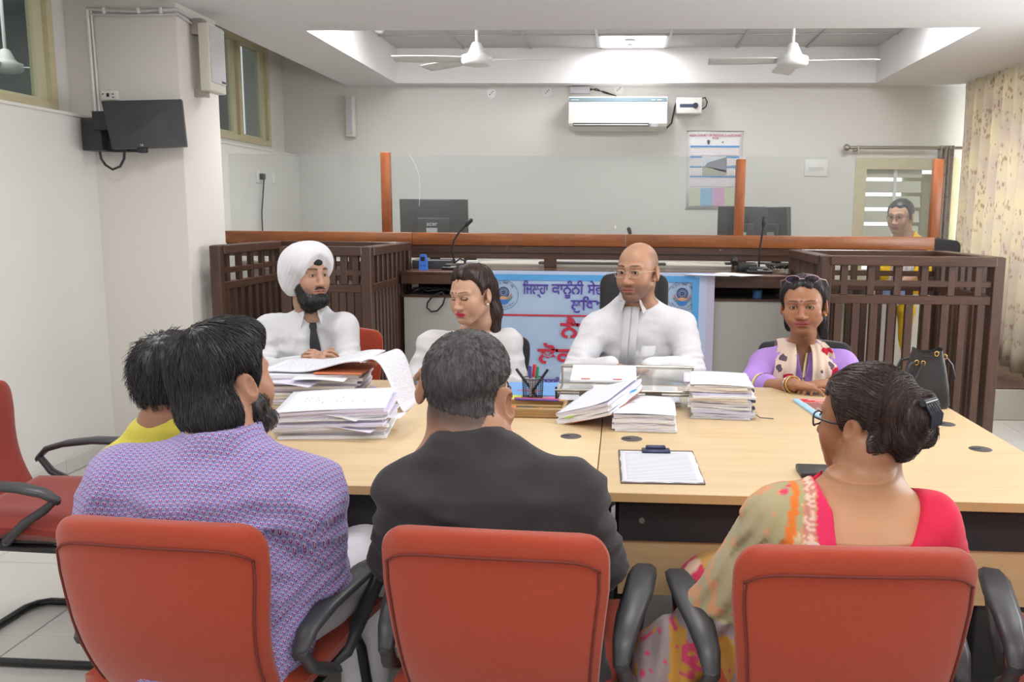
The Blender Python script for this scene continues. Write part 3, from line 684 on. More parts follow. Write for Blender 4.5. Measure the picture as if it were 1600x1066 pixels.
witness_box('dark brown slatted witness box on the right, behind the handbag', 1.14, 2.17, 5.05, 6.05, 1.232)
obj_ = tag(obj('rolled_document', MB().lathe([(.05, 0), (.052, .16), (.05, .32)], 16, Matrix.Translation(at(442, 560, 5.9) * 1) @ Matrix.Translation((0, 0, 0))), M_paper), 'white rolled paper standing inside the left witness box', 'paper roll')

# ------------------------------------------------------------------ banner
b0, b1 = at(748, 423, BF - .01), at(1117, 430, BF - .01)
x0, x1, zt, zb = b0.x, b1.x, BT + .012, .3
W_, H_ = x1 - x0, zt - zb; yb = BF - .012
t = thing('banner', 'pale blue legal services banner hung on the front of the bench', 'banner', ((x0 + x1) / 2, yb, zb))
n = NT('banner_vinyl'); co = n.coord()
M_ban = n.fin(n.ramp(n.noise(co, 2.5, 3), [(.35, lin((176, 200, 232))), (.65, lin((190, 212, 238)))]), .4, 0, .4)
obj('sheet', MB().grid(lambda u, v: (x0 + W_ * u, yb - .003 * math.sin(u * 9 + v * 4), zb + H_ * v), 24, 8, .002), M_ban, t)
yb -= .006
M_bb = mat('banner_blue', (96, 176, 240), .4); M_bl = mat('banner_lilac', (206, 200, 224), .4); M_bw = mat('banner_pale', (198, 214, 244), .4)
def rect(nm, xa, za, xb, zb_, m, d=0): obj(nm, MB().box((xa, yb - .001 - d, za), (xb, yb - d, zb_)), m, t)
rect('border', x0, zt - .03, x1, zt - .002, M_bw); rect('border', x0 + .01, zt - .062, x1 - .13, zt - .022, M_bb, .0008)
rect('border', x1 - .05, zb, x1, zt, M_bl, .0012); rect('border', x1 - .1, zb, x1 - .05, zt - .03, M_bw, .001); rect('border', x1 - .145, zb, x1 - .1, zt - .03, M_bb, .001)
M_pur = mat('banner_purple', (88, 66, 172), .45); M_bred = mat('banner_red', (208, 54, 78), .45)
def bt(s, px, py, px1, size, m, bold=.0016):
    q, q1 = at(px, py, yb), at(px1, py, yb); o = text('lettering', s, size, m, (0, 0, 0), parent=None, align='LEFT', bold=bold)
    me = o.data; me.transform(Matrix.Translation(o.location)); xs = [v.co.x for v in me.vertices]; w_ = max(xs) - min(xs)
    me.transform(Matrix.Translation((q.x, yb - .002, q.z)) @ Matrix.Diagonal(((q1.x - q.x) / w_, 1, 1, 1)) @ Matrix.Translation((-min(xs), 0, 0)) @ Matrix.Translation(-wloc(t)) if 0 else Matrix.Translation(-wloc(t)) @ Matrix.Translation((q.x, yb - .002, q.z)) @ Matrix.Diagonal(((q1.x - q.x) / w_, 1, 1, 1)) @ Matrix.Translation((-min(xs), 0, 0)))
    o.location = (0, 0, 0); o.parent = t
bt('ਿਜਲ੍ਹਾ', 817, 452, 857, .1, M_pur); bt('ਕਾਨੂੰਨੀ', 862, 452, 912, .1, M_pur); bt('ਸੇਵਾਵਾਂ ਅਥਾਰਟੀ', 918, 453, 1028, .1, M_pur)
bt('ਲੁਿਧਆਣਾ', 892, 477, 975, .1, M_pur); bt('ਨੈਸ਼ਨਲ', 875, 517, 980, .15, M_bred, .004); bt('ਲੋਕ ਅਦਾਲਤ', 840, 557, 1030, .15, M_bred, .004)
bt('ਿਮਤੀ ਸਵੇਰੇ ਦਫ਼ਤਰ', 800, 596, 960, .055, M_pur, .001)
q0, q1 = at(782, 492, yb), at(1020, 496, yb); rect('rule_line', q0.x, q0.z - .006, q1.x, q0.z + .006, M_bred)
M_navy = mat('emblem_navy', (52, 58, 110), .45); M_saf = mat('emblem_red', (220, 110, 110), .45); M_grn = mat('emblem_green', (70, 160, 130), .45); M_embl = mat('emblem_blue', (70, 130, 210), .45)
def arc_strip(mb, c, r0, r1, a0, a1, d, n=20):
    for k in range(n):
        A, B = R_(a0 + (a1 - a0) * k / n), R_(a0 + (a1 - a0) * (k + 1) / n)
        mb.add([(c.x + r * math.cos(g), yb - d, c.z + r * math.sin(g)) for r, g in ((r0, A), (r1, A), (r1, B), (r0, B))], [(0, 3, 2, 1) if a1 < a0 else (0, 1, 2, 3)])
    return mb
def emblem(px, py, R):
    c = at(px, py, yb)
    obj('emblem_ring', arc_strip(MB(), c, R * .975, R, 0, 360, .0015, 40), M_navy, t)
    obj('emblem_ring', arc_strip(MB(), c, R * .975, R, 0, 360, .0015, 40), M_navy, t) if 0 else None
    h = Vector((c.x, c.y, c.z + R * .18))
    mb = arc_strip(MB(), h, R * .31, R * .38, 0, 360, .0025, 30); arc_strip(mb, h, R * .05, R * .12, 0, 360, .0025, 12); arc_strip(mb, h, R * .23, R * .26, 0, 360, .0025, 24)
    for k in range(16):
        a = k * math.pi / 8; d = Vector((math.cos(a), 0, math.sin(a))); s_ = Vector((-d.z, 0, d.x)) * R * .008
        mb.add([Vector((h.x, yb - .0025, h.z)) + d * R * .1 - s_, Vector((h.x, yb - .0025, h.z)) + d * R * .32 - s_, Vector((h.x, yb - .0025, h.z)) + d * R * .32 + s_, Vector((h.x, yb - .0025, h.z)) + d * R * .1 + s_], [(0, 1, 2, 3)])
    obj('emblem_wheel', mb, M_navy, t)
    obj('emblem_arc', arc_strip(arc_strip(MB(), h, R * .5, R * .58, 190, 240, .002), h, R * .5, R * .58, -60, -10, .002), M_saf, t)
    obj('emblem_arc', arc_strip(arc_strip(MB(), h, R * .6, R * .68, 205, 245, .002), h, R * .6, R * .68, -65, -25, .002), M_grn, t)
    b = Vector((c.x, c.y, c.z - R * .22)); mb = MB()
    arc_strip(mb, b, 0.001, R * .42, 180, 360, .0018, 16); obj('emblem_base', mb, M_embl, t)
    mb = MB(); mb.add([(b.x - R * .34, yb - .003, b.z + R * .02), (b.x - R * .1, yb - .003, b.z + R * .14), (b.x + R * .1, yb - .003, b.z + R * .14), (b.x + R * .34, yb - .003, b.z + R * .02), (b.x + R * .12, yb - .003, b.z - R * .1), (b.x - R * .12, yb - .003, b.z - R * .1)], [(0, 5, 4, 3, 2, 1)])
    obj('emblem_hands', mb, mat('emblem_skin', (214, 170, 130), .5), t)
    for s, up in (('न्याय सबके लए', 1), ('ACCESS TO JUSTICE FOR ALL', 0)):
        N = len(s)
        for k, chr_ in enumerate(s):
            if chr_ == ' ': continue
            a = R_(138 - 96 * k / (N - 1)) if up else R_(215 + 110 * k / (N - 1))
            rr = R * .83
            q = Vector((c.x + rr * math.cos(a), yb - .002, c.z + rr * math.sin(a)))
            tw_ = (a - math.pi / 2) if up else (a + math.pi / 2)
            me = None
            o = text('lettering', chr_, R * (.24 if up else .15), M_navy, (0, 0, 0), parent=None) if 0 else None
            EM.append((chr_, R * (.24 if up else .15), q, -tw_))
EM = []
emblem(787, 461, .098); emblem(1066, 463, .098)
def letters(nm, items, m, parent):
    """single letters set round a circle, one mesh"""
    mb = MB()
    for chr_, size, q, ang in items:
        c = bpy.data.curves.new('tmp', 'FONT'); c.body = chr_; c.size = size; c.align_x = 'CENTER'; c.align_y = 'CENTER'; c.resolution_u = 2
        o = bpy.data.objects.new('tmp', c); COL.objects.link(o); bpy.context.view_layer.update()
        me = o.to_mesh(); M = Matrix.Translation(q) @ Matrix.Rotation(ang, 4, 'Y') @ Matrix.Rotation(math.pi / 2, 4, 'X')
        mb.add([M @ v.co for v in me.vertices], [tuple(p.vertices) for p in me.polygons]); o.to_mesh_clear()
        bpy.data.objects.remove(o); bpy.data.curves.remove(c)
    return obj(nm, mb, m, parent)
letters('emblem_lettering', EM, M_navy, t)

# ------------------------------------------------------------------ things on the bench and the desk behind
def monitor(lab, c, wdt, hgt, rz, z, brand=None, tilt=4, sticker=True, crt=False):
    t = thing('computer_monitor', lab, 'monitor', (c[0], c[1], z), None, R_(rz))
    zc = z + .17 if not crt else z + .1
    Mt = Matrix.Translation((0, 0, zc - z + hgt / 2)) @ Matrix.Rotation(R_(tilt), 4, 'X')
    obj('screen_housing', MB().rbox((-wdt / 2, -.02, -hgt / 2), (wdt / 2, .02, hgt / 2), .006, 2, Mt), M_black, t, False)
    obj('rear_bulge', MB().rbox((-wdt * .24, -.05, -hgt * .42), (wdt * .24, -.018, hgt * .05), .012, 2, Mt), M_blackm, t, False)
    obj('neck', MB().rbox((-.04, -.01, .01), (.04, .03, zc - z + .05), .006, 1), M_black, t, False)
    obj('foot', MB().rbox((-.12, -.08, 0), (.12, .09, .014), .005, 1), M_black, t, False)
    obj('glossy_screen', MB().box((-wdt / 2 + .012, .0195, -hgt / 2 + .02), (wdt / 2 - .012, .0215, hgt / 2 - .012), Mt), mat('lcd', (40, 42, 48), .15), t, False)
    if sticker: obj('rating_label', MB().box((-.055, -.0515, -hgt * .40), (.03, -.05, -hgt * .2), Mt), mat('label_grey', (176, 178, 182), .5), t, False)
    if brand:
        tx = text('brand_lettering', brand, .05, mat('label_silver', (196, 198, 202), .4), (-.01, -.0525, -hgt * .1), parent=None)
        tx.data.transform(Matrix.Translation(Vector(tx.location))); tx.data.transform(Mt); tx.location = (0, 0, 0); tx.parent = t
    return t
q = at(677, 352, 6.68)
monitor('black computer monitor seen from behind, at the left end of the white desk', (q.x, 6.72), .53, .31, 2, 1.085, 'acer')
q = at(1162, 360, 6.62); monitor('black monitor seen from behind, half hidden by the middle teak post', (q.x, 6.72), .37, .27, -4, 1.085, None)
q = at(1216, 360, 6.7); monitor('dark older monitor turned sideways, right of the middle teak post', (q.x, 6.78), .3, .27, -62, 1.085, None)
def mic(lab, base, tip, mids, z):
    t = thing('gooseneck_microphone', lab, 'microphone', (base[0], base[1], z))
    b = Vector((base[0], base[1], z))
    mb = MB(); poly = [(-.085, -.06), (.085, -.06), (.075, .06), (-.075, .06)]
    mb.rbox((b.x - .085, b.y - .055, z), (b.x + .085, b.y + .055, z + .022), .01, 2).rbox((b.x - .07, b.y - .03, z + .015), (b.x + .06, b.y + .05, z + .042), .012, 2)
    obj('base', mb, M_black, t)
    obj('gooseneck', MB().tube([b + Vector((0, .02, .035))] + [Vector(m) for m in mids] + [Vector(tip)], .0065, 8), M_blackm, t)
    d = (Vector(tip) - Vector(mids[-1])).normalized()
    obj('capsule', MB().tube([Vector(tip) - d * .01, Vector(tip) + d * .008, Vector(tip) + d * .05, Vector(tip) + d * .062], [.008, .015, .016, .008], 12), M_black, t)
    obj('button', MB().rbox((b.x - .02, b.y - .045, z + .02), (b.x + .02, b.y - .02, z + .026), .002, 1), M_grey, t)
Ym = 5.95
b = at(710, 410, Ym); mic('gooseneck microphone at the left end of the bench', (b.x, Ym), at(728, 352, Ym), [at(706, 392, Ym), at(709, 376, Ym), at(718, 362, Ym)], BT)
b = at(1186, 428, Ym); mic('gooseneck microphone at the right end of the bench', (b.x, Ym), at(1193, 352, Ym), [at(1186, 410, Ym), at(1188, 385, Ym), at(1191, 366, Ym)], BT)
q = at(985, 366, 6.62); mic('gooseneck microphone on the white desk behind the bald man', (q.x + .02, 6.72), (q.x, 6.70, q.z + .0), [(q.x + .02, 6.73, 1.2), (q.x + .01, 6.72, 1.28)], 1.085)
a, b_ = at(655, 395, 5.9), at(668, 417, 5.9)
t = thing('handheld_device', 'small bright blue handheld device standing on the bench', 'device', ((a.x + b_.x) / 2, 5.9, BT))
mb = MB(); cxx = (a.x + b_.x) / 2; hw = (b_.x - a.x) / 2
mb.prism([(cxx - hw, BT), (cxx + hw, BT), (cxx + hw * .9, BT + .07), (cxx + hw * .6, BT + .105), (cxx - hw * .6, BT + .105), (cxx - hw * .9, BT + .07)], 5.88, 5.92, Matrix(((1, 0, 0, 0), (0, 0, 1, 0), (0, 1, 0, 0), (0, 0, 0, 1))))
obj('body', mb, mat('device_blue', (78, 140, 246), .3), t)
obj('screen', MB().box((cxx - hw * .5, 5.8785, BT + .06), (cxx + hw * .5, 5.88, BT + .09)), M_black, t)
obj('button', MB().cyl((cxx - .012, 5.88, BT + .03), (cxx - .012, 5.877, BT + .03), .006, n=10).cyl((cxx + .012, 5.88, BT + .03), (cxx + .012, 5.877, BT + .03), .006, n=10), mat('device_navy', (60, 90, 180), .4), t)
a, b_ = at(730, 400, 6.15), at(749, 413, 6.15)
tag(obj('card_box', MB().rbox((a.x, 6.1, BT), (b_.x, 6.17, BT + .055), .004, 2), mat('box_white', (214, 216, 218), .5)), 'small white box on the bench beside the left microphone', 'box')
a = at(620, 412, 6.1)
t = thing('network_switch', 'dark network box behind the blue device on the bench', 'network box', (-1.42, 6.1, BT))
obj('case', MB().rbox((-1.48, 6.02, BT), (-1.2, 6.18, BT + .06), .004, 1), mat('switch_box', (74, 74, 78), .5), t)
obj('cable_loop', MB().tube([(-1.2, 6.1, BT + .03), (-1.15, 6.08, BT + .07), (-1.1, 6.12, BT + .04), (-1.12, 6.14, BT + .02)], .006, 6), M_blackm, t)
tag(obj('keyboard', MB().rbox((at(842, 412, 6.5).x, 6.46, 1.085), (at(1040, 412, 6.5).x, 6.58, 1.103), .004, 1), mat('keyboard_grey', (120, 118, 118), .5)), 'long grey keyboard tray on the white desk behind the bald man', 'keyboard')
for k, (px, lab) in enumerate(((1110, 'loose white sheet on the bench right of the banner'), (1150, 'second white sheet on the bench, nearer the right microphone'))):
    q = atz(px, 429, BT + .002 + k * .003); M = Matrix.Translation((q.x, min(q.y, 6.0), BT + .002 + k * .003)) @ Matrix.Rotation(R_(70 - 30 * k), 4, 'Z')
    tag(obj('paper_sheet', MB().grid(lambda u, v: M @ Vector(((u - .5) * .21, (v - .5) * .29, .004 * math.sin(u * 3) * v)), 5, 5, .0008), M_paper), lab, 'paper')
q = at(1170, 422, 6.05)
t = thing('desk_telephone', 'black desk telephone on the bench beside the right microphone', 'telephone', (q.x, 6.12, BT))
obj('body', MB().rbox((q.x - .08, 6.05, BT), (q.x + .06, 6.22, BT + .06), .012, 2, None), M_black, t)
obj('handset', MB().tube([(q.x - .1, 6.04, BT + .06), (q.x - .09, 6.08, BT + .085), (q.x - .085, 6.16, BT + .085), (q.x - .09, 6.2, BT + .06)], [.022, .016, .016, .022], 10), M_black, t)
mb = MB(); q = at(1225, 418, 6.05)
for k in range(5): mb.tube([(q.x - .1 + .02 * math.cos(a_ * .9 + k) + a_ * .014, 6.1 + .03 * math.sin(a_ * .8 + k * 2), BT + .02 + .03 * abs(math.sin(a_ * .7 + k))) for a_ in range(12)], .005, 6)
tag(obj('cable_bundle', mb, M_blackm), 'tangle of black cables at the right end of the bench', 'cable')
mb = MB(); rnd = random.Random(3)
for k in range(5):
    x_ = at(655 + 16 * k, 455, BF + .12).x
    mb.tube([(x_ + .05 * math.sin(a_ * 1.1 + k), BF + .1 + .02 * math.cos(a_ + k), .925 + .03 * abs(math.sin(a_ * .8 + k * 1.7))) for a_ in range(9)], .006, 6)
tag(obj('cable_bundle', mb, M_blackm), 'black cables heaped on the shelf under the left end of the bench', 'cable')
mb = MB().tube([at(*p_, BF - .005) for p_ in ((690, 456), (676, 463), (668, 473), (667, 481), (674, 487), (683, 486), (692, 476), (696, 463), (690, 456))], .006, 8)
tag(obj('cable', mb, M_blackm), 'black cable hanging in a loop down the grey bench panel', 'cable')
q0, q1 = at(1184, 455, BF + .1), at(1197, 465, BF + .1)
tag(obj('water_bottle', MB().lathe([(.03, 0), (.032, .01), (.032, .03), (.032, .055), (.0, .056)], 14, Matrix.Translation((q0.x, BF + .12, .91))), mat('bottle_blue', (70, 120, 176), .3)), 'blue plastic tub on the shelf under the right end of the bench', 'tub')
# things inside the right witness box, on a low cabinet
t = thing('low_desk', 'low cream desk on the platform behind the right witness box', 'desk', (1.75, 6.54, DZ))
obj('desk_top', MB().rbox((1.24, 6.42, .86), (2.3, 6.66, .88), .004, 1), M_grey, t)
for k in range(3): obj('front_panel', MB().rbox((1.25 + k * .35, 6.44, DZ), (1.597 + k * .35, 6.46, .86), .003, 1), M_cream, t)
# ------------------------------------------------------------------ chairs
def fabric(name, c, c2=None):
    n = NT(name); co = n.coord(); a = n.noise(co, 260, 2, .6); b = n.noise(co, 3, 3)
    col = n.mix(a, tuple(x * .82 for x in lin(c)), tuple(min(1, x * 1.15) for x in lin(c)))
    n.bump(a, .25, .0015); n.set(n.b, 'Sheen Weight', .25); return n.fin(col, .85, 0, .25)
M_redf = fabric('orange_red_fabric', (162, 63, 41)); M_redd = fabric('deep_red_fabric', (140, 50, 40)); M_blf = fabric('black_chair_fabric', (50, 49, 51))
M_arm = mat('chair_arm_plastic', (62, 62, 66), .42, 0, .5, .05)
M_pip = mat('seam_piping', (112, 44, 34), .8)
def chair(label, loc, rz, fab, group=None, base=None, W=.44, HB=.868):
    """visitor chair; local frame: the sitter faces -Y, so the back is at +Y"""
    t = thing('office_chair', label, 'chair', loc, group, rz)
    # backrest: a curved pad, wide at the top, waisted at the seat
    zs = .44
    def prof(v):                                   # y of the pad's mid-surface up the back
        return .215 + .10 * v + .05 * math.sin(v * 3.0 - .2) * (1 - v) * 1.2
    def hw(v):
        w_ = W / 2 * (.88 + .12 * min(1, v * 1.35) ** 1.4)
        return w_
    nu, nv = 20, 24
    def surf(sgn):
        def fn(u, v):
            uu = (u - .5) * 2; vv = 1 - (1 - v) ** 1.9
            rc = .055                                # rounded corners at the top and bottom
            z = zs + (HB - zs) * vv
            wv = hw(vv); dz = HB - z
            if dz < rc: wv -= rc * .8 * (1 - math.sqrt(max(0, 1 - (1 - dz / rc) ** 2)))
            e = max(abs(uu) ** 6, (abs(vv - .5) * 2) ** 14)
            th = .037 * math.sqrt(max(0, 1 - e)) + .012
            bow = -.035 * uu * uu                   # wraps forward at the sides
            y = prof(vv) + bow + sgn * th * .62
            return (uu * wv, y, z - .012 * uu * uu * vv)
        return fn
    mb = MB(); mb.grid(lambda u, v: surf(1)(1 - u, v), nu, nv); mb.grid(surf(-1), nu, nv)
    f1, f2 = surf(1), surf(-1); per = [(k / nu, 0) for k in range(nu)] + [(1, k / nv) for k in range(nv)] + [(1 - k / nu, 1) for k in range(nu)] + [(0, 1 - k / nv) for k in range(nv)]
    L = len(per); vs = [f2(*p) for p in per] + [tuple((a + b) / 2 * (1 if i else 1.012) for i, (a, b) in enumerate(zip(f1(*p), f2(*p)))) for p in per] + [f1(*p) for p in per]
    mb.add(vs, [(k + r * L, (k + 1) % L + r * L, (k + 1) % L + (r + 1) * L, k + (r + 1) * L) for r in (0, 1) for k in range(L)], True)
    bk = obj('backrest', mb, fab, t, False)
    # seam running round the back face a little inside its edge
    pts = [Vector(f1(.03 + .94 * k / 20, .70 - .08 * (2 * abs(k / 20 - .5)) ** 8)) for k in range(21)]
    pts = [Vector(f1(.035, .05 + .57 * k / 14)) for k in range(15)] + pts + [Vector(f1(.965, .62 - .57 * k / 14)) for k in range(15)]
    obj('seam', MB().tube([p + Vector((0, .002, 0)) for p in pts], .0026, 6), M_pip, bk, False)
    # seat
    def seat(u, v, s):
        uu, vv = (u - .5) * 2, (v - .5) * 2
        e = max(abs(uu), abs(vv)) ** 8
        h = .035 * math.sqrt(max(0, 1 - e)) + .01
        x = uu * (.235 + .01 * (1 - vv)); y = -.03 + vv * .24
        z = .455 + s * h - .02 * max(0, -vv - .4) + .012 * uu * uu
        return (x, y, z)
    mb = MB(); mb.grid(lambda u, v: seat(u, v, 1), 14, 14); mb.grid(lambda u, v: seat(1 - u, v, -1), 14, 14)
    per = [(k / 14, 0) for k in range(14)] + [(1, k / 14) for k in range(14)] + [(1 - k / 14, 1) for k in range(14)] + [(0, 1 - k / 14) for k in range(14)]
    L = len(per); vs = [seat(u, v, -1) for u, v in per] + [seat(u, v, 1) for u, v in per]
    mb.add(vs, [(k, (k + 1) % L, (k + 1) % L + L, k + L) for k in range(L)], True)
    st = obj('seat', mb, fab, t, False)
    obj('seat_pan', MB().rbox((-.2, -.2, .405), (.2, .18, .425), .006, 1), M_black, t, False)
    obj('label_tag', MB().box((.2, .13, .472), (.235, .175, .474)), M_white, st, False)
    # armrests: a broad curved pad carried by two struts that meet under the seat
    for sg in (1, -1):
        X = sg * .265
        mb = MB()
        pad = [(-.022, .205, .555), (-.018, .17, .592), (-.010, .1, .612), (.004, 0, .622), (.010, -.1, .62), (.013, -.18, .606), (.012, -.225, .58)]
        vs, fs = [], []
        wd = [.016, .024, .03, .034, .034, .028, .014]
        for (dx, y, z), w_ in zip(pad, wd):
            for a, b in ((-w_, .0), (-w_ * .6, .009), (w_ * .6, .009), (w_, 0), (w_ * .6, -.012), (-w_ * .6, -.012)): vs.append((X + sg * dx + a, y, z + b))
        for i in range(len(pad) - 1): fs += [(i * 6 + k, i * 6 + (k + 1) % 6, (i + 1) * 6 + (k + 1) % 6, (i + 1) * 6 + k) for k in range(6)]
        fs += [(5, 4, 3, 2, 1, 0), tuple(range((len(pad) - 1) * 6, len(pad) * 6))]
        mb.add(vs, fs, True)
        mb.tube([(X + sg * .012, -.222, .588), (X + sg * .004, -.17, .545), (X - sg * .005, -.1, .5), (X - sg * .02, -.03, .44), (X - sg * .06, 0, .415)], [.014, .02, .021, .02, .018], 8, flat=.7)
        mb.tube([(X - sg * .022, .2, .565), (X - sg * .015, .16, .505), (X - sg * .01, .1, .47), (X - sg * .02, .04, .435), (X - sg * .06, .02, .415)], [.015, .018, .02, .02, .018], 8, flat=.7)
        obj('armrest', mb, M_arm, t, False)
    if base == 'star':
        mb = MB().cyl((0, 0, .1), (0, 0, .41), .028, n=12)
        for k in range(5):
            a = k * 2 * math.pi / 5 + .3; mb.tube([(0, 0, .12), (.15 * math.cos(a), .15 * math.sin(a), .11), (.29 * math.cos(a), .29 * math.sin(a), .07)], [.03, .024, .016], 8); 
        obj('star_base', mb, M_black, t, False)
        for k in range(5):
            a = k * 2 * math.pi / 5 + .3; c = (.29 * math.cos(a), .29 * math.sin(a), .028)
            obj('castor', MB().cyl((c[0] - .02, c[1], c[2]), (c[0] + .02, c[1], c[2]), .028, n=12), M_black, t, False)
    else:
        r = .0135; x = .205
        path = lambda s: [(s * (x - .05), .16, .395), (s * (x - .01), .05, .395), (s * x, -.16, .395), (s * x, -.2, .38), (s * x, -.225, .345), (s * (x + .012), -.285, .05), (s * (x + .012), -.28, .024), (s * (x + .012), -.245, .015), (s * (x + .01), .18, .015), (s * (x - .01), .215, .015), (s * (x - .05), .235, .015), (0, .24, .015)]
        p = path(1); q = path(-1)[::-1]
        obj('frame', MB().tube(p[:-1] + q, r, 10), mat('black_tube', (40, 40, 42), .35, .3), t, False)
    return t
# ------------------------------------------------------------------ conference table
TX0, TX1, TY0, TY1, TZ, SEAM = -1.34, 1.225, 2.13, 3.56, .75, -.06
M_maple = wood('maple_laminate', (202, 175, 134), (215, 190, 150), (.7, 14, 14), .42, 1.6, .5, .01)
M_mapv = wood('maple_laminate_panel', (196, 168, 124), (212, 186, 142), (.7, 14, 6), .4, 1.6, .4, .01)
M_edge = mat('maple_edge_band', (206, 170, 118), .45, 0, .4, .04, 5)
t = thing('conference_table', 'large maple-topped conference table with a dark modesty band', 'table', ((TX0 + TX1) / 2, (TY0 + TY1) / 2, 0))
for x0, x1 in ((TX0, SEAM - .0012), (SEAM + .0012, TX1)):
    tp = obj('table_top', MB().rbox((x0, TY0 + .0015, TZ - .025), (x1, TY1, TZ), .003, 2), M_maple, t)
    obj('edge_band', MB().box((x0 + .001, TY0, TZ - .024), (x1 - .001, TY0 + .002, TZ - .001)), M_edge, tp)
    obj('dark_band', MB().box((x0 + .06, TY0 + .035, TZ - .14), (x1 - .03, TY0 + .053, TZ - .025)), M_blackm, t)
    obj('modesty_panel', MB().box((x0 + .06, TY0 + .04, TZ - .29), (x1 - .03, TY0 + .056, TZ - .14)), M_mapv, t)
    for z in (TZ - .085, TZ - .225):
        for xx in (x0 + .12, x1 - .1): obj('bolt', MB().cyl((xx, TY0 + .036, z), (xx, TY0 + (.033 if z > TZ - .14 else .037), z), .008, n=10), M_steel, t)
    for xx in (x0 + .05, x1 - .1): obj('leg_panel', MB().rbox((xx, TY0 + .12, .0), (xx + .03, TY1 - .12, TZ - .025), .003, 1), M_blackm, t)
obj('leg_panel', MB().rbox((.93, TY0 + .05, 0), (1.2, TY0 + .5, TZ - .14), .004, 1), M_blackm, t)
for px, py in ((892, 682), (987, 686), (1477, 663), (1532, 702)):
    q = atz(px, py, TZ); mb = MB().lathe([(.033, TZ - .01), (.034, TZ + .0005), (.031, TZ + .002), (.0, TZ + .002)], 20, Matrix.Translation((q.x, q.y, 0)))
    g = obj('cable_grommet', mb, mat('grommet', (74, 72, 72), .5), t)
    obj('grommet_slot', MB().box((q.x - .03, q.y - .008, TZ + .0018), (q.x - .002, q.y + .004, TZ + .0028)), M_dark, g)
# near row, sitters face the table (+Y): turn the chair half round
c1 = chair('orange-red chair in the foreground under the black-shirted man', (-.222, 1.84, 0), math.pi - R_(3), M_redf, 'orange-red chairs along the near side')
def chair_at(loc, rz, lab, group='orange-red chairs along the near side', src=None): return dup(src or c1, loc, rz, lab, group)
chair_at((-.875, 1.84, 0), math.pi + R_(-4), 'orange-red chair in the foreground under the man in the patterned shirt')
chair_at((.425, 1.81, 0), math.pi + R_(2), 'orange-red chair in the foreground under the woman in the sari')
chair_at((1.1, 1.78, 0), math.pi - R_(20), 'empty orange-red chair cut off by the bottom right corner')
chair('empty deep red chair at the far left facing the table end', (-1.92, 2.70, 0), R_(90), M_redd)
c6 = chair_at((-1.42, 4.05, 0), R_(6), 'red chair across the table under the man in the turban', None)
def black_chair(lab, loc, rz, W=.5, HB=.98):
    return chair(lab, loc, rz, M_blf, None, 'star', W, HB)
black_chair('black high-backed swivel chair under the bald man', (.06, 4.08, 0), 0, .34, 1.17)
black_chair('black chair under the woman in white', (-.68, 4.1, 0), 0, .42, .84)
black_chair('black chair under the woman in the purple tunic', (.92, 4.08, 0), R_(0), .46, .84)
black_chair('black swivel chair on the platform under the woman in yellow', (2.28, 6.85, DZ), R_(-35), .46, 1.05)
black_chair('black office chair at the right end of the table, arm just in the frame', (1.75, 2.75, 0), R_(-90), .44, .85)
# ------------------------------------------------------------------ figures: smooth implicit surfaces, meshed by surface nets
f32 = np.float32
_lat = np.random.RandomState(5).rand(32, 32, 32).astype(f32) * 2 - 1
def vnoise(p):
    """value noise in [-1, 1] at points (n, 3)"""
    i = np.floor(p).astype(int); f = (p - i).astype(f32); f = f * f * (3 - 2 * f); i0 = i & 31; i1 = (i + 1) & 31
    g = lambda a, b, c: _lat[a, b, c]
    x0, y0, z0 = i0.T; x1, y1, z1 = i1.T; fx, fy, fz = f.T
    a = g(x0, y0, z0) * (1 - fx) + g(x1, y0, z0) * fx; b = g(x0, y1, z0) * (1 - fx) + g(x1, y1, z0) * fx
    c = g(x0, y0, z1) * (1 - fx) + g(x1, y0, z1) * fx; d = g(x0, y1, z1) * (1 - fx) + g(x1, y1, z1) * fx
    return (a * (1 - fy) + b * fy) * (1 - fz) + (c * (1 - fy) + d * fy) * fz
V = lambda *a: np.array(a, float)
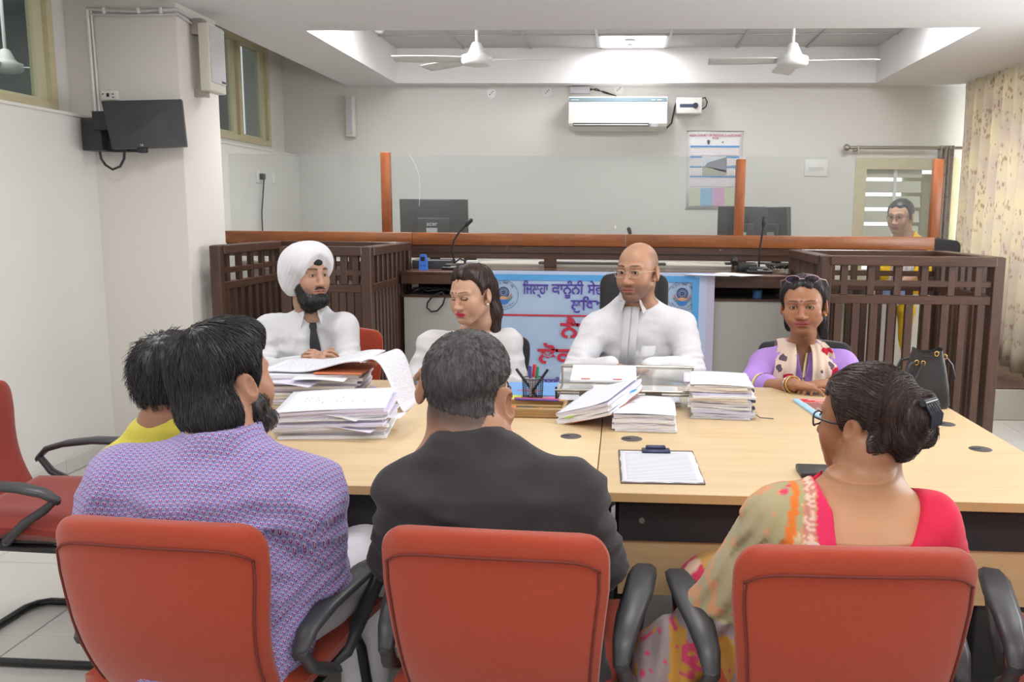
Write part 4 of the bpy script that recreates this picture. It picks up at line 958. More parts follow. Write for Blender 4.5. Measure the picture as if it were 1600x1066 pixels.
class Vol:
    def __init__(s, lo=None, hi=None, h=.008, axes=None):
        s.ax = axes if axes else [np.arange(lo[i], hi[i] + h, h) for i in range(3)]
        s.D = np.full([len(a) for a in s.ax], .08, f32)
    def put(s, lo, hi, fn, k=.01, op='u'):
        sl = []
        for i in range(3):
            a, b = np.searchsorted(s.ax[i], lo[i]), np.searchsorted(s.ax[i], hi[i])
            if b - a < 1: return s
            sl.append(slice(a, b))
        sl = tuple(sl)
        X = s.ax[0][sl[0]].astype(f32)[:, None, None]; Y = s.ax[1][sl[1]].astype(f32)[None, :, None]; Z = s.ax[2][sl[2]].astype(f32)[None, None, :]
        d = fn(X, Y, Z); c = s.D[sl]
        if op == 'u':
            h = np.maximum(k - np.abs(c - d), 0) / k; s.D[sl] = np.minimum(c, d) - h * h * (k * .25)
        elif op == 's':
            h = np.maximum(k - np.abs(c + d), 0) / k; s.D[sl] = np.maximum(c, -d) + h * h * (k * .25)
        elif op == 'i':
            h = np.maximum(k - np.abs(c - d), 0) / k; s.D[sl] = np.maximum(c, d) + h * h * (k * .25)
        return s
    def ell(s, c, r, R=None, k=.01, op='u', pad=.05):
        c = np.asarray(c, float); r = np.asarray(r, float); m = max(r) + pad
        def fn(X, Y, Z):
            x, y, z = X - f32(c[0]), Y - f32(c[1]), Z - f32(c[2])
            if R is not None:
                R3 = R.astype(f32)
                x, y, z = R3[0, 0] * x + R3[1, 0] * y + R3[2, 0] * z, R3[0, 1] * x + R3[1, 1] * y + R3[2, 1] * z, R3[0, 2] * x + R3[1, 2] * y + R3[2, 2] * z
            a, b, e = (x / f32(r[0])) ** 2, (y / f32(r[1])) ** 2, (z / f32(r[2])) ** 2
            k0 = np.sqrt(a + b + e); k1 = np.sqrt(a / f32(r[0] ** 2) + b / f32(r[1] ** 2) + e / f32(r[2] ** 2)) + f32(1e-6)
            return k0 * (k0 - 1) / k1
        return s.put(c - m, c + m, fn, k, op)
    def cone(s, a, b, ra, rb, k=.01, op='u', pad=.05, sq=None):
        """tapered capsule; sq = (axis, factor) flattens the section along an axis"""
        a = np.asarray(a, float); b = np.asarray(b, float); m = max(ra, rb) + pad; d = b - a; L2 = float(d @ d) + 1e-9
        def fn(X, Y, Z):
            x, y, z = X - f32(a[0]), Y - f32(a[1]), Z - f32(a[2])
            t = np.clip((x * f32(d[0]) + y * f32(d[1]) + z * f32(d[2])) / f32(L2), 0, 1)
            qx, qy, qz = x - t * f32(d[0]), y - t * f32(d[1]), z - t * f32(d[2])
            if sq is not None:
                n, f = sq; w = (qx * f32(n[0]) + qy * f32(n[1]) + qz * f32(n[2])) * f32(1 / f - 1)
                qx, qy, qz = qx + w * f32(n[0]), qy + w * f32(n[1]), qz + w * f32(n[2])
            return np.sqrt(qx * qx + qy * qy + qz * qz) - (f32(ra) + t * f32(rb - ra))
        return s.put(np.minimum(a, b) - m, np.maximum(a, b) + m, fn, k, op)
    def chain(s, pts, rs, k=.01, **kw):
        for i in range(len(pts) - 1): s.cone(pts[i], pts[i + 1], rs[i], rs[i + 1], k, **kw)
        return s
    def loft(s, st, yaw, k=.02, n=2.4, off=0, op='u'):
        """stacked oval sections: st = [(z, cx, cy, rx, ry)], turned by yaw about the vertical"""
        st = sorted(st); A = np.array(st, float); zs = A[:, 0]; ca, sa = math.cos(yaw), math.sin(yaw)
        m = A[:, 3:].max() + .06 + off
        lo = V(A[:, 1].min() - m, A[:, 2].min() - m, zs[0] - .06); hi = V(A[:, 1].max() + m, A[:, 2].max() + m, zs[-1] + .06)
        def fn(X, Y, Z):
            z = Z.ravel(); q = [np.interp(z, zs, A[:, i]).astype(f32)[None, None, :] for i in range(1, 5)]
            dx, dy = X - q[0], Y - q[1]; u, v = dx * f32(ca) + dy * f32(sa), -dx * f32(sa) + dy * f32(ca)
            rx, ry = q[2] + f32(off), q[3] + f32(off)
            kk = (np.abs(u / rx) ** n + np.abs(v / ry) ** n) ** f32(1 / n)
            d = (kk - 1) * np.minimum(rx, ry)
            cap = np.maximum(f32(zs[0] - off) - Z, Z - f32(zs[-1] + off))
            return np.maximum(d, cap)
        return s.put(lo, hi, fn, k, op)
    def near(s, t=.03):
        I = np.nonzero(np.abs(s.D) < t)
        return I, np.stack([s.ax[i][I[i]] for i in range(3)], 1)
    def disp(s, fn, t=.03):
        I, P = s.near(t); s.D[I] += fn(P).astype(f32); return s
    def clip(s, fn, k=.006, t=.079):
        """intersect with the region where fn(points) < 0"""
        I, P = s.near(t); d = fn(P).astype(f32); c = s.D[I]
        h = np.maximum(k - np.abs(c - d), 0) / k; s.D[I] = np.maximum(c, d) + h * h * (k * .25); return s
    def net(s):
        D = s.D; D[[0, -1]] = np.maximum(D[[0, -1]], .01); D[:, [0, -1]] = np.maximum(D[:, [0, -1]], .01); D[:, :, [0, -1]] = np.maximum(D[:, :, [0, -1]], .01)
        S = D < 0; n = np.array(D.shape); cs = list(itertools.product((0, 1), repeat=3))
        cut = lambda a, c: a[c[0]:n[0] - 1 + c[0], c[1]:n[1] - 1 + c[1], c[2]:n[2] - 1 + c[2]]
        cnt = sum(cut(S, c).astype(np.int8) for c in cs); act = (cnt > 0) & (cnt < 8)
        I = np.stack(np.nonzero(act), 1); N = len(I); idx = np.full(n - 1, -1, np.int64); idx[act] = np.arange(N)
        acc = np.zeros((N, 3)); num = np.zeros(N)
        for a in cs:
            for e in range(3):
                if a[e]: continue
                b = list(a); b[e] = 1
                da = D[I[:, 0] + a[0], I[:, 1] + a[1], I[:, 2] + a[2]]; db = D[I[:, 0] + b[0], I[:, 1] + b[1], I[:, 2] + b[2]]
                m = (da < 0) != (db < 0); t = np.where(m, da / np.where(m, da - db, 1), 0)
                p = np.tile(np.array(a, float), (N, 1)); p[:, e] += t; acc += p * m[:, None]; num += m
        G = I + acc / num[:, None]
        P = np.stack([np.interp(G[:, i], np.arange(n[i]), s.ax[i]) for i in range(3)], 1)
        Q = []
        for e in range(3):
            u, v = [(1, 2), (2, 0), (0, 1)][e]
            sl0 = [slice(1, n[i] - 1) for i in range(3)]; sl1 = list(sl0); sl0[e] = slice(0, n[e] - 1); sl1[e] = slice(1, n[e])
            A, B = S[tuple(sl0)], S[tuple(sl1)]; E = np.stack(np.nonzero(A != B), 1)
            if not len(E): continue
            g = E.copy(); off = np.ones(3, int); off[e] = 0; g = g + off
            ins = A[E[:, 0], E[:, 1], E[:, 2]]
            du = np.zeros(3, int); du[u] = 1; dv = np.zeros(3, int); dv[v] = 1
            c = [idx[tuple((g - o).T)] for o in (du + dv, dv, 0 * du, du)]
            q = np.stack(c, 1); q[~ins] = q[~ins][:, ::-1]; Q.append(q)
        return P, np.concatenate(Q)
def npmesh(name, P, F, colors=None, mi=None):
    me = bpy.data.meshes.new(name); me.vertices.add(len(P)); me.vertices.foreach_set('co', np.asarray(P, f32).ravel())
    me.loops.add(F.size); me.loops.foreach_set('vertex_index', F.ravel().astype(np.int32))
    k = F.shape[1]; me.polygons.add(len(F)); me.polygons.foreach_set('loop_start', np.arange(0, F.size, k, dtype=np.int32))
    try: me.polygons.foreach_set('loop_total', np.full(len(F), k, np.int32))
    except Exception: pass
    me.polygons.foreach_set('use_smooth', np.ones(len(F), bool))
    if mi is not None: me.polygons.foreach_set('material_index', mi.astype(np.int32))
    me.update(calc_edges=True); me.validate()
    if colors is not None:
        at_ = me.color_attributes.new('Col', 'FLOAT_COLOR', 'POINT'); at_.data.foreach_set('color', np.concatenate([colors, np.ones((len(P), 1))], 1).astype(f32).ravel())
    return me
def vmat(name, rough=.55, spec=.4, bump=.12, bs=300, bd=.001, sss=0, sheen=0, mottle=.05):
    """base colour painted per vertex (lips, brows, prints), with fine relief"""
    if name in MATS: return MATS[name]
    n = NT(name); a = n.n('ShaderNodeVertexColor'); a.layer_name = 'Col'; co = n.coord()
    f = n.noise(co, 14, 4); col = n.mix(f, n.mix(1.0, a.outputs[0], (1 - mottle,) * 3, 'MULTIPLY'), n.mix(1.0, a.outputs[0], (1.0,) * 3, 'MULTIPLY'))
    if bump: n.bump(n.noise(co, bs, 2), bump, bd)
    kw = {}
    if sss: kw = {'Subsurface Weight': sss, 'Subsurface Radius': (.012, .005, .003), 'Subsurface Scale': .5}
    if sheen: kw['Sheen Weight'] = sheen
    MATS[name] = n.fin(col, rough, 0, spec, **kw); return MATS[name]
M_skin = vmat('skin', .44, .4, .06, 260, .0006, .12)
def sstep(a, b, x): t = np.clip((x - a) / (b - a), 0, 1); return t * t * (3 - 2 * t)
def headR(yaw, pitch=0, roll=0):
    """columns = the head's own x (its left), y (back), z (up); yaw 0 faces -Y, +90 faces +X; pitch > 0 looks up; roll > 0 leans its crown to its right"""
    M = Matrix.Rotation(R_(yaw), 3, 'Z') @ Matrix.Rotation(R_(-pitch), 3, 'X') @ Matrix.Rotation(R_(-roll), 3, 'Y')
    return np.array(M)
class Head:
    def __init__(s, H, yaw, pitch=0, roll=0, sc=1, jaw=1, nose=1, cheek=1, smile=0, ear=1, sx=1):
        s.k3 = V(sx, 1, 1); s.smile = smile; s.ear = ear
        s.H = np.array(H, float); s.R = headR(yaw, pitch, roll); s.s = sc; s.jaw = jaw; s.nose = nose; s.cheek = cheek
    def w(s, *p): return s.H + s.R @ (np.array(p, float) * s.k3 * s.s)
    def loc(s, P): return ((P - s.H) @ s.R) / s.s / s.k3
    def e(s, v, c, r, k=.012, op='u', R=None): v.ell(s.w(*c), np.array(r) * s.k3 * s.s, s.R if R is None else s.R @ R, k, op)
    def c(s, v, a, b, ra, rb, k=.01, op='u'): v.cone(s.w(*a), s.w(*b), ra * s.s, rb * s.s, k, op)
    def skull(s, v, d=0):
        """main masses, grown by d; hair and turbans are shells of these"""
        e = s.e; j = s.jaw
        e(v, (0, .014, .044), (.076 + d, .095 + d, .083 + d), .02)
        e(v, (0, -.03, .018), (.067 + d, .064 + d, .086 + d), .03)
        e(v, (0, -.034, -.036), (.057 * j + d, .053 + d, .058 + d), .03)
        e(v, (0, -.066, -.09), (.027 * j + d, .027 + d, .021 + d), .03)
        for q in (-1, 1): s.c(v, (q * .052 * j, .005, -.052), (q * .018, -.066, -.093), .016 + d, .015 + d, .03)
        s.c(v, (0, .03, -.02), (0, .035, -.12), .052 + d, .052 + d, .03)
    def face(s, v, eyes='open'):
        e, c = s.e, s.c; s.skull(v); ck = s.cheek
        for q in (-1, 1):
            e(v, (q * .041, -.064, -.016), (.024 * ck, .02, .022), .025)
            e(v, (q * .036, -.066, -.045), (.02 * ck, .018, .024), .03)
            c(v, (q * .012, -.093, .032), (q * .046, -.076, .033), .0095, .008, .014)
            e(v, (q * .031, -.101, .011), (.0185, .015, .0115), .012, 's')
            e(v, (q * .031, -.0785, .010), (.0165, .0155, .0135), .006)
            if eyes == 'open': e(v, (q * .031, -.096, .0095), (.0142, .012, .0060), .003, 's')
            elif eyes == 'half': e(v, (q * .031, -.096, .0065), (.0125, .012, .0032), .003, 's')
            e(v, (q * .0135 * s.nose, -.099, -.033), (.0095, .011, .008), .008)
            e(v, (q * .0065, -.1035, -.0405), (.0035, .005, .003), .003, 's')
            Re = np.array(Matrix.Rotation(R_(q * (24 + 8 * (s.ear - 1) * 10)), 3, 'Z') @ Matrix.Rotation(R_(-12), 3, 'X'))
            e(v, (q * (.083 + .03 * (s.ear - 1)), .014, -.001), (.0098, .0205 * s.ear, .033 * s.ear), .006, R=Re)
            e(v, (q * (.094 + .03 * (s.ear - 1)), .008, .004), (.0075, .011 * s.ear, .019 * s.ear), .005, 's', R=Re)
            e(v, (q * .076, .0, -.026), (.0075, .009, .009), .006)
        c(v, (0, -.089, .024), (0, -.112, -.026), .0085, .0105 * s.nose, .014)
        e(v, (0, -.112, -.031), (.0125 * s.nose, .011, .0098), .008)
        e(v, (0, -.084, -.062), (.03, .012, .018), .018)
        e(v, (0, -.0925, -.0575), (.024, .0085, .0052), .007)
        e(v, (0, -.0905, -.0685), (.021, .0085, .0062), .007)
        sm = s.smile
        c(v, (-.013, -.0965, -.0628), (.013, -.0965, -.0628), .0016, .0016, .004, 's')
        for q in (-1, 1):
            c(v, (q * .012, -.0965, -.0628), (q * .027, -.09, -.0628 + sm * .008), .0016, .0016, .004, 's')
            if sm: e(v, (q * .036, -.078, -.045), (.013, .012, .012), .014); c(v, (q * .030, -.09, -.040), (q * .036, -.082, -.062), .0012, .0012, .006, 's')
        e(v, (0, -.0925, -.078), (.014, .006, .004), .008, 's')
    def eyes(s, parent, iris=(58, 40, 30), look=(0, 0)):
        for q in (-1, 1):
            mb = MB(); R4 = Matrix(s.R.tolist()).to_4x4(); c = Vector(s.w(q * .031, -.0782, .010)); r = .0131 * s.s
            Mq = Matrix.Translation(c) @ R4 @ Matrix.Rotation(R_(look[0]), 4, 'Z') @ Matrix.Rotation(R_(look[1]), 4, 'X') @ Matrix.Rotation(R_(90), 4, 'X')
            n = 16; ths = [0, 12, 27, 33, 44, 60, 90, 120, 150, 180]; vs = []
            for th in ths:
                a = R_(th); vs += [Mq @ Vector((r * math.sin(a) * math.cos(2 * math.pi * k / n), r * math.sin(a) * math.sin(2 * math.pi * k / n), r * math.cos(a))) for k in range(n)]
            for i in range(len(ths) - 1):
                mb.cur = 2 if i < 1 else (1 if i < 3 else 0)
                o = len(mb.v); mb.add(vs[i * n:(i + 2) * n], [(k, n + k, n + (k + 1) % n, (k + 1) % n) for k in range(n)], True)
            obj('eye', mb, [mat('eye_white', (204, 197, 190), .3), mat('iris_%d' % iris[0], iris, .2), mat('pupil', (14, 12, 12), .15)], parent)
def face_paint(h, skin, lip=(150, 90, 84), brow=(40, 32, 30), brow_w=1, stubble=0, buzz=0, lash=0, bindi=None, sindoor=None):
    skin, lip, brow = np.array(lin(skin)), np.array(lin(lip)), np.array(lin(brow))
    def fn(P):
        L = h.loc(P); x, y, z = L.T; ax = np.abs(x); C = np.tile(skin, (len(P), 1))
        mixc = lambda C, m, c: C * (1 - m[:, None]) + np.asarray(c) * m[:, None]
        n = vnoise(L * 60)
        C = mixc(C, np.clip(.10 * sstep(-.05, .0, -np.abs(z + .02)) * (y < -.05), 0, 1), np.array(lin((190, 110, 92))))
        if stubble:
            m = sstep(-.028, -.055, z + .25 * (ax > .052) * 0) * sstep(.02, -.02, y) * (z > -.125) * (1 - sstep(1.35, .9, ((x / .028) ** 2 + ((z + .063) / .0135) ** 2)))
            ms = sstep(-.038, -.046, z) * (z > -.056) * (ax < .032) * (y < -.07)
            C = mixc(C, np.clip(np.maximum(m, ms) * stubble * (1 + .25 * n), 0, 1), np.array(lin((70, 62, 62))))
        if buzz:
            m = sstep(.012, .045, z) * sstep(-.045, -.01, y + .4 * np.maximum(0, z - .1)) * sstep(.135, .06, z + .5 * np.maximum(0, -y))
            C = mixc(C, np.clip(m * buzz, 0, 1), np.array(lin((84, 74, 70))))
        m = sstep(1.25, .8, (x / (.0285 + .004 * h.smile)) ** 2 + ((z + .0628 - h.smile * 9 * x ** 2) / .0115) ** 2) * (y < -.076)
        C = mixc(C, m, lip)
        C = mixc(C, (np.abs(z + .0628 - .12 * ax ** 2 * 60 * .1) < .0011) * m * .7, lip * .35)
        zc = .0325 + .32 * ax - 4.6 * ax ** 2
        m = sstep(1.0, .55, np.abs(z - zc) / (.0048 * brow_w * (1.15 - .5 * sstep(.03, .055, ax)))) * sstep(.010, .016, ax) * sstep(.056, .048, ax) * (y < -.045) * (1 + .2 * n)
        C = mixc(C, np.clip(m, 0, 1) * .85, brow)
        # dark rim of the lids
        q = np.sqrt(((ax - .031) / .0150) ** 2 + ((z - .0095) / .0072) ** 2)
        C = mixc(C, sstep(.32, .08, np.abs(q - .98)) * (y < -.07) * (.45 + .4 * lash), np.array(lin((48, 36, 34))))
        if lash > .9: C = mixc(C, ((np.abs(z - .0035) < .0022) & (np.abs(ax - .031) < .0155) & (y < -.07)).astype(float) * .9, np.array(lin((36, 28, 28))))
        if bindi is not None: C = mixc(C, sstep(1.3, .8, np.sqrt(x ** 2 + (z - .038) ** 2) / .0034) * (y < -.06), np.array(lin(bindi)))
        if sindoor is not None: C = mixc(C, sstep(1.3, .8, np.sqrt((x / .4) ** 2 + (z - .088) ** 2) / .008) * (y < -.04), np.array(lin(sindoor)))
        return C
    return fn
def axes_for(lo, hi, fine, h, H):
    """uneven grid: step h inside the fine boxes, H elsewhere"""
    out = []
    for i in range(3):
        iv = [(f[0][i], f[1][i]) for f in fine]; x = lo[i]; a = []
        while x < hi[i]:
            a.append(x); x += h if any(p - H <= x <= q for p, q in iv) else H
        a.append(x); out.append(np.array(a))
    return out
def hand(W, d, up, left, curl=(20, 30, 25), spread=6, s=1, thumb=0, h=.0032, fore=None):
    """one hand grown from the wrist W along d, back of the hand facing up; five fingers of their own"""
    x = np.array(d, float); x /= np.linalg.norm(x); z = np.array(up, float); z -= x * z.dot(x); z /= np.linalg.norm(z); y = np.cross(z, x)
    R = np.stack([x, y, z], 1); W = np.array(W, float); w = lambda *p: W + R @ (np.array(p, float) * s); t = -1 if left else 1
    v = Vol(W - .22 * s, W + .22 * s, h)
    if fore is not None: v.cone(W + (np.array(fore) - W) * min(1, .1 / (np.linalg.norm(np.array(fore) - W) + 1e-6)), w(0, 0, 0), .031 * s, .025 * s, .01, sq=(z, .8))
    v.ell(w(.048, 0, -.001), np.array((.054, .040, .0155)) * s, R, .012); v.cone(w(-.01, 0, 0), w(.03, 0, 0), .024 * s, .024 * s, .015, sq=(z, .75))
    base = [(.088, .031), (.094, .0105), (.09, -.0105), (.08, -.030)]; lens = [.070, .079, .073, .057]; rs = [.0092, .0095, .009, .008]
    for i, ((bx, by), L, r) in enumerate(zip(base, lens, rs)):
        by *= t; p = V(bx, by, 0); v.cone(w(.03, by * .6, .001), w(*p), .013 * s, r * 1.12 * s, .01)
        ang = 0; yaw = R_((1.5 - i) * spread * t)
        for k, (f, c_) in enumerate(zip((.46, .30, .24), curl)):
            ang += R_(c_ + i * 2); q = p + L * f * V(math.cos(ang) * math.cos(yaw), math.cos(ang) * math.sin(yaw), -math.sin(ang))
            v.cone(w(*p), w(*q), r * (1 - .1 * k) * s, r * (1 - .1 * (k + 1)) * s, .0035); p = q
    a, b, c, d_ = V(.016, t * .02, -.006), V(.046, t * (.046 - thumb * .02), -.012), V(.074, t * (.056 - thumb * .035), -.016), V(.098, t * (.058 - thumb * .045), -.02)
    v.chain([w(*a), w(*b), w(*c), w(*d_)], [.0155 * s, .0125 * s, .0105 * s, .008 * s], .006)
    return v.net()
def merge(parts):
    P, F, n = [], [], 0
    for p, f in parts: P.append(p); F.append(f + n); n += len(p)
    return np.concatenate(P), np.concatenate(F)
# ------------------------------------------------------------------ people
M_trou = mat('dark_trousers', (58, 58, 66), .85, 0, .3, .08); M_trouw = mat('white_cotton', (214, 214, 220), .85, 0, .3, .03, 8, .2, 60, .004)
M_shoe = mat('black_shoe', (40, 38, 38), .4)
def cloth(name, c, c2=None, rough=.85, weave=420, fold=.35, sheen=.1):
    if name in MATS: return MATS[name]
    n = NT(name); co = n.coord(); a = n.noise(co, 7, 4, .6, .4); b = n.noise(co, weave, 1)
    c2 = c2 or tuple(v * .95 for v in c)
    col = n.mix(n.ramp(a, [(.35, (0, 0, 0)), (.65, (1, 1, 1))]), lin(c2), lin(c))
    h = n.math('ADD', n.math('MULTIPLY', n.noise(co, 22, 3, .5, 1.0), fold), n.math('MULTIPLY', b, .04))
    n.bump(h, .35, .006); n.set(n.b, 'Sheen Weight', sheen)
    MATS[name] = n.fin(col, rough, 0, .25); return MATS[name]
M_vcloth = vmat('printed_cloth', .85, .2, .15, 300, .001, 0, .1, .04)
def npv(p): return np.array(p, float)
class Fig:
    """a seated or standing figure; joints in world coordinates, f = the way the body faces"""
    def __init__(s, lab, base, f, skin, group=None):
        s.root = thing('person', lab, 'person', base, group)
        s.f = npv(f); s.f /= np.linalg.norm(s.f); s.left = V(-s.f[1], s.f[0], 0) * 1.0; s.f = V(s.f[0], s.f[1], 0); s.left = V(-s.f[1], s.f[0], 0)
        s.yaw = math.atan2(s.left[1], s.left[0]); s.skin = skin
        s.extra = []
    def joints(s, N, P, SL, SR, EL, ER, WL, WR): s.N, s.P, s.S, s.E, s.W = npv(N), npv(P), [npv(SL), npv(SR)], [npv(EL), npv(ER)], [npv(WL), npv(WR)]; m = (s.S[0] + s.S[1]) / 2; s.S = [q + (m - q) * V(1, 1, 0) * .07 - V(0, 0, .026) for q in s.S]
    def stations(s, sw, dp, waist, wd, hip, hd, drop=.02):
        N, P = s.N, s.P; L = N[2] - P[2]
        def c(t, fw=0): q = N + (P - N) * t + s.f * fw; return q[2], q[0], q[1]
        st = [(*c(-.02), .055, .055), (*c(.05), .075, .062), (*c(.14), sw * .66, dp * .72), (*c(.24), sw * .93, dp * .92), (*c(.42, .012), sw * .97, dp), (*c(.62, .015), (sw * .97 + waist) / 2, (dp + wd) / 2), (*c(.82, .02), waist, wd), (*c(1.0, .01), hip, hd), (*c(1.22), hip * .95, hd * .95)]
        s.st = st; return st
    def body(s, h, paint, fineN=.02, eyes='open', arm=(.043, .036, .026), off=-.012, hands=((20, 30, 25), (20, 30, 25)), hdir=None, hup=None, hs=.95, thumb=0, neck=.054, fx=.13):
        H, N = h.H, s.N; s.h = h; s.neckr = neck
        allp = np.stack([H + .16, H - .16, N + .25, N - .25, s.P - .22, s.P + .22] + s.S + s.E + s.W); lo, hi = allp.min(0) - .08, allp.max(0) + .08
        box = [(np.minimum(H - .135, N - .0 - V(fx, .12, fineN)) , np.maximum(H + .16, N + V(fx, .12, 0)))]
        v = Vol(axes=axes_for(lo, hi, box, .0029, .013))
        h.face(v, eyes)
        nk = neck; v.chain([H + h.R @ (V(0, .028, -.04) * h.s), H * .45 + N * .55 + h.R @ V(0, .014, 0), N - V(0, 0, .03)], [nk, nk * .98, nk * 1.12], .02)
        v.loft(s.st, s.yaw, .04, 2.3, off)
        for q in (0, 1):
            g = 1 if q == 0 else -1
            v.cone(N - V(0, 0, .035) + s.left * g * .03, s.S[q], .04, .045, .05)
            v.cone(s.S[q], s.E[q], arm[0], arm[1], .03); v.cone(s.E[q], s.W[q], arm[1], arm[2], .015)
        for fn in s.extra: fn(v)
        isl = [v.net()]
        for q in (0, 1):
            d = npv(hdir[q]) if hdir and hdir[q] is not None else s.W[q] - s.E[q]
            isl.append(hand(s.W[q], d, hup[q] if hup and hup[q] is not None else (0, 0, 1), q == 0, hands[q], s=hs, fore=s.E[q], thumb=thumb))
        P, F = merge(isl)
        s.bodyo = link('body', npmesh('body', P, F, paint(P)), M_skin, s.root)
        if eyes != 'shut': h.eyes(s.root)
        return s
    def garment(s, name, m, arm=(.06, .05, .04), sleeve=1.0, off=.004, wr=.004, cut=None, h=.0085, paint=None, neckr=.06, seed=0, cuff=True, sq=.85, extra=None):
        allp = np.stack([s.N + V(0, 0, .06), s.N - .24, s.N + .2 * V(1, 1, 0), s.P - .24, s.P + V(.24, .24, 0)] + s.S + s.E + s.W); lo, hi = allp.min(0) - .09, allp.max(0) + .09
        v = Vol(lo, hi, h); v.loft(s.st, s.yaw, .02, 2.3, off)
        for q in (0, 1):
            g = 1 if q == 0 else -1
            v.cone(s.N - V(0, 0, .05) + s.left * g * .045, s.S[q], .048, arm[0] * .9, .05)
            v.ell(s.S[q] - s.left * g * .015 - V(0, 0, .01), (arm[0] * .97,) * 3, None, .05)
            v.cone(s.S[q], s.E[q], arm[0], arm[1], .022)
            if sleeve > .5:
                e = s.E[q] + (s.W[q] - s.E[q]) * min(1, (sleeve - .5) * 2); v.cone(s.E[q], e, arm[1], arm[1] + (arm[2] - arm[1]) * min(1, (sleeve - .5) * 2), .012)
        if extra: extra(v)
        sd = seed * 17.3
        def fold(P):
            a = vnoise(P * V(10, 10, 20) + sd); b = vnoise(P * V(22, 22, 36) + sd + 7); c_ = vnoise(P * 6 + sd + 3)
            d = wr * (1.1 * (np.abs(a) * 2 - .8) + .45 * b + .6 * c_)
            for q in (0, 1):                       # creases gathered round the elbows
                r = np.linalg.norm(P - s.E[q], axis=1); ax = s.E[q] - s.S[q]; ax /= np.linalg.norm(ax); t = (P - s.E[q]) @ ax
                d += wr * .9 * np.exp(-(r / .09) ** 2) * np.sin(t * 190 + 3 * a)
                r2 = np.linalg.norm(P - (s.S[q] - V(0, 0, .1)), axis=1); t2 = (P - s.S[q]) @ (ax * .5 + s.left * (.8 if q else -.8))
                d += wr * .6 * np.exp(-(r2 / .08) ** 2) * np.sin(t2 * 120 + 2 * b)
            return d
        if wr: v.disp(fold)
        if cut: cut(v)
        if neckr: v.cone(s.N + V(0, 0, -.03) + s.f * .012, s.N + (s.h.H - s.N) * .6, neckr, neckr, .006, 's')
        if s.P[2] > 0: v.clip(lambda P: s.P[2] - .1 - P[:, 2] if not isinstance(paint, str) else -np.ones(len(P)))
        P, F = v.net(); me = npmesh(name, P, F, paint(P) if callable(paint) else None)
        return link(name, me, m, s.root)
    def tl(s, P):
        """torso coordinates: x to the figure's left, y forwards, z up, from the neck base"""
        Q = P - s.N; return np.stack([Q @ s.left, Q @ s.f, Q[:, 2]], 1)
    def w(s, x, y, z): return Vector(s.N + s.left * x + s.f * y + V(0, 0, z))
    def front(s, t, x):
        """forward offset of the loft's surface at fraction t down the trunk, x to the side"""
        N, P = s.N, s.P; z = N[2] + (P[2] - N[2]) * t; A = np.array(sorted(s.st)); q = [np.interp(z, A[:, 0], A[:, i]) for i in range(1, 5)]
        d = q[3] * max(.02, 1 - abs(x / q[2]) ** 2.3) ** (1 / 2.3); c = V(q[0], q[1], z) + s.left * x + s.f * d
        return c
    def collar(s, m, r=.062, hgt=.036, open_=.5, pt=.05, back=.012, tilt=.0):
        mb = MB(); c = s.N + s.f * .012 + V(0, 0, -.012); nseg = 30; a0 = math.pi / 2 + open_; vs = []; up = (s.h.H - s.N); up = up / np.linalg.norm(up); up = up * .6 + V(0, 0, .4)
        def ring(rr, dz, dip=0):
            o = []
            for k in range(nseg + 1):
                a = a0 + (2 * math.pi - 2 * open_) * k / nseg      # from the figure's front round the back to the front again
                fr = math.sin(a)
                p = c + s.left * math.cos(a) * rr + s.f * math.sin(a) * rr * .98 + up * (dz + (.012 if fr < 0 else .0) * (-fr) - dip * max(0, fr)); o.append(p)
            return o
        rows = [ring(r + .004, -.012, .012), ring(r - .001, hgt, .012), ring(r + .003, hgt + .003, .012), ring(r + .014, .004, .01)]
        W = nseg + 1; vs = [p for rw in rows for p in rw]
        fs = [(i * W + k, i * W + k + 1, (i + 1) * W + k + 1, (i + 1) * W + k) for i in range(3) for k in range(nseg)]
        mb.add(vs, fs, True)
        # two collar points
        for k0, g in ((0, 1), (nseg, -1)):
            A, B = rows[2][k0], rows[2][k0 + g * 6]; Cc, D_ = rows[3][k0] + s.f * .012 + V(0, 0, -pt * .8) - s.left * 0, rows[3][k0 + g * 6] + V(0, 0, -.012)
            tip = (rows[3][k0] + rows[3][k0 + g * 3]) / 2 + s.f * .018 + V(0, 0, -pt); A2 = A + s.f * .004
            q = [A2, B + s.f * .004, D_ + s.f * .006, tip, rows[3][k0] + s.f * .012]; mb.add(q + [p - s.f * .003 for p in q], [(0, 1, 2, 3, 4), (9, 8, 7, 6, 5)] + [(i, (i + 1) % 5, (i + 1) % 5 + 5, i + 5) for i in range(5)], False)
        return obj('collar', mb, m, s.root)
    def legs(s, m, knees, ankles, r=(.085, .062, .045), shoe=True, name='trousers', h=.014):
        allp = np.stack([s.P - .2, s.P + .2] + [npv(k) for k in knees + ankles]); v = Vol(allp.min(0) - .12, allp.max(0) + .12, h)
        v.ell(s.P - V(0, 0, .0), (.165, .13, .10), np.array(Matrix.Rotation(s.yaw, 3, 'Z')), .04)
        for q in (0, 1):
            hp = s.P + s.left * (.085 if q == 0 else -.085) - V(0, 0, .03)
            v.cone(hp, knees[q], r[0], r[1] * 1.08, .04); v.cone(knees[q], ankles[q], r[1], r[2], .02)
        v.disp(lambda P: .004 * vnoise(P * V(16, 16, 26)))
        P, F = v.net(); link(name, npmesh(name, P, F), m, s.root)
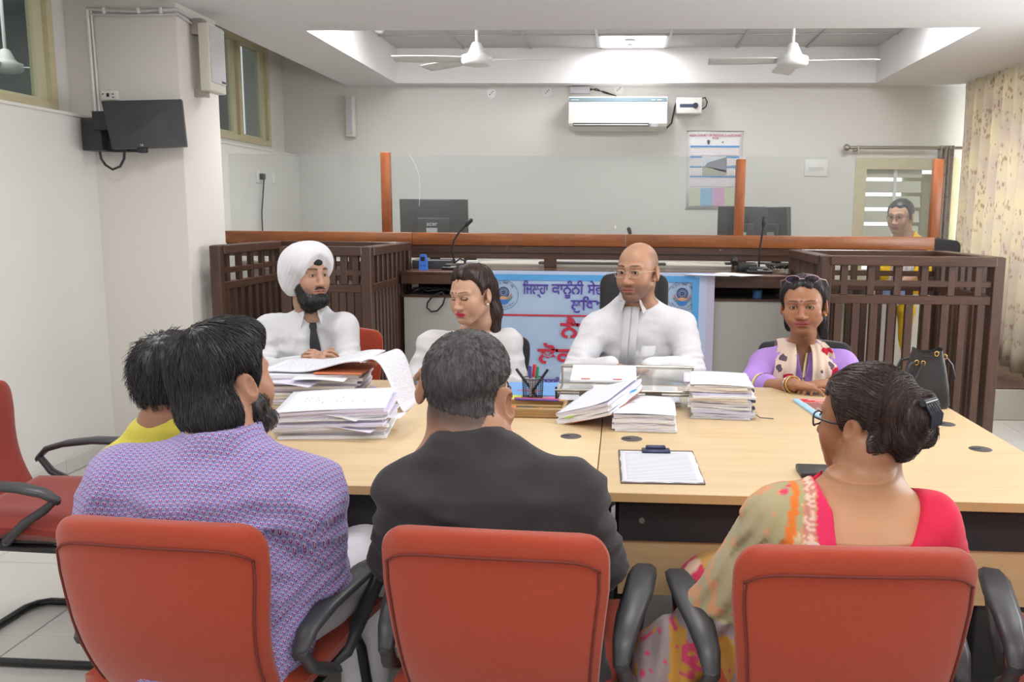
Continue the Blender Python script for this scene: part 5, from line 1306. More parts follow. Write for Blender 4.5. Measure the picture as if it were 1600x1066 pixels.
        if shoe:
            for q in (0, 1):
                a = npv(ankles[q]); v = Vol(a - .24, a + .24, .012); v.chain([V(a[0], a[1], .04) - s.f * .03, V(a[0], a[1], .038) + s.f * .12, V(a[0], a[1], .032) + s.f * .17], [.04, .04, .03], .02); v.cone(V(a[0], a[1], .05), a, .036, .042, .02)
                v.clip(lambda P: .002 - P[:, 2]); P, F = v.net(); link('shoe', npmesh('shoe', P, F), M_shoe, s.root)
    def hair(s, region, t, m, h=.0036, extra=None, groove=.0012, flow=None, name='hair', lo=.2, hi=.2, k=.006, strands=0, slen=.05, lift=.004, sr=.0007, seed=1, gs=(70, 70, 9), taper=.12):
        """a shell of thickness t (number or function of head coordinates) over the skull, kept where region < 0"""
        hd = s.h; v = Vol(hd.H - lo, hd.H + hi, h); hd.skull(v, .001); nk = s.neckr + .001; v.chain([hd.H + hd.R @ (V(0, .028, -.04) * hd.s), hd.H * .45 + s.N * .55 + hd.R @ V(0, .014, 0), s.N - V(0, 0, .03)], [nk, nk * .98, nk * 1.12], .02)
        v.clip(lambda P: region(hd.loc(P)) * hd.s - 0, k) if 0 else None
        I, P = v.near(.079); L = hd.loc(P); tt = t(L) if callable(t) else t; rg = region(L) * hd.s; D = v.D[I] - tt * (taper + (1 - taper) * sstep(0, .022, -rg)); hh = np.maximum(k - np.abs(D - rg), 0) / k; v.D[I] = np.maximum(D, rg) + hh * hh * k * .25
        if extra: extra(v, hd)
        if groove: v.disp(lambda P: groove * vnoise((flow(hd.loc(P)) if flow else hd.loc(P)) * V(*gs)) + groove * .6 * vnoise(hd.loc(P) * 34))
        P, F = v.net(); o = npmesh(name, P, F)
        if strands:
            from mathutils import kdtree
            nr = np.zeros((len(P), 3)); fnr = np.cross(P[F[:, 1]] - P[F[:, 0]], P[F[:, 2]] - P[F[:, 0]])
            for c in range(4): np.add.at(nr, F[:, c], fnr)
            nr /= np.linalg.norm(nr, axis=1)[:, None] + 1e-9
            kd = kdtree.KDTree(len(P)); [kd.insert(p, i) for i, p in enumerate(P)]; kd.balance(); rnd = random.Random(seed); mb = MB(); cr = hd.w(0, .05, .12)
            for q in range(strands):
                i = rnd.randrange(len(P)); p = P[i].copy(); pts = []; n = 5; ll = slen * rnd.uniform(.6, 1.3)
                dr = None
                for j in range(n):
                    nn = nr[i]; g = s.flowdir(hd, p, cr); g = g - nn * (g @ nn); g = g / (np.linalg.norm(g) + 1e-9) + V(rnd.gauss(0, .13), rnd.gauss(0, .13), rnd.gauss(0, .13))
                    pts.append(p + nn * (.0012 + lift * (j / (n - 1)) ** 1.5 * rnd.uniform(.3, 1))); p = p + g * ll / n
                    co, i, _ = kd.find(p); p = P[i] * .8 + p * .2
                mb.tube(pts, [sr, sr, sr, sr * .8, sr * .2], 3)
            sm = mb.mesh(name); 
            A = np.array(mb.v); Fq = [f for f in mb.f if len(f) == 4]
            P2 = np.concatenate([P, A]); F2 = np.concatenate([F, np.array(Fq) + len(P)]); bpy.data.meshes.remove(sm); bpy.data.meshes.remove(o); o = npmesh(name, P2, F2)
        return link(name, o, m, s.root)
    flowd = None
    def flowdir(s, hd, p, cr):
        if s.flowd: return s.flowd(hd, p)
        d = p - cr; return d / (np.linalg.norm(d) + 1e-6) + V(0, 0, -.25)
def hair_mat(name, c, c2, rough=.42):
    if name in MATS: return MATS[name]
    n = NT(name); co = n.coord(scale=(1, 1, .22)); a = n.noise(co, 170, 3, .6); b = n.noise(n.coord(), 16, 3)
    col = n.mix(n.ramp(a, [(.35, (0, 0, 0)), (.68, (1, 1, 1))]), lin(c), lin(c2)); col = n.mix(n.math('MULTIPLY', b, .3), col, lin(c))
    n.bump(a, .5, .0015); MATS[name] = n.fin(col, rough, 0, .4); return MATS[name]
M_hblack = hair_mat('black_hair', (34, 32, 34), (62, 60, 62)); M_hbrown = hair_mat('dark_brown_hair', (44, 32, 30), (82, 62, 56))
M_buzz = hair_mat('cropped_hair', (56, 53, 54), (88, 85, 86), .6)
def hair_region(front, side, nape, burn=.02, nb=.72):
    """usual hairline: front height on the forehead, side depth at the temples, nape level (head coordinates)"""
    def fn(L):
        x, y, z = L.T; ax = np.abs(x)
        yb = (y + .075) / .15                       # 0 at the brow, 1 at the back
        fr = front + .010 * np.cos(np.clip(ax / .06, 0, 1) * 6.0) * .5 + .0008 * np.sin(x * 420 + 40 * y)
        edge = fr * (1 - sstep(.12, .40, yb)) + side * sstep(.12, .40, yb) * (1 - sstep(nb, nb + .08, yb)) + nape * sstep(nb, nb + .08, yb)
        edge = edge - burn * np.exp(-((yb - .38) / .075) ** 2) * (ax > .045)
        return (edge - z) * .85
    return fn
def spectacles(f, m, rim=.0016, w_=.021, hgt=.0155, z=.008, y=-.112, lens=True, square=.6, full=True, frac=1, mlens=None):
    hd = f.h; wv = lambda *p: Vector(hd.w(*p)); mb = MB()
    for q in (-1, 1):
        pts = []
        for k in range(24):
            a = 2 * math.pi * k / 24; c_, s_ = math.cos(a), math.sin(a)
            e = square; cx = math.copysign(abs(c_) ** e, c_); sx = math.copysign(abs(s_) ** e, s_)
            pts.append(wv(q * .033 + w_ * cx, y + .006 * abs(cx) + (.004 if cx * q > 0 else 0), z + hgt * sx))
        mb.tube(pts, rim, 6, True)
        if lens: LB.append((pts, wv))
        mb.tube([wv(q * (.033 + w_ * .98), y + .012, z + hgt * .5), wv(q * .068, y + .03, z + hgt * .5), wv(q * .080, -.04, z + .006), wv(q * .083, .005, z + .006), wv(q * .082, .02, z - .012)], [rim * 1.1, rim * 1.2, rim * 1.1, rim, rim * .8], 6)
    mb.tube([wv(-.012, y + .001, z + .004), wv(0, y - .003, z + .007), wv(.012, y + .001, z + .004)], rim, 6)
    o = obj('spectacles', mb, m, f.root)
    if lens:
        for pts, _ in LB[-2:]:
            l = MB(); l.add([sum(pts, Vector()) / 24] + pts, [(0, k + 1, (k + 1) % 24 + 1) for k in range(24)], True); obj('lens', l, mlens or M_lens, o)
    return o
LB = []
M_lens = glass_mat('spectacle_lens', (.97, .97, .97), 1.3); M_dlens = glass_mat('tinted_lens', (.42, .34, .45), 1.5)
def earring(f, q, kind='stud', m=None):
    p = Vector(f.h.w(q * .082, -.0, -.036)); mb = MB().sph(p, .006, 10, 8)
    if kind == 'drop': mb.sph(p - Vector((0, 0, .012)), (.003, .003, .007), 8, 6).sph(p - Vector((0, 0, .026)), (.004, .004, .007), 8, 6)
    obj('earring', mb, m or M_gold, f.root)
def necklace(f, m, r=.06, drop=.1, front=.07, rr=.0012):
    mb = MB(); pts = []
    for k in range(25):
        a = math.pi * 2 * k / 24 - math.pi / 2; fr = max(0, math.sin(a)); p = f.N + f.left * math.cos(a) * (r + .015 * fr) + f.f * (math.sin(a) * (r if fr == 0 else front)) + V(0, 0, .01 - drop * fr ** 2.2)
        pts.append(Vector(p))
    obj('necklace', mb.tube(pts, rr, 5, True), m, f.root)
flat = lambda c: (lambda P: np.tile(lin(c), (len(P), 1)))
wpx = lambda px, py, Y: npv(at(px, py, Y))
ev = lambda f, side, t, out=0: None

# ---- the man in the white turban
M_shirtw = cloth('white_shirt_cotton', (222, 222, 226), (212, 213, 218)); M_turban = cloth('white_turban_cloth', (226, 225, 230), (216, 216, 222), fold=.2)
sk = (188, 148, 126)
a = Fig('man in a white turban, white shirt and black tie with a dark beard', (-1.40, 3.9, 0), (.25, -1), sk)
a.joints(wpx(489, 486, 3.92), (-1.42, 4.03, .54), wpx(540, 503, 3.9), wpx(416, 505, 3.9), wpx(548, 572, 3.84), wpx(408, 580, 3.82), (-1.265, 3.66, .80), (-1.34, 3.65, .80))
a.stations(.185, .115, .17, .125, .18, .14)
hd = Head(wpx(481, 432, 3.86), 52, 0, 0, 1.0, 1.0, 1.0)
a.body(hd, face_paint(hd, sk, (168, 112, 100), (30, 26, 26), 1.2, .3), .03, hdir=[(-.62, -.6, .32), (.6, -.5, .38)], hup=[(.3, -.6, .7), (-.3, -.6, .7)], hands=((30, 45, 30), (35, 50, 30)))
a.garment('shirt', M_shirtw, (.062, .054, .038), 1, .006, .006, seed=1); a.collar(M_shirtw, .061, .03, .45, .052)
def beard_region(low=0):
    def fn(L):
        x, y, z = L.T
        zb = np.where(y < -.02, -.014 + .62 * (y + .02), -.014 + 1.1 * (y + .02)) - low
        g = np.maximum(z - zb, y - .008 - .1 * (z + .05))
        hole = (((x / .027) ** 2 + ((z + .0625) / .0095) ** 2 + ((y + .1) / .035) ** 2) ** .5 - 1) * .012
        return np.maximum(g, -hole)
    return fn
def moustache(f, m, r=1.0):
    h_ = f.h; mb = MB()
    for q in (-1, 1): mb.tube([Vector(h_.w(q * x_, y_, z_)) for x_, y_, z_ in ((.001, -.1, -.0465), (.011, -.0985, -.0475), (.022, -.093, -.052), (.030, -.0865, -.060), (.034, -.081, -.072))], [.0042 * r, .0056 * r, .0056 * r, .005 * r, .004 * r], 8, flat=.8)
    obj('moustache', mb, m, f.root)
a.neckr = .03; a.hair(beard_region(), lambda L: .008 + .013 * sstep(-.07, -.11, L[:, 2]), M_hblack, .0032, None, .0016, name='beard', seed=3, strands=900, slen=.03, lift=.006, taper=.3)
def turban(f):
    h_ = f.h; v = Vol(h_.H - .2, h_.H + .24, .0042)
    E_ = h_.e; E_(v, (0, .022, .055), (.1, .118, .092), .02); E_(v, (0, .07, .02), (.092, .085, .09), .04); E_(v, (0, -.035, .10), (.062, .075, .058), .05)
    for q in (-1, 1): E_(v, (q * .05, -.005, .06), (.052, .088, .078), .05); E_(v, (q * .055, .038, -.018), (.044, .066, .082), .04)
    E_(v, (0, .085, -.02), (.07, .055, .06), .04)
    def wrapcut(P):
        L = h_.loc(P); x, y, z = L.T
        zb = .092 - 1.62 * (y + .10) - .55 * np.abs(x + .004) - 7 * np.maximum(0, np.abs(x) - .05) ** 2; zb = np.maximum(zb, -.09 + .25 * np.maximum(0, y - .05))
        return (zb - z) * .6
    v.clip(wrapcut, .006)
    def folds(P):
        L = h_.loc(P); x, y, z = L.T; q = np.sign(x + .004); s_ = z * .55 + 1.1 * y * .6 + .7 * np.abs(x + .004)
        lay = np.abs((s_ / .021) % 1 - .5) * 2
        return .0024 * (lay ** 3) * sstep(.06, -.03, y) + .0009 * (np.abs((s_ / .05) % 1 - .5) * 2) ** 2 + .0008 * vnoise(L * 26)
    v.disp(folds)
    P, F = v.net(); return link('turban', npmesh('turban', P, F), M_turban, f.root)
turban(a)
v = Vol(hd.H - .16, hd.H + .16, .0032); hd.e(v, (0, -.062, .067), (.032, .04, .022), .01); P, F = v.net(); link('under_turban', npmesh('under_turban', P, F), mat('black_under_turban', (34, 34, 40), .8), a.root)
moustache(a, M_hblack)
def strip(f, name, m, xs, thick=.004, off=.012, parent=None):
    """cloth strip down the front: xs = [(t, x0, x1)] in trunk fractions"""
    mb = MB(); R0 = []
    for t, x0, x1 in xs: R0.append([f.front(t, x0 + (x1 - x0) * k / 4) + f.f * off for k in range(5)])
    n = len(xs); vs = [p for r in R0 for p in r]; n0 = len(vs); vs += [p - f.f * thick for p in vs]
    fs = [(i * 5 + k, (i + 1) * 5 + k, (i + 1) * 5 + k + 1, i * 5 + k + 1) for i in range(n - 1) for k in range(4)]; fs = fs + [tuple(q + n0 for q in f_[::-1]) for f_ in fs]
    bd = [k for k in range(5)] + [i * 5 + 4 for i in range(1, n)] + [(n - 1) * 5 + k for k in range(3, -1, -1)] + [i * 5 for i in range(n - 2, 0, -1)]
    fs += [(bd[k], bd[(k + 1) % len(bd)], bd[(k + 1) % len(bd)] + n0, bd[k] + n0) for k in range(len(bd))]
    mb.add(vs, fs, True); return obj(name, mb, m, parent or f.root)
M_tie = cloth('black_tie', (52, 52, 60), (44, 44, 50), .6, 600, .1)
strip(a, 'tie', M_tie, [(.10, -.012, .016), (.14, -.016, .018), (.17, -.012, .014), (.3, -.022, .022), (.5, -.028, .028), (.7, -.033, .033), (.85, -.036, .036)], .006, .018)
strip(a, 'pocket', M_shirtw, [(.42, .06, .125), (.6, .06, .125), (.64, .07, .115)], .002, .0105)
q = a.front(.4, .075) + a.f * .014; obj('pen', MB().tube([Vector(q) + Vector((0, 0, .018)), Vector(q) - Vector((.004, 0, .055))], .0035, 8), M_black, a.root)
q = a.front(.37, .118) + a.f * .013; obj('monogram', MB().tube([Vector(q) + Vector(p_) for p_ in ((-.018, 0, -.006), (-.008, 0, .008), (-.002, 0, -.004), (.018, 0, .002))], .0016, 5), M_black, a.root)
a.legs(M_trou, [(-1.30, 3.62, .52), (-1.52, 3.62, .52)], [(-1.28, 3.66, .09), (-1.52, 3.66, .09)])

# ---- the woman in white
sk = (196, 156, 132)
b = Fig('woman in a white blouse and dupatta with swept back hair, eyes lowered', (-.68, 3.95, 0), (-.1, -1), sk)
b.joints(wpx(742, 516, 3.94), (-.68, 4.04, .5), wpx(800, 526, 3.93), wpx(668, 528, 3.93), wpx(812, 610, 3.9), wpx(646, 606, 3.9), (-.60, 3.60, .785), (-.83, 3.58, .785))
b.stations(.165, .12, .16, .13, .18, .15)
hd = Head(wpx(738, 463, 3.86), -32, -9, 3, 1.0, 1.04, .92, 1.25, sx=1.05)
b.body(hd, face_paint(hd, sk, (196, 66, 82), (54, 38, 34), .6, 0, 0, 1, (120, 40, 40), (160, 40, 40)), .2, 'shut', neck=.051, fx=.16, hdir=[(-.6, -.6, -.1), (.6, -.6, -.1)])
def vneck(fig, depth, wd, front=True, rnd=.5):
    def cut(v):
        def fn(P):
            T = fig.tl(P); x, y, z = T.T; g = np.abs(x) - wd * np.clip((z + depth) / depth, 0, 1.25) ** rnd
            reg = np.maximum(np.maximum(g, -(z + depth)), (-y if front else y) - .01)
            return -reg
        v.clip(fn, .004)
    return cut
M_wcot = cloth('white_chiffon', (228, 226, 228), (218, 217, 222), fold=.5)
b.garment('blouse', M_wcot, (.056, .05, .045), .72, .008, .005, vneck(b, .15, .075), neckr=.066, seed=2)
def hair_back(v, hd):
    hd.e(v, (0, .025, .088), (.076, .08, .05), .03); hd.e(v, (.0, -.02, .115), (.05, .045, .028), .03)
    hd.c(v, (.02, .09, .03), (.035, .085, -.09), .042, .036, .03); hd.c(v, (.035, .085, -.09), (.04, .07, -.2), .036, .022, .03)
b.hair(hair_region(.094, .03, -.04), .012, M_hbrown, .0038, hair_back, .0016, strands=700, slen=.07, lift=.002, lo=.24)
earring(b, 1, m=mat('pearl', (226, 222, 214), .2)); necklace(b, M_gold, .058, .11, .085)
def dup_strip(t, u):
    pass
mb = MB()
def drape(fig, x0, x1, t0, t1, off, amp, folds, seed, back=.3, bz=.065):
    """a scarf over one shoulder: down the front from t0 to t1, over the top and a little way down the back"""
    def fn(u, v):
        x = x0(v) + (x1(v) - x0(v)) * u; wob = amp * math.sin(u * folds * 2 * math.pi + seed + 2 * v) * (.4 + .6 * min(1, abs(v - .3) * 3))
        if v > .3:
            t = t0 + (t1 - t0) * (v - .3) / .7; p = fig.front(t, max(-.17, min(.17, x))) + fig.f * (off + wob); return tuple(p)
        sl = lambda p: p - V(0, 0, .28 * max(0, abs(x) - .07))
        k = v / .3; q = fig.front(t0, max(-.17, min(.17, x))) + fig.f * (off + wob)
        bk = fig.front(t0 + .12, x * .8) - fig.f * (.24 + off); mid = (q + bk) / 2 + V(0, 0, bz)
        if k > .5: w_ = (k - .5) * 2; p = mid * (1 - w_) ** 2 + q * w_ ** 2 + 2 * w_ * (1 - w_) * ((mid + q) / 2 + fig.f * .03 + V(0, 0, .025))
        else: w_ = k * 2; p = bk * (1 - w_) ** 2 + mid * w_ ** 2 + 2 * w_ * (1 - w_) * ((mid + bk) / 2 - fig.f * .03 + V(0, 0, .02))
        return tuple(sl(p) * (1 - max(0, k - .7) / .3) + p * (max(0, k - .7) / .3))
    return fn
mb.grid(drape(b, lambda v: .055 + .02 * v, lambda v: .15 - .02 * v, .13, .8, .02, .006, 3.5, 1), 18, 26, .002); obj('dupatta', mb, M_wcot, b.root)
b.legs(M_trouw, [(-.58, 3.58, .52), (-.78, 3.58, .52)], [(-.58, 3.62, .09), (-.78, 3.62, .09)])

# ---- the bald man
sk = (178, 134, 108)
c = Fig('bald man in rimmed spectacles, white shirt and white neck bands', (.06, 3.98, 0), (-.16, -1), sk)
c.joints(wpx(993, 463, 3.94), (.05, 4.08, .52), wpx(1070, 502, 3.92), wpx(926, 506, 3.92), wpx(1082, 578, 3.82), wpx(898, 584, 3.8), (.13, 3.62, .815), (-.045, 3.62, .815))
c.stations(.2, .125, .195, .15, .2, .16)
hd = Head(wpx(997, 427, 3.87), -27, -2, 1, 1.06, 1.05, 1.1)
c.body(hd, face_paint(hd, sk, (164, 104, 92), (44, 34, 32), .9, .55, .45), .03, hdir=[(-1, -.25, -.1), (1, -.3, -.1)], neck=.062, hands=((25, 35, 25), (25, 35, 25)))
M_linen = cloth('white_linen', (224, 223, 228), (210, 211, 217), fold=.5)
c.garment('shirt', M_linen, (.068, .062, .042), 1, .008, .006, neckr=.068, seed=3); c.collar(M_linen, .068, .034, .4, .055)
strip(c, 'neck_band', M_shirtw, [(.07, -.038, -.001), (.15, -.034, -.001), (.35, -.036, -.002), (.60, -.04, -.003)], .003, .022); strip(c, 'neck_band', M_shirtw, [(.07, .001, .036), (.15, .001, .033), (.35, .0, .033), (.62, -.002, .03)], .003, .0225)
strip(c, 'placket', M_linen, [(.5, -.012, .018), (.8, -.012, .02), (1.0, -.012, .02)], .002, .0135)
strip(c, 'pocket', M_linen, [(.38, .055, .135), (.58, .055, .135), (.62, .06, .13)], .002, .0125)
spectacles(c, mat('gold_rim', (196, 184, 160), .3, .8), .0013, .0225, .0155, .006, -.1125)
W = c.W[0]; wd = (c.E[0] - c.W[0]) / np.linalg.norm(c.E[0] - c.W[0]); wp_ = W + wd * .02
obj('watch_strap', MB().tube([Vector(p) for p in MB().ring(wp_, wd, .034, 16)], .006, 6, True), M_black, c.root); obj('watch_case', MB().cyl(Vector(wp_ + V(0, -.03, .014)), Vector(wp_ + V(0, -.042, .02)), .017, n=16), M_chrome, c.root)
c.legs(M_trou, [(.18, 3.62, .52), (-.08, 3.62, .52)], [(.18, 3.66, .09), (-.08, 3.66, .09)])

# ---- the woman in the lilac tunic
sk = (160, 112, 84)
d = Fig('smiling woman in a lilac tunic with a cream floral scarf, sunglasses on her hair', (.8, 3.95, 0), (-.05, -1), sk)
d.joints(wpx(1252, 537, 3.95), (.80, 4.05, .5), wpx(1322, 562, 3.93), wpx(1190, 560, 3.93), wpx(1342, 612, 3.78), wpx(1172, 606, 3.78), (.845, 3.47, .79), (.695, 3.45, .785))
d.stations(.18, .13, .185, .15, .19, .16)
hd = Head(wpx(1256, 480, 3.87), -17, -2, 3, 1.02, 1.1, 1.0, 1.2, 1, sx=1.1)
d.body(hd, face_paint(hd, sk, (160, 82, 82), (34, 24, 22), .7, 0, 0, .6, (60, 14, 20)), .14, hdir=[(-.95, -.32, -.05), (.95, -.22, -.06)], hands=((14, 22, 18), (10, 14, 12)), neck=.05, fx=.12, hs=.92, arm=(.043, .038, .027))
M_lilac = cloth('lilac_cotton', (176, 138, 214), (164, 126, 202)); M_yel = mat('yellow_trim', (232, 220, 150), .7)
d.garment('tunic', M_lilac, (.064, .058, .052), .68, .008, .0022, vneck(d, .12, .024), neckr=.06, seed=4)
def cuff(f, q, t, r, m, w_=.02):
    e = f.E[q] + (f.W[q] - f.E[q]) * t; ax = (f.W[q] - f.E[q]); ax /= np.linalg.norm(ax); obj('cuff', MB().cyl(Vector(e - ax * w_), Vector(e), r, r, 20, False).cyl(Vector(e - ax * w_), Vector(e), r - .003, r - .003, 20, False), m, f.root)
cuff(d, 0, .37, .0595, M_yel); cuff(d, 1, .37, .0595, M_yel)
strip(d, 'placket', M_yel, [(.08, .012, .022), (.22, .004, .014), (.5, .002, .012), (.95, .002, .012)], .002, .014)
mb = MB()
for t_ in (.36, .62, .84): mb.sph(Vector(d.front(t_, .007) + d.f * .016), .005, 8, 6)
obj('button', mb, M_chrome, d.root)
mb = MB()
for q in (-1, 1):
    mb.add([d.w(q * .012, .062, -.03), d.w(q * .05, .045, .0), d.w(q * .052, .05, -.016), d.w(q * .02, .07, -.045)], [(0, 1, 2, 3)])
obj('collar_trim', mb, M_yel, d.root)
def floral(name, base, fl):
    n = NT(name); co = n.coord(scale=(1, .7, 1)); v1 = n.n('ShaderNodeTexVoronoi', ins={'Vector': co, 'Scale': 11, 'Randomness': .8})
    ds = n.noise(co, 40, 3); r = n.math('ADD', v1.outputs['Distance'], n.math('MULTIPLY', n.math('SUBTRACT', ds, .5), .35))
    hue = n.n('ShaderNodeSeparateColor'); n.t.links.new(v1.outputs['Color'], hue.inputs[0])
    red = n.math('MULTIPLY', n.math('LESS_THAN', r, .42), n.math('GREATER_THAN', hue.outputs[0], .38)); core = n.math('MULTIPLY', n.math('LESS_THAN', r, .14), red)
    v2 = n.n('ShaderNodeTexVoronoi', ins={'Vector': co, 'Scale': 17, 'Randomness': 1.0}); h2 = n.n('ShaderNodeSeparateColor'); n.t.links.new(v2.outputs['Color'], h2.inputs[0])
    lf = n.math('MULTIPLY', n.math('LESS_THAN', n.math('ADD', v2.outputs['Distance'], n.math('MULTIPLY', n.math('SUBTRACT', ds, .5), .4)), .33), n.math('GREATER_THAN', h2.outputs[1], .62))
    col = n.mix(lf, lin(base), lin((92, 80, 92))); col = n.mix(red, col, lin(fl)); col = n.mix(core, col, lin((110, 24, 38)))
    n.bump(n.noise(co, 60, 3), .2, .003); return n.fin(col, .85, 0, .2)
M_flor = floral('floral_scarf', (214, 192, 174), (186, 36, 58))
mb = MB(); mb.grid(drape(d, lambda v: .026 + .02 * v, lambda v: .125 + .07 * min(1, max(0, v - .25) * 2.5) - .04 * max(0, v - .6), .07, 1.0, .058, .009, 3.2, .5), 26, 34, .002); obj('scarf', mb, M_flor, d.root)
mb = MB(); mb.grid(drape(d, lambda v: -.11 - .03 * min(1, max(0, v - .25) * 2.5) + .03 * max(0, v - .6), lambda v: -.032 - .005 * v, .07, 1.0, .058, .008, 2.2, 2.5), 20, 34, .002); obj('scarf', mb, M_flor, d.root)
def hair_loose(v, hd):
    hd.e(v, (0, .035, .075), (.084, .085, .06), .03); hd.e(v, (0, .08, -.02), (.07, .05, .09), .04)
    hd.c(v, (.055, .05, -.03), (.07, .06, -.13), .03, .018, .02); hd.c(v, (-.055, .05, -.02), (-.06, .055, -.09), .03, .02, .02)
d.hair(hair_region(.092, .03, -.05), .012, M_hblack, .0038, hair_loose, .0016, strands=900, slen=.08, lift=.006, lo=.22)
mb = MB(); hw_ = lambda *p: Vector(hd.w(*p))
for q in (-1, 1):
    pts = [hw_(q * .036 + .027 * math.cos(2 * math.pi * k / 22), -.062 + .012 * abs(math.cos(2 * math.pi * k / 22)) - .012 * math.sin(2 * math.pi * k / 22), .128 + .017 * math.sin(2 * math.pi * k / 22)) for k in range(22)]; mb.tube(pts, .0018, 6, True); LB.append((pts, 0))
    mb.tube([hw_(q * .063, -.05, .128), hw_(q * .086, -.02, .118), hw_(q * .092, .04, .085)], .0018, 6)
mb.tube([hw_(-.01, -.066, .13), hw_(.01, -.066, .13)], .0018, 6); o = obj('sunglasses', mb, mat('sunglass_frame', (188, 160, 170), .3, .5), d.root)
for pts, _ in LB[-2:]:
    l = MB(); l.add([sum(pts, Vector()) / 22] + pts, [(0, k + 1, (k + 1) % 22 + 1) for k in range(22)], True); obj('lens', l, M_dlens, o)
earring(d, 1)
def bangle(f, q, t, r, m, rr=.003, nm='bangle'):
    e = f.W[q] + (f.E[q] - f.W[q]) * t; ax = f.E[q] - f.W[q]; obj(nm, MB().tube([Vector(p) for p in MB().ring(e, ax, r, 20)], rr, 6, True), m, f.root)
bangle(d, 0, .1, .034, M_gold, .004); bangle(d, 1, .02, .034, M_gold, .0035); bangle(d, 1, .08, .035, M_chrome, .0025)
d.legs(M_trou, [(.9, 3.58, .52), (.7, 3.58, .52)], [(.9, 3.62, .09), (.7, 3.62, .09)])

# ---- the woman in yellow on the platform
sk = (186, 144, 118)
e = Fig('woman in spectacles, yellow tunic and white scarf, seated far back behind the glass', (2.12, 6.72, DZ), (-.45, -1), sk)
e.joints(wpx(1416, 366, 6.72), (2.14, 6.84, .78), wpx(1445, 380, 6.7), wpx(1386, 382, 6.66), wpx(1448, 420, 6.6), wpx(1380, 425, 6.56), (2.02, 6.60, .93), (1.93, 6.58, .93))
e.stations(.17, .11, .16, .12, .18, .14)
hd = Head(wpx(1407, 340, 6.66), -40, -7, 0, 1.03, .95, 1.0)
e.body(hd, face_paint(hd, sk, (170, 96, 92), (44, 34, 32), .8), .04, neck=.046)
M_yell = cloth('yellow_cotton', (222, 180, 42), (208, 164, 34)); e.garment('tunic', M_yell, (.056, .05, .045), .6, .008, .004, neckr=.062, seed=5)
mb = MB(); mb.grid(drape(e, lambda v: .02, lambda v: .1, .06, .8, .022, .006, 2, .5), 12, 24, .002); mb.grid(drape(e, lambda v: -.1, lambda v: -.02, .06, .8, .022, .006, 2, 1.5), 12, 24, .002); obj('scarf', mb, M_wcot, e.root)
def knot(v, hd): hd.e(v, (0, .1, .0), (.035, .03, .035), .02)
e.hair(hair_region(.078, .01, -.045), .010, M_hblack, .0042, knot, .001)
spectacles(e, M_black, .0018, .022, .015, .006, -.112, square=.7); earring(e, 1)
e.legs(M_yell, [(2.08, 6.45, .78), (1.92, 6.52, .78)], [(2.08, 6.5, .33), (1.92, 6.55, .33)], shoe=False)
# ---- the boy in yellow
sk = (158, 112, 88)
g = Fig('young boy in a yellow T-shirt standing at the left end of the table', (-1.15, 2.0, 0), (.15, 1), sk)
g.joints(wpx(262, 652, 2.02), (-1.15, 2.0, .6), (-1.28, 2.01, .86), (-1.03, 2.01, .86), (-1.31, 2.05, .70), (-1.0, 2.06, .72), (-1.22, 2.24, .775), (-1.06, 2.24, .775))
g.joints(g.N, g.P, g.S[0], g.S[1], g.E[0], g.E[1], g.W[0], g.W[1])
g.stations(.115, .08, .11, .085, .115, .09)
hd = Head(wpx(268, 596, 2.04), 166, -4, 0, .81)
g.body(hd, face_paint(hd, sk), .03, neck=.042, arm=(.03, .026, .02), hs=.72)
M_ytee = cloth('yellow_jersey', (216, 205, 88), (206, 194, 76)); g.garment('t_shirt', M_ytee, (.046, .04, .034), .5, .006, .003, neckr=.052, seed=6)
def tuft(v, hd): hd.e(v, (0, -.01, .08), (.07, .085, .06), .03); hd.e(v, (0, .075, .08), (.04, .03, .03), .03)
g.hair(hair_region(.085, .03, -.062), .014, M_hblack, .0034, tuft, .0018, strands=1400, slen=.05, lift=.02, sr=.0009)
necklace(g, M_chrome, .045, .02, .05, .0022)
g.legs(mat('boy_trousers', (70, 74, 90), .85), [(-1.21, 2.02, .34), (-1.09, 2.02, .34)], [(-1.21, 2.0, .08), (-1.09, 2.0, .08)], (.062, .05, .04))

# ---- the man in the patterned shirt
def scallop():
    n = NT('patterned_shirt'); tc = n.n('ShaderNodeTexCoord'); sp = n.n('ShaderNodeSeparateXYZ'); n.t.links.new(tc.outputs['Object'], sp.inputs[0])
    s = 1 / .0145
    u = n.math('MULTIPLY', n.math('ADD', sp.outputs[0], n.math('MULTIPLY', sp.outputs[1], .4)), s); vv = n.math('MULTIPLY', n.math('ADD', sp.outputs[2], n.math('MULTIPLY', sp.outputs[1], 1.0)), s * 1.35)
    row = n.math('FLOOR', vv); par = n.math('MODULO', n.math('ABSOLUTE', row), 2.0); fu = n.math('SUBTRACT', n.math('FRACT', n.math('ADD', u, n.math('MULTIPLY', par, .5))), .5); fv = n.math('SUBTRACT', n.math('FRACT', vv), .35)
    d = n.math('SQRT', n.math('ADD', n.math('MULTIPLY', fu, fu), n.math('MULTIPLY', n.math('MULTIPLY', fv, fv), .8)))
    lt = lambda a, b: n.math('LESS_THAN', a, b)
    base = lin((172, 166, 208)); col = n.mix(lt(d, .49), lin((118, 118, 178)), base)
    col = n.mix(lt(d, .42), col, lin((108, 116, 184))); col = n.mix(lt(d, .36), col, lin((200, 192, 222)))
    col = n.mix(n.math('MULTIPLY', lt(d, .29), lt(fv, .18)), col, lin((136, 50, 118))); col = n.mix(lt(d, .1), col, lin((206, 190, 216)))
    co = n.coord(); n.bump(n.noise(co, 20, 3, .5, 1), .3, .006); n.set(n.b, 'Sheen Weight', .1); return n.fin(col, .85, 0, .2)
M_scal = scallop()
sk = (178, 132, 106)
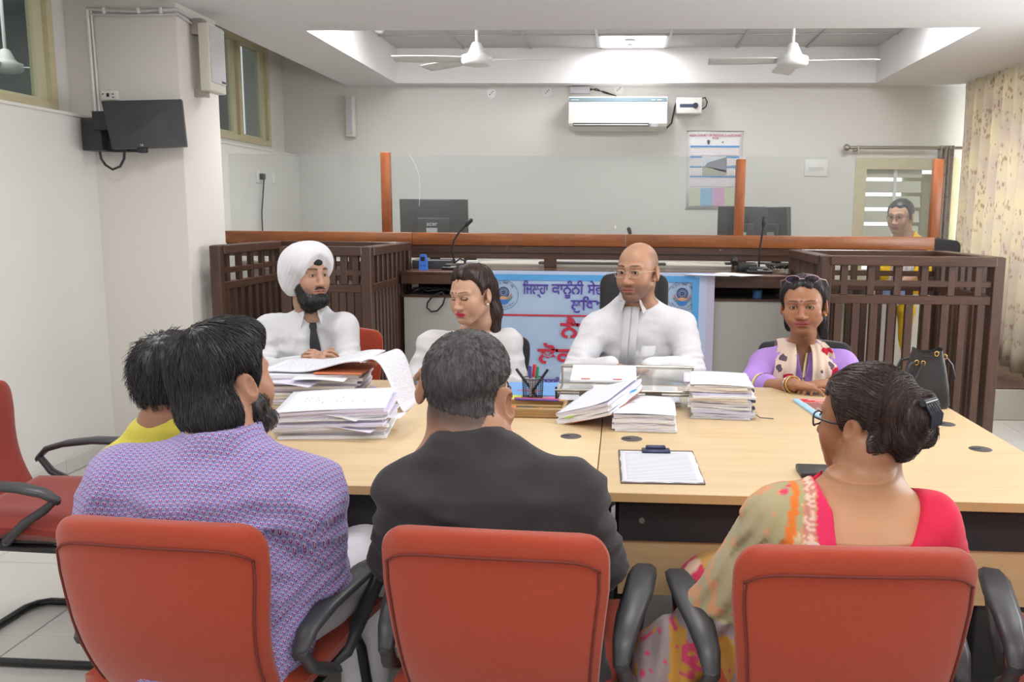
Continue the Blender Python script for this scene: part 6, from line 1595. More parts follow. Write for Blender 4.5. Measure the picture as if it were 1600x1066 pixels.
k = Fig('bearded man in a purple patterned shirt, seen from behind, looking right', (-.85, 1.78, 0), (-.1, 1), sk)
k.joints(wpx(345, 682, 1.72), (-.86, 1.72, .53), wpx(176, 738, 1.72), wpx(488, 752, 1.72), wpx(160, 900, 1.80), wpx(500, 905, 1.8), (-1.02, 2.12, .62), (-.85, 2.12, .775))
k.stations(.195, .125, .19, .14, .19, .15)
hd = Head(wpx(354, 601, 1.80), 154, 4, -3, .94, 1.05, ear=1.12)
k.body(hd, face_paint(hd, sk, (150, 96, 86), (34, 28, 28), 1.1, .5), .04, neck=.06, hdir=[(.3, .95, 0), (-.25, 1, .03)], hands=((15, 25, 20), (12, 20, 20)))
k.garment('shirt', M_scal, (.075, .066, .046), 1, .010, .007, neckr=.066, seed=7)
k.collar(M_scal, .074, .036, .7, .045)
nk_ = k.neckr; k.neckr = .03; k.hair(beard_region(), lambda L: .006 + .010 * sstep(-.07, -.11, L[:, 2]), M_hblack, .0032, None, .0014, name='beard', seed=4, strands=700, slen=.022, lift=.005, taper=.3); moustache(k, M_hblack); k.neckr = nk_
def crown(v, hd): hd.e(v, (0, .01, .078), (.082, .095, .07), .03); hd.e(v, (0, .075, .03), (.07, .045, .075), .03); hd.e(v, (-.0, -.05, .115), (.058, .05, .032), .03); hd.e(v, (0, .085, -.04), (.05, .03, .045), .03)
def side_flow(hd, p):
    L = hd.loc(p[None])[0]; cr = V(.015, .055, .12); dd = L - cr; dd = dd / (np.linalg.norm(dd) + 1e-6); return hd.R @ (dd + V(.0, .1, -.35))
k.flowd = side_flow
k.hair(hair_region(.09, .03, -.078, .045, .79), .012, M_hblack, .0036, crown, .0022, strands=2600, slen=.07, lift=.006, sr=.0009, gs=(60, 60, 8))
mb = MB(); k.legs(M_trouw, [(-1.04, 2.16, .53), (-.665, 2.12, .56)], [(-1.04, 2.2, .09), (-.68, 2.16, .09)], (.09, .078, .06))

# ---- the man in the black shirt
sk = (174, 128, 102)
m_ = Fig('man with cropped hair in a black long-sleeved shirt, seen from behind', (-.24, 1.78, 0), (.02, 1), sk)
m_.joints(wpx(738, 676, 1.74), (-.22, 1.72, .53), wpx(628, 745, 1.74), wpx(905, 752, 1.74), wpx(620, 868, 1.80), wpx(934, 880, 1.8), (-.40, 2.05, .62), (-.06, 2.05, .62))
m_.stations(.19, .12, .185, .135, .19, .15)
hd = Head(wpx(727, 616, 1.80), 167, 0, 10, 1.04, 1.05, ear=1.3)
m_.body(hd, lambda P, f_=face_paint(hd, sk, (150, 96, 86), (34, 28, 28), 1, .45): (lambda C, L: C * (1 - (m__ := (sstep(-.085, -.02, L[:, 2]) * sstep(-.05, -.02, L[:, 1]) * (np.abs(L[:, 0]) < .0785))[:, None] * .85)) + np.array(lin((66, 60, 60))) * m__)(f_(P), hd.loc(P)), .04, neck=.059)
M_btee = cloth('black_jersey', (60, 57, 59), (52, 50, 53), .9, 500, .3); m_.garment('shirt', M_btee, (.066, .060, .045), 1, .010, .0065, neckr=.064, seed=8)
mb = MB(); pts = [Vector(m_.N + m_.f * .012 + V(math.cos(a_) * .068, math.sin(a_) * .066, -.006 - .02 * max(0, math.sin(a_)))) for a_ in [2 * math.pi * i_ / 28 for i_ in range(28)]]
obj('neckband', mb.tube(pts, .0085, 8, True, 1.3), M_btee, m_.root)
m_.hair(hair_region(.09, .04, -.018, .0), lambda L: .0008 + .0085 * sstep(-.035, .07, L[:, 2]), M_buzz, .0032, None, .0008, taper=.0, strands=2200, slen=.011, lift=.002, sr=.0006, gs=(110, 110, 60))
spectacles(m_, M_black, .0018, .022, .016, .006, -.112)
m_.legs(mat('grey_jeans', (96, 102, 116), .85), [(-.35, 2.16, .53), (-.10, 2.16, .53)], [(-.35, 2.2, .09), (-.1, 2.2, .09)])

# ---- the woman in the sari
sk = (158, 110, 80)
s_ = Fig('woman in a pink and orange sari, hair in a clipped bun, seen from behind', (.45, 1.78, 0), (0, 1), sk)
s_.joints(wpx(1340, 752, 1.74), (.43, 1.72, .52), wpx(1212, 800, 1.74), wpx(1462, 800, 1.74), wpx(1185, 905, 1.78), wpx(1482, 910, 1.8), (.33, 2.02, .62), (.56, 2.02, .62))
s_.stations(.172, .115, .165, .13, .19, .16)
hd = Head(wpx(1352, 663, 1.81), 226, -2, 0, .91, .95, .95)
def skinpaint(P, f_=face_paint(hd, sk, (150, 80, 78), (40, 28, 26), .8)):
    C = f_(P); z = s_.tl(P)[:, 2]; m = sstep(.03, -.05, z)[:, None]; return C * (1 - m) + np.array(lin((204, 156, 118))) * m
s_.body(hd, skinpaint, .27, neck=.05, fx=.17, off=-.002, arm=(.05, .042, .03))
def backcut(v):
    def fn(P):
        T = s_.tl(P); x, y, z = T.T
        reg = np.maximum((((x + .005) / .112) ** 2 + ((z + .0) / .150) ** 2) ** .5 - 1, 0) * 0 + ((((x + .005) / .115) ** 2 + ((z - .0) / .135) ** 2) ** .5 - 1) * .1
        return -np.maximum(reg, y - .03)
    v.clip(fn, .004)
M_pinkb = cloth('pink_red_blouse', (222, 44, 78), (206, 36, 70), fold=.4)
s_.garment('blouse', M_pinkb, (.060, .053, .048), .5, .010, .0035, backcut, neckr=.07, seed=9)
obj('dot', MB().sph(Vector(at(1272, 858, 1.612)), (.014, .004, .014), 12, 8), mat('pale_dot', (220, 190, 186), .7), s_.root)
# sari cloth: over the left shoulder and arm and down the left side, its colours woven in bands across the width
def sari_colour(u, v_, n):
    """u across the cloth (0 = inner border), v_ along it"""
    if u < .24: return (224, 52, 96)
    if u < .27: return (206, 150, 108)
    if u < .45: return (226, 196, 176) if int(v_ * 90) % 2 ^ int(u * 90) % 2 else (196, 130, 116)
    if u < .48: return (206, 150, 108)
    if u < .58: return (172, 164, 122) if n < .25 else (206, 190, 150)
    if u < .74: return (222, 122, 52) if n < .8 else (238, 214, 190)
    if u < .97: return (170, 160, 122) if n < .34 else (212, 70, 96)
    return (172, 160, 126) if n < .2 else (206, 150, 110)
def painted_grid(name, fn, nu, nv, parent, thick=.002, col=sari_colour, m=None):
    mb = MB(); mb.grid(fn, nu, nv, thick); me = mb.mesh(name); n0 = (nu + 1) * (nv + 1); W = nu + 1; C = []
    uv = np.array([((i % n0) % W / nu, (i % n0) // W / nv) for i in range(len(mb.v))]); ns = vnoise(np.stack([uv[:, 0] * 22, uv[:, 1] * 26, np.zeros(len(uv))], 1))
    C = np.array([lin(col(u, v_, n)) for (u, v_), n in zip(uv, ns)])
    at_ = me.color_attributes.new('Col', 'FLOAT_COLOR', 'POINT'); at_.data.foreach_set('color', np.concatenate([C, np.ones((len(C), 1))], 1).astype(f32).ravel())
    return link(name, me, m or M_vcloth, parent)
v = Vol(s_.N + V(-.46, -.30, -.85), s_.N + V(.12, .34, .12), .0075)
v.loft(s_.st, s_.yaw, .03, 2.3, .022); v.cone(s_.N - V(0, 0, .045) + s_.left * .05, s_.S[0], .058, .072, .04); v.cone(s_.S[0], s_.E[0] - V(.01, 0, 0), .076, .082, .04); LE = V(.115, 1.86, .42)
v.cone(s_.E[0] - V(.01, .02, 0), LE, .08, .085, .05); v.cone(LE, LE + V(-.02, .02, -.2), .085, .10, .05)
def sari_u(P):
    T = s_.tl(P); x, y, z = T.T; return (x - .072 + .02 * (z < -.3)) / (.085 + .42 * np.clip(-z, 0, .34)), x, y, z
def sfold(P):
    u, x, y, z = sari_u(P); return .005 * np.sin(u * 30 + 5 * z + 1.2 * vnoise(P * 9)) * sstep(.0, -.12, z) + .003 * vnoise(P * 24) + .012 * np.sin(x * 70 + z * 12) * sstep(-.32, -.5, z)
v.disp(sfold); v.clip(lambda P: .066 + .5 * np.maximum(0, s_.tl(P)[:, 2] + .04) - sari_u(P)[1], .004); v.clip(lambda P: np.maximum(-s_.tl(P)[:, 2] - .72, 0 * P[:, 0] - 1), .004)
v.cone(s_.N + V(0, 0, -.03), s_.N + V(0, 0, .2), .074, .074, .006, 's')
P, F = v.net(); u, x, y, z = sari_u(P); ns = vnoise(P * V(30, 30, 20)); n2 = vnoise(P * 55)
C = np.array([lin(sari_colour(max(0, min(.999, a_)), b__, c__)) for a_, b__, c__ in zip(u, -z * 1.2, ns * .8 + n2 * .5)])
low = z < -.30; C[low & (ns > -.1)] = lin((170, 154, 156)); C[low & (ns <= -.1)] = lin((216, 160, 70)); C[low & (n2 > .45)] = lin((226, 80, 120))
link('sari', npmesh('sari', P, F, C), M_vcloth, s_.root)
def skirt(v):
    P = s_.P
    for q, kx in ((0, .26), (1, .58)):
        v.cone(P + V(-.08 + .16 * q, .05, -.02), V(kx, 2.08, .50), .105, .10, .05); v.cone(V(kx, 2.08, .50), V(kx - .02, 2.05, .06), .11, .13, .05)
    v.ell(P, (.19, .16, .12), None, .05)
v = Vol(V(-.05, 1.5, -.0), V(.85, 2.3, .72), .012); skirt(v); v.disp(lambda P: .010 * np.sin(P[:, 0] * 60 + 6 * vnoise(P * 5)) * sstep(.6, .35, P[:, 2]) + .006 * vnoise(P * 14)); v.clip(lambda P: .01 - P[:, 2])
P, F = v.net(); n_ = vnoise(P * V(16, 16, 22)); C = np.tile(lin((206, 58, 92)), (len(P), 1)); C[(P[:, 2] + .3 * (P[:, 0])) % .22 < .1] = lin((196, 150, 84)); C[n_ > .42] = lin((222, 190, 170)); C[P[:, 2] < .1] = lin((206, 44, 72))
link('sari_skirt', npmesh('sari_skirt', P, F, C), M_vcloth, s_.root)
def pleats(u, v_):
    c_ = V(.02, 1.86, .46) * (1 - v_) + V(-.0, 1.80, .10) * v_; w_ = .05 + .075 * v_
    return (c_[0] + (u - .5) * 2 * w_, c_[1] + .035 * math.sin(u * 4 * math.pi * 2) * (.5 + .5 * v_) + .05 * math.sin(u * 3), c_[2] + .03 * math.sin(u * 7 + 1) * v_)
painted_grid('sari_pleats', pleats, 56, 30, s_.root, col=lambda u, v_, n: (222, 36, 76) if (v_ % .34) < .13 else ((214, 160, 74) if (v_ % .34) < .2 else ((226, 204, 186) if n > .1 else (176, 150, 140))))
def bunh(v, hd):
    E_ = hd.e; E_(v, (0, .02, .065), (.08, .09, .066), .03); E_(v, (.0, .095, .045), (.052, .045, .05), .02); E_(v, (.012, .125, .02), (.043, .036, .05), .012); E_(v, (-.03, .11, .055), (.032, .04, .035), .008); E_(v, (.03, .115, -.01), (.035, .034, .04), .008); E_(v, (.0, .09, -.04), (.042, .03, .03), .012); E_(v, (-.015, .135, .0), (.03, .024, .036), .006)
def bun_flow(hd, p):
    L = hd.loc(p[None])[0]; c_ = V(0, .12, .02)
    if L[1] < .07: dd = c_ - L; return hd.R @ dd / (np.linalg.norm(dd) + 1e-6)
    r = L - c_; return hd.R @ np.cross(r, V(.3, 1, .2))
s_.flowd = bun_flow
s_.hair(hair_region(.078, .01, -.045, .02, .80), .010, M_hbrown, .0038, bunh, .0022, strands=2400, slen=.06, lift=.004, sr=.0008, gs=(40, 40, 40))
mb = MB(); hwp = lambda *p: Vector(hd.w(*p))
for q in range(5): mb.tube([hwp(-.02 + .01 * q, .15, .07), hwp(-.022 + .011 * q, .168, .045), hwp(-.02 + .01 * q, .165, .02)], .0035, 6)
mb.tube([hwp(-.028, .148, .072), hwp(.028, .148, .072)], .007, 8)
obj('hair_clip', mb, mat('hair_clip_plastic', (40, 42, 52), .12), s_.root)
spectacles(s_, M_black, .002, .023, .016, .004, -.112); earring(s_, 1, 'drop')
mb = MB(); pts = [Vector(s_.N + V(math.cos(a_) * .058, math.sin(a_) * .056 + .008, .016 - .02 * max(0, math.sin(a_)))) for a_ in [2 * math.pi * i_ / 28 for i_ in range(28)]]; obj('necklace', mb.tube(pts, .0022, 6, True), mat('bead_brown', (96, 62, 54), .5), s_.root)
# ------------------------------------------------------------------ things on the table
def printed(name, rows=26, ink=(120, 122, 140), dens=.48, marg=(.1, .08), head=0, paper=(226, 227, 236), k=.38):
    n = NT(name); uv = n.n('ShaderNodeUVMap'); sp = n.n('ShaderNodeSeparateXYZ'); n.t.links.new(uv.outputs[0], sp.inputs[0])
    u, v = sp.outputs[0], sp.outputs[1]; lt = lambda a, b: n.math('LESS_THAN', a, b); gt = lambda a, b: n.math('GREATER_THAN', a, b)
    ln = lt(n.math('FRACT', n.math('MULTIPLY', v, rows)), .5)
    cb = n.n('ShaderNodeCombineXYZ'); n.set(cb, 0, n.math('MULTIPLY', u, 46)); n.set(cb, 1, n.math('FLOOR', n.math('MULTIPLY', v, rows)))
    wd = gt(n.noise(cb.outputs[0], 1.0, 1), dens)
    inside = n.math('MULTIPLY', n.math('MULTIPLY', gt(u, marg[0]), lt(u, 1 - marg[0])), n.math('MULTIPLY', gt(v, marg[1]), lt(v, 1 - marg[1])))
    f = n.math('MULTIPLY', n.math('MULTIPLY', ln, wd), inside)
    return n.fin(n.mix(n.math('MULTIPLY', f, k), lin(paper), lin(ink)), .6, 0, .3)
M_print = printed('printed_page'); M_hand = printed('handwritten_page', 9, (120, 124, 180), .6, (.2, .3), k=.7); M_form = printed('printed_form', 40, (130, 132, 146), .3, (.06, .05), k=.75)
M_p2 = mat('paper_lilac', (216, 212, 232), .65, 0, .3, .02); M_p3 = mat('paper_warm', (224, 216, 204), .65, 0, .3, .02); M_p4 = mat('paper_grey', (206, 206, 214), .65, 0, .3, .02); M_p5 = mat('card_orange', (206, 120, 84), .7)
PAPERS = [M_paper, M_paper, M_paper, M_p2, M_p2, M_p4, M_p3]
def sheetgrid(fn, m, name, parent, nu=10, nv=8, th=.001, world=True):
    mb = MB(); mb.grid(fn, nu, nv, th); me = mb.mesh(name); uvl = me.uv_layers.new(name='UVMap'); n0 = (nu + 1) * (nv + 1); W = nu + 1
    for lp in me.loops:
        i = lp.vertex_index % n0; uvl.data[lp.index].uv = ((i % W) / nu, (i // W) / nv)
    return link(name, me, m, parent, world)
def sheaf(M, w, d, t, rnd, wav=.003, nx=9, ny=7):
    """one bundle of sheets: a slab with waved, uneven edges"""
    mb = MB(); a, b_, c_ = rnd.uniform(0, 6), rnd.uniform(0, 6), rnd.uniform(.5, 1.2)
    def P(u, v, z):
        e = .0025 * math.sin(u * 19 + a) * math.sin(v * 17 + b_)
        return M @ Vector(((u - .5) * (w + e * 2), (v - .5) * (d + e * 2), z + wav * c_ * math.sin(u * 5 + a) * math.cos(v * 4 + b_)))
    mb.grid(lambda u, v: P(u, v, t), nx, ny); mb.grid(lambda u, v: P(1 - u, v, 0), nx, ny)
    per = [(k / nx, 0) for k in range(nx)] + [(1, k / ny) for k in range(ny)] + [(1 - k / nx, 1) for k in range(nx)] + [(0, 1 - k / ny) for k in range(ny)]
    L = len(per); K = 3; vs = []
    for r in range(K + 1):
        for (u, v) in per:
            p = P(u, v, t * r / K); cc = M @ Vector((0, 0, t * r / K)); q = (p - cc); off = rnd.uniform(-.0016, .0016) if 0 < r < K else 0
            vs.append(p + q.normalized() * off)
    mb.add(vs, [(r * L + k, r * L + (k + 1) % L, (r + 1) * L + (k + 1) % L, (r + 1) * L + k) for r in range(K) for k in range(L)], False)
    return mb
def stack(lab, c, w, d, h, n, rz, seed, jit=.012, tilt=(0, 0), top=None, group=None):
    rnd = random.Random(seed); t = thing('paper_stack', lab, 'paper stack', (c[0], c[1], c[2]), group); z = c[2] + .001; hs = [rnd.uniform(.5, 1.5) for _ in range(n)]; k = (h - .002) / sum(hs)
    for i in range(n):
        th = hs[i] * k; M = Matrix.Translation((c[0] + rnd.uniform(-jit, jit), c[1] + rnd.uniform(-jit, jit), z)) @ Matrix.Rotation(R_(rz + rnd.uniform(-4, 4) * jit / .012), 4, 'Z') @ Matrix.Rotation(R_(tilt[0] * i / n), 4, 'X') @ Matrix.Rotation(R_(tilt[1] * i / n), 4, 'Y')
        obj('sheaf', sheaf(M, w * rnd.uniform(.95, 1.03), d * rnd.uniform(.95, 1.03), th * .96, rnd, .0022 if i else 0), PAPERS[rnd.randrange(len(PAPERS))], t); z += th
    M = Matrix.Translation((c[0], c[1], z + .0032)) @ Matrix.Rotation(R_(rz), 4, 'Z') @ Matrix.Rotation(R_(tilt[0]), 4, 'X') @ Matrix.Rotation(R_(tilt[1]), 4, 'Y')
    if top: sheetgrid(lambda u, v: M @ Vector(((u - .5) * w, (v - .5) * d, .002 * math.sin(u * 4))), top, 'top_sheet', t)
    return t
def stray(t, pts, m, seed=0):
    """a loose sheet sticking out of a stack, given by four corners"""
    p = [Vector(q) for q in pts]; sheetgrid(lambda u, v: (p[0] * (1 - u) + p[1] * u) * (1 - v) + (p[3] * (1 - u) + p[2] * u) * v + Vector((0, 0, .006 * math.sin(u * 3.1) * math.sin(v * 3.1 + seed))), m, 'loose_sheet', t, 8, 6)
# rear left stack with an open file curling off its right end
A = stack('tall untidy stack of files with an open file curling over it, behind another stack', (-1.06, 3.19, TZ), .36, .27, .115, 10, 4, 11, .010, (0, 0), None)
def openp(u, v):
    x = -1.24 + .40 * u; z = TZ + .123 + .04 * math.sin(max(0, u - .25) / .75 * 1.7) ** 2 + .004 * math.sin(u * 9)
    return (x, 3.06 + .27 * v + .012 * u, z)
sheetgrid(openp, M_print, 'open_page', A, 16, 8, .006)
def curl(u, v):
    # crest at the file's end, then sliding down to the table top
    P0, P1, P2, P3 = Vector((-.86, 3.07, TZ + .16)), Vector((-.76, 3.06, TZ + .23)), Vector((-.74, 3.02, TZ + .06)), Vector((-.665, 2.94, TZ + .006))
    a = (1 - u) ** 3; b_ = 3 * u * (1 - u) ** 2; c_ = 3 * u * u * (1 - u); d_ = u ** 3; q = P0 * a + P1 * b_ + P2 * c_ + P3 * d_
    return q + Vector((.04 * v * (1 - u), .25 * v, .0 - .012 * v * u))
sheetgrid(curl, M_print, 'curled_page', A, 18, 8, .004)
stray(A, [(-1.2, 3.0, TZ + .09), (-1.02, 2.97, TZ + .082), (-.98, 3.12, TZ + .1), (-1.15, 3.14, TZ + .1)], M_p2, 1); stray(A, [(-1.09, 2.99, TZ + .105), (-.9, 3.0, TZ + .1), (-.9, 3.12, TZ + .112), (-1.1, 3.12, TZ + .112)], M_paper, 2)
obj('file_cover', MB().rbox((-1.03, 3.05, TZ + .1165), (-.85, 3.31, TZ + .121), .001, 1), M_p5, A)
A.location.x -= .095
# front left stack
B = stack('thick stack of legal papers with a handwritten cover sheet at the front left', (-.925, 2.72, TZ), .345, .27, .095, 10, 8, 5, .012, (2.5, -2.5), M_hand)
stray(B, [(-.95, 2.585, TZ + .078), (-.82, 2.575, TZ + .06), (-.78, 2.7, TZ + .075), (-.97, 2.7, TZ + .078)], M_paper, 1); stray(B, [(-.86, 2.6, TZ + .06), (-.70, 2.65, TZ + .055), (-.70, 2.74, TZ + .055), (-.88, 2.72, TZ + .06)], M_paper, 2); stray(B, [(-.92, 2.575, TZ + .045), (-.77, 2.555, TZ + .03), (-.75, 2.66, TZ + .035), (-.93, 2.68, TZ + .045)], M_p2, 3); stray(B, [(-.86, 2.57, TZ + .05), (-.72, 2.6, TZ + .04), (-.74, 2.66, TZ + .042), (-.88, 2.66, TZ + .05)], M_p3, 4)
mb = MB()
for k_ in range(4): mb.tube([(-1.105 + .005 * math.cos(a_), 2.60 + .02 * k_, TZ + .055 + .012 * math.sin(a_)) for a_ in (0, 1.2, 2.4, 3.6, 4.8, 6)], .0018, 5)
obj('tag_string', mb, M_p4, B)
# middle pair
D = stack('low square block of papers on the right-hand table top, right of the seam', (.085, 2.905, TZ), .205, .29, .058, 6, -2, 8, .004, (0, 0), M_hand)
rnd = random.Random(4); t = thing('leaning_file', 'tagged sheaf of papers propped slantwise on the square paper block', 'paper file', (-.08, 2.93, TZ))
Mf = Matrix.Translation((-.062, 2.945, TZ + .042)) @ Matrix.Rotation(R_(-24), 4, 'Z') @ Matrix.Rotation(R_(-17), 4, 'Y') @ Matrix.Rotation(R_(7), 4, 'X')
for i in range(4): obj('sheaf', sheaf(Mf @ Matrix.Translation((rnd.uniform(-.004, .004), rnd.uniform(-.004, .004), .010 * i)) @ Matrix.Rotation(R_(rnd.uniform(-3, 3)), 4, 'Z'), .205, .29, .0095, rnd, .002), (M_p5 if i == -1 else PAPERS[i]), t)
sheetgrid(lambda u, v: Mf @ Vector(((u - .5) * .205, (v - .5) * .29, .0415 + .012 * max(0, u - .6) ** 2 * 4)), M_print, 'top_sheet', t)
obj('backing_card', MB().box((-.1, -.145, -.003), (.1, .145, -.001), Mf), M_p5, t)
obj('green_tab', MB().box((-.07, -.152, .02), (-.035, -.14, .022), Mf), mat('tab_green', (176, 222, 70), .6), t)
obj('blue_tab', MB().box((.10, .02, .022), (.125, .05, .024), Mf), mat('tab_blue', (70, 160, 214), .6), t)
# right stack
E_ = stack('tall ragged stack of files with dark clips on the right, nearest the woman in lilac', (.355, 3.10, TZ), .21, .26, .118, 14, -4, 21, .010, (0, 0), M_paper)
stray(E_, [(.225, 3.05, TZ + .115), (.33, 3.0, TZ + .112), (.36, 3.2, TZ + .118), (.235, 3.22, TZ + .122)], M_p2, 1); stray(E_, [(.23, 3.0, TZ + .095), (.30, 2.97, TZ + .09), (.33, 3.12, TZ + .1), (.235, 3.14, TZ + .1)], M_p2, 2); stray(E_, [(.33, 2.965, TZ + .014), (.46, 2.965, TZ + .006), (.46, 3.05, TZ + .012), (.33, 3.05, TZ + .016)], M_p2, 3)
M_clipb = mat('clip_blue', (62, 72, 96), .3, .3)
for k_, z in enumerate((.028, .05, .066, .08, .095)): obj('binder_clip', MB().rbox((.452, 3.02 + .018 * k_, TZ + z - .005), (.476 + .004 * (k_ % 2), 3.045 + .018 * k_, TZ + z + .006), .002, 1), M_clipb, E_)
obj('tag_string', MB().tube([(.46, 3.0, TZ + .02), (.49, 2.99, TZ + .004), (.52, 2.985, TZ + .003), (.535, 2.98, TZ + .003)], .0016, 5), M_clipb, E_)
# clipboard
t = thing('clipboard', 'printed form on a clipboard lying near the front of the table', 'clipboard', (.112, 2.36, TZ)); Mc = Matrix.Translation((.112, 2.362, TZ)) @ Matrix.Rotation(R_(1.5), 4, 'Z')
obj('board', MB().rbox((-.112, -.155, .0005), (.112, .17, .004), .002, 1, Mc), mat('board_dark', (96, 84, 80), .6), t)
sheetgrid(lambda u, v: Mc @ Vector(((u - .5) * .213, (v - .5) * .297, .006)), M_form, 'form', t)
for k_ in range(2): obj('sheaf', sheaf(Mc @ Matrix.Translation((.002 * k_, -.003 * k_, .0042)), .212, .296, .0006, random.Random(k_), 0), M_paper, t)
obj('clip', MB().rbox((-.042, .125, .006), (.042, .165, .013), .003, 2, Mc).rbox((-.03, .15, .010), (.03, .172, .02), .004, 2, Mc), mat('clip_navy', (54, 60, 92), .35, .3), t)
# wooden pen tray with its pens
t = thing('pen_tray', 'shallow wooden pen tray in front of the pen cup', 'tray', (-.32, 3.0, TZ)); M_tray = wood('tray_wood', (150, 116, 72), (176, 142, 94), (1, 10, 10), .4, 3)
mb = MB().rbox((-.46, 2.925, TZ), (-.19, 3.085, TZ + .012), .005, 2); obj('base', mb, M_tray, t)
for nm, a_, b_ in (('rim', (-.46, 2.925, TZ + .008), (-.19, 2.942, TZ + .034)), ('rim', (-.46, 3.068, TZ + .008), (-.19, 3.085, TZ + .034)), ('rim', (-.46, 2.942, TZ + .008), (-.445, 3.068, TZ + .034)), ('rim', (-.205, 2.942, TZ + .008), (-.19, 3.068, TZ + .034)), ('divider', (-.445, 3.0, TZ + .012), (-.205, 3.01, TZ + .03))): obj(nm, MB().rbox(a_, b_, .005, 2), M_tray, t)
def pen(lab, a_, b_, r, cm, cap=None, tip=None, cat='pen', capf=.3, nm='pen'):
    t = thing(nm, lab, cat, tuple((Vector(a_) + Vector(b_)) / 2 - Vector((0, 0, r)))); a_, b_ = Vector(a_), Vector(b_); d_ = (b_ - a_).normalized(); L = (b_ - a_).length
    obj('barrel', MB().cyl(a_, b_ - d_ * L * (capf if cap else 0), r, n=10), cm, t)
    if cap: obj('cap', MB().cyl(b_ - d_ * L * capf, b_, r * 1.12, n=10), cap, t)
    obj('tip', MB().cyl(a_, a_ - d_ * .012, r * .95, r * .2, n=10), tip or M_black, t)
C_ = lambda n_, c: mat(n_, c, .35)
zt_ = TZ + .034 + .004
pen('red pencil lying across the wooden tray', (-.215, 3.055, zt_), (-.385, 3.07, zt_), .004, C_('pen_red', (206, 56, 70)), None, C_('pencil_wood', (206, 170, 120)), 'pencil', nm='pencil')
pen('violet pencil lying across the tray beside the red one', (-.22, 3.044, zt_), (-.382, 3.058, zt_), .004, C_('pen_violet', (112, 88, 170)), None, C_('pencil_wood', (206, 170, 120)), 'pencil', nm='pencil')
pen('orange and black highlighter in the wooden tray', (-.30, 2.968, TZ + .022), (-.415, 2.972, TZ + .022), .009, C_('hl_black', (70, 74, 76)), C_('hl_orange', (238, 120, 40)), None, 'highlighter', .42, 'highlighter')
pen('blue pen with an orange end in the wooden tray', (-.215, 2.962, TZ + .02), (-.285, 2.968, TZ + .02), .007, C_('pen_blue', (74, 110, 200)), C_('hl_orange', (238, 120, 40)), None, 'pen', .2)
tag(obj('sticky_note', MB().rbox((-.44, 2.95, TZ + .013), (-.405, 2.99, TZ + .034), .001, 1), C_('note_pink', (238, 128, 196))), 'pink sticky note pad at the left end of the wooden tray', 'sticky notes')
# mesh pen cup
q = atz(831, 630, TZ); px_, py_ = q.x, q.y + .035
t = thing('pen_cup', 'black wire mesh pen cup full of pens', 'pen cup', (px_, py_, TZ)); Mq = Matrix.Translation((px_, py_, TZ))
mb = MB()
for k_ in range(30):
    a_ = 2 * math.pi * k_ / 30; mb.tube([(px_ + .036 * math.cos(a_), py_ + .036 * math.sin(a_), TZ + .003), (px_ + .04 * math.cos(a_), py_ + .04 * math.sin(a_), TZ + .088)], .0008, 4)
for k_ in range(13): mb.tube([Vector((px_ + (.036 + .004 * k_ / 13) * math.cos(2 * math.pi * j_ / 24), py_ + (.036 + .004 * k_ / 13) * math.sin(2 * math.pi * j_ / 24), TZ + .004 + k_ * .0065)) for j_ in range(24)], .0007, 4, True)
o = obj('wire_mesh', mb, M_blackm, t); o['kind'] = 'stuff'
obj('rim', MB().tube([Vector((px_ + .0405 * math.cos(2 * math.pi * j_ / 24), py_ + .0405 * math.sin(2 * math.pi * j_ / 24), TZ + .089)) for j_ in range(24)], .0022, 6, True), M_blackm, t); obj('base', MB().cyl((px_, py_, TZ), (px_, py_, TZ + .003), .037, n=20), M_blackm, t)
for lab, a_, b_, r, cm, cap in (('black pen leaning left out of the pen cup', (.02, 0, .01), (-.062, -.01, .125), .0048, 'pen_black', 'pen_black'), ('black pen leaning right out of the pen cup', (-.02, .0, .01), (.058, -.01, .125), .0048, 'pen_black', 'pen_black'), ('red felt pen standing in the pen cup', (-.006, .008, .008), (.006, .01, .14), .006, 'pen_clear', 'pen_red'), ('green pen standing in the pen cup', (.008, .012, .008), (.018, .014, .13), .005, 'pen_clear', 'pen_green'), ('blue pen standing at the left in the pen cup', (-.012, .016, .008), (-.016, .018, .134), .004, 'pen_clear', 'pen_navy'), ('second blue pen standing beside the red one in the cup', (-.008, -.01, .008), (-.008, .0, .134), .004, 'pen_clear', 'pen_navy')):
    cs = {'pen_black': (46, 46, 50), 'pen_clear': (196, 190, 196), 'pen_red': (206, 50, 70), 'pen_green': (50, 150, 100), 'pen_navy': (74, 74, 150)}
    o_ = Vector((px_, py_, TZ)); pen(lab, o_ + Vector(a_) + (Vector(b_) - Vector(a_)).normalized() * .012, o_ + Vector(b_), r, mat(cm, cs[cm], .35), mat(cap, cs[cap], .35), None, 'pen', .4)
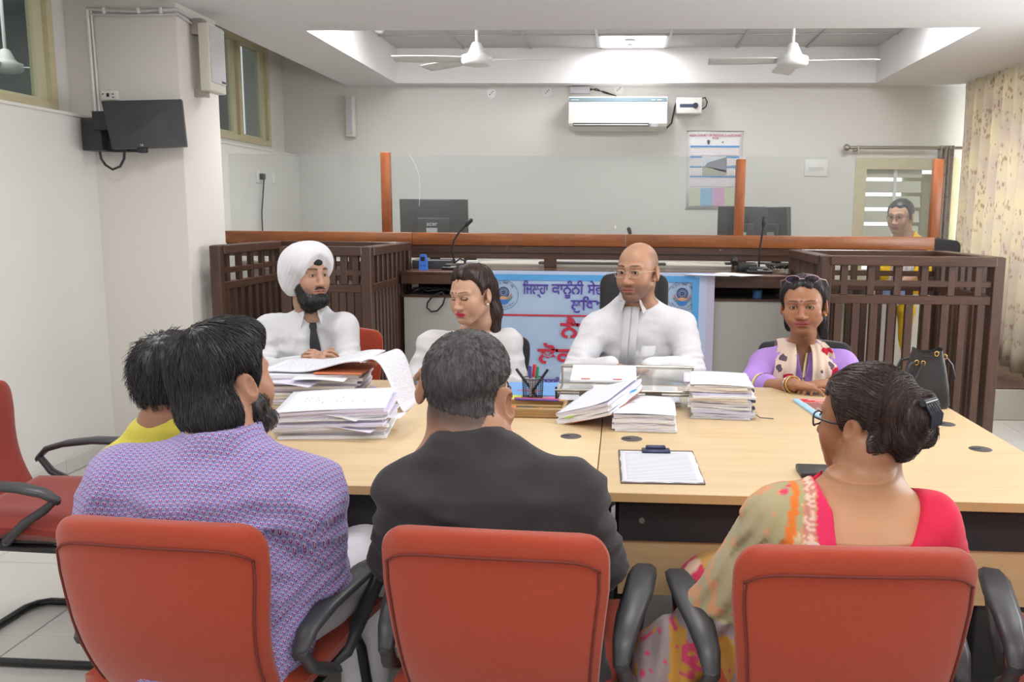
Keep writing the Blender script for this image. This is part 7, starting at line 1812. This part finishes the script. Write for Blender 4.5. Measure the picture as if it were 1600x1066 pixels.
# pads behind the cup
t = thing('note_pad', 'blue covered pad lying behind the pen cup', 'pad', (-.36, 3.35, TZ)); Mp = Matrix.Translation((-.35, 3.37, TZ)) @ Matrix.Rotation(R_(3), 4, 'Z')
obj('pages', MB().rbox((-.1, -.14, .001), (.1, .12, .014), .002, 1, Mp), M_paper, t); obj('cover', MB().box((-.102, -.141, .014), (.102, .121, .016), Mp), C_('pad_blue', (104, 164, 230)), t)
obj('cover_print', MB().prism([(-.05, -.06), (.02, -.075), (.05, -.05), (.0, -.03), (-.06, -.04)], .0161, .017, Mp), C_('pad_print', (190, 110, 150)), t)
tag(obj('sticky_pad', MB().rbox((-.45, 3.13, TZ), (-.37, 3.205, TZ + .022), .002, 1), C_('pad_green', (196, 224, 72))), 'yellow-green sticky pad left of the pen cup', 'sticky notes')
tag(obj('sticky_pad', MB().rbox((-.285, 3.20, TZ), (-.235, 3.25, TZ + .01), .002, 1, None), C_('note_pink', (238, 128, 196))), 'small pink sticky pad between the pen cup and the clear document stand', 'sticky notes')
# clear acrylic document stand
t = thing('document_stand', 'clear acrylic document stand with steel rails in front of the bald man', 'document stand', (.03, 3.25, TZ)); X0, X1, Y0, Y1 = -.235, .285, 3.10, 3.42; Zf, Zb = TZ + .065, TZ + .10
M_acry = glass_mat('acrylic', (.97, .97, .96), 1.25, .05, .09)
vs = lambda z0, z1, th: [(X0, Y0, z0), (X1, Y0, z0), (X1, Y1, z1), (X0, Y1, z1), (X0, Y0, z0 - th), (X1, Y0, z0 - th), (X1, Y1, z1 - th), (X0, Y1, z1 - th)]
fs_ = [(0, 1, 2, 3), (7, 6, 5, 4), (0, 4, 5, 1), (1, 5, 6, 2), (2, 6, 7, 3), (3, 7, 4, 0)]
obj('top_sheet', MB().add(vs(Zf, Zb, .005), fs_, False), M_acry, t); obj('shelf_sheet', MB().add(vs(TZ + .018, TZ + .022, .004), fs_, False), M_acry, t)
for y, z, r in ((Y0, Zf, .006), (Y1, Zb, .008), (Y0 + .03, Zf - .018, .004)): obj('rail', MB().cyl((X0 - .005, y, z), (X1 + .005, y, z), r, n=10), M_steel, t)
for x in (X0, X1):
    for y, z in ((Y0, Zf), (Y1, Zb)): obj('leg', MB().cyl((x, y, TZ), (x, y, z + (.012 if y == Y0 else 0)), .004, n=8), M_blackm, t)
    obj('side_rod', MB().tube([(x, Y0, TZ + .02), (x, Y1, TZ + .024)], .004, 8), M_blackm, t)
for x in (-.12, .12): obj('corner_clip', MB().rbox((x - .03, Y0 - .008, Zf - .022), (x + .03, Y0 + .012, Zf + .003), .002, 1), mat('clip_brown', (120, 112, 100), .4, .4), t)
for k_, (x, w__, lab) in enumerate(((-.13, .2, 'printed sheets lying in the left of the document stand'), (.12, .21, 'typed page lying in the right of the document stand'))):
    sh = sheetgrid(lambda u, v: (x + (u - .5) * w__, 3.12 + .28 * v, TZ + .0235 + .002 * math.sin(u * 3) + .003 * v), M_print, 'paper_sheet', None); tag(sh, lab, 'paper')
t = thing('report', 'white papers with red marks lying on the document stand', 'papers', (-.06, 3.32, Zb)); zz = lambda y: Zf + (y - Y0) / (Y1 - Y0) * (Zb - Zf) + .0015
obj('sheaf', MB().add([(x, y, zz(y) + h_) for h_ in (0, .007) for x, y in ((-.19, 3.2), (.06, 3.2), (.06, 3.41), (-.19, 3.41))], [(3, 2, 1, 0), (4, 5, 6, 7), (0, 1, 5, 4), (1, 2, 6, 5), (2, 3, 7, 6), (3, 0, 4, 7)], False), M_paper, t)
for x in (-.15, -.03): obj('red_mark', MB().box((x, 3.21, zz(3.22) + .0075), (x + .035, 3.225, zz(3.22) + .0085)), C_('mark_red', (222, 90, 90)), t)
# phone, booklet, bag and small things
t = thing('mobile_phone', 'mobile phone with a gold rim at the far edge of the table', 'phone', (-.86, 3.45, TZ)); Mp = Matrix.Translation((-.86, 3.44, TZ)) @ Matrix.Rotation(R_(-12), 4, 'Z')
obj('body', MB().rbox((-.037, -.078, .0005), (.037, .078, .009), .004, 2, Mp), M_gold, t); obj('screen', MB().rbox((-.033, -.074, .0085), (.033, .074, .0098), .002, 1, Mp), mat('phone_glass', (96, 104, 98), .12), t)
t = thing('booklet', 'colour-printed booklet with a red heading in front of the woman in lilac', 'booklet', (.75, 3.18, TZ)); Mp = Matrix.Translation((.765, 3.17, TZ)) @ Matrix.Rotation(R_(6), 4, 'Z')
obj('pages', MB().rbox((-.09, -.14, .0005), (.09, .14, .009), .001, 1, Mp), C_('booklet_blue', (160, 206, 236)), t)
for nm, a_, b_, c in (('cover_panel', (-.07, -.13), (.085, .135), (226, 232, 238)), ('heading_band', (-.068, .07), (.083, .13), (206, 50, 56)), ('cover_photo', (-.066, -.06), (.08, .065), (150, 96, 92))): obj(nm, MB().box((*a_, .009 + (.0006 if nm != 'cover_panel' else 0)), (*b_, .0096 + (.0006 if nm != 'cover_panel' else 0)), Mp), C_('bk_' + nm, c), t)
mb = MB(); rnd = random.Random(2)
for k_ in range(26): x, y = rnd.uniform(-.06, .07), rnd.uniform(-.05, .055); mb.box((x, y, .0102), (x + .009, y + .014, .0106), Mp)
o = obj('photo_figures', mb, C_('bk_fig', (216, 190, 170)), t); o['kind'] = 'stuff'
obj('heading_lines', MB().box((-.04, .105, .0102), (.06, .117, .0106), Mp).box((-.02, .085, .0102), (.05, .094, .0106), Mp), C_('bk_head', (238, 200, 190)), t)
t = thing('handbag', 'black leather handbag standing on the far right corner of the table', 'handbag', (1.135, 3.26, TZ)); M_lea = mat('black_leather', (46, 46, 48), .42, 0, .5, .06, 8, .35, 90, .003)
mb = MB(); bx_ = 1.14; yb_ = 3.26; secs = [(0, .078, .055), (.012, .084, .062), (.08, .078, .056), (.15, .066, .044), (.20, .052, .034), (.215, .05, .036)]
vs = []; NS = 28
for z, rx, ry in secs:
    for k_ in range(NS):
        a_ = 2 * math.pi * k_ / NS; e_ = .45; cx, sy = math.cos(a_), math.sin(a_)
        vs.append((bx_ + rx * math.copysign(abs(cx) ** e_, cx), yb_ + ry * math.copysign(abs(sy) ** e_, sy), TZ + z + (.008 * math.cos(2 * a_) if z > .19 else 0)))
mb.add(vs, [(i * NS + k_, i * NS + (k_ + 1) % NS, (i + 1) * NS + (k_ + 1) % NS, (i + 1) * NS + k_) for i in range(len(secs) - 1) for k_ in range(NS)], True); mb.add(vs, [tuple(range(NS))[::-1]], False)
mb.add([(x_, y_, z_ - .014) for x_, y_, z_ in vs[-NS:]], [tuple(range(NS))], False); obj('body', mb, M_lea, t)
for sy in (-1, 1): obj('handle', MB().tube([(bx_ - .05, yb_ + sy * .042, TZ + .175), (bx_ - .075, yb_ + sy * .052, TZ + .165), (bx_ - .092, yb_ + sy * .058, TZ + .12), (bx_ - .085, yb_ + sy * .062, TZ + .08), (bx_ - .06, yb_ + sy * .062, TZ + .10), (bx_ - .03, yb_ + sy * .052, TZ + .17)], .0065, 8), M_lea, t)
obj('strap', MB().tube([(bx_ + .066, yb_, TZ + .19), (bx_ + .09, yb_ - .01, TZ + .16), (bx_ + .103, yb_ - .015, TZ + .11), (bx_ + .095, yb_ - .01, TZ + .1)], .008, 8, flat=.5), M_lea, t)
for x, y, z in ((-.052, -.046, .172), (-.03, -.05, .17), (.062, -.01, .19), (.02, -.04, .205)): obj('gold_ring', MB().tube([Vector((bx_ + x + .007 * math.cos(a_), yb_ + y - .002, TZ + z + .009 * math.sin(a_))) for a_ in [2 * math.pi * j_ / 12 for j_ in range(12)]], .002, 6, True), M_gold, t)
q = atz(1272, 744, TZ); tag(obj('wallet', MB().rbox((q.x - .04, q.y - .03, TZ + .0005), (q.x + .06, q.y + .06, TZ + .018), .005, 2), M_black), 'black wallet at the table edge beside the woman in the sari', 'wallet')
pen('red pen lying by the left stacks of paper', (-1.22, 2.72, TZ + .006), (-1.14, 2.735, TZ + .006), .005, C_('pen_red', (206, 56, 70)), C_('pen_black', (46, 46, 50)), None, 'pen', .25)
# small things seen through the right witness box
q = at(1298, 468, 6.5)
tag(obj('yellow_tub', MB().lathe([(.04, .0), (.042, .04), (.045, .042), (.045, .055), (.0, .056)], 16, Matrix.Translation((q.x, 6.53, .882))), C_('tub_yellow', (226, 196, 40))), 'yellow lidded tub on the low desk behind the right witness box', 'tub')
for k_, (px, c, lab) in enumerate(((1395, (120, 130, 170), 'stack of blue-edged papers on the low desk in front of the woman in yellow'), (1330, (60, 60, 64), 'dark tray of papers on the low desk behind the right witness box'))):
    q = at(px, 470, 6.5); tag(obj('paper_tray', MB().rbox((q.x - .1, 6.46, .8805), (q.x + .1, 6.6, .93), .004, 1).rbox((q.x - .095, 6.462, .93), (q.x + .09, 6.6, .955), .003, 1), C_('tray_%d' % k_, c)), lab, 'papers')
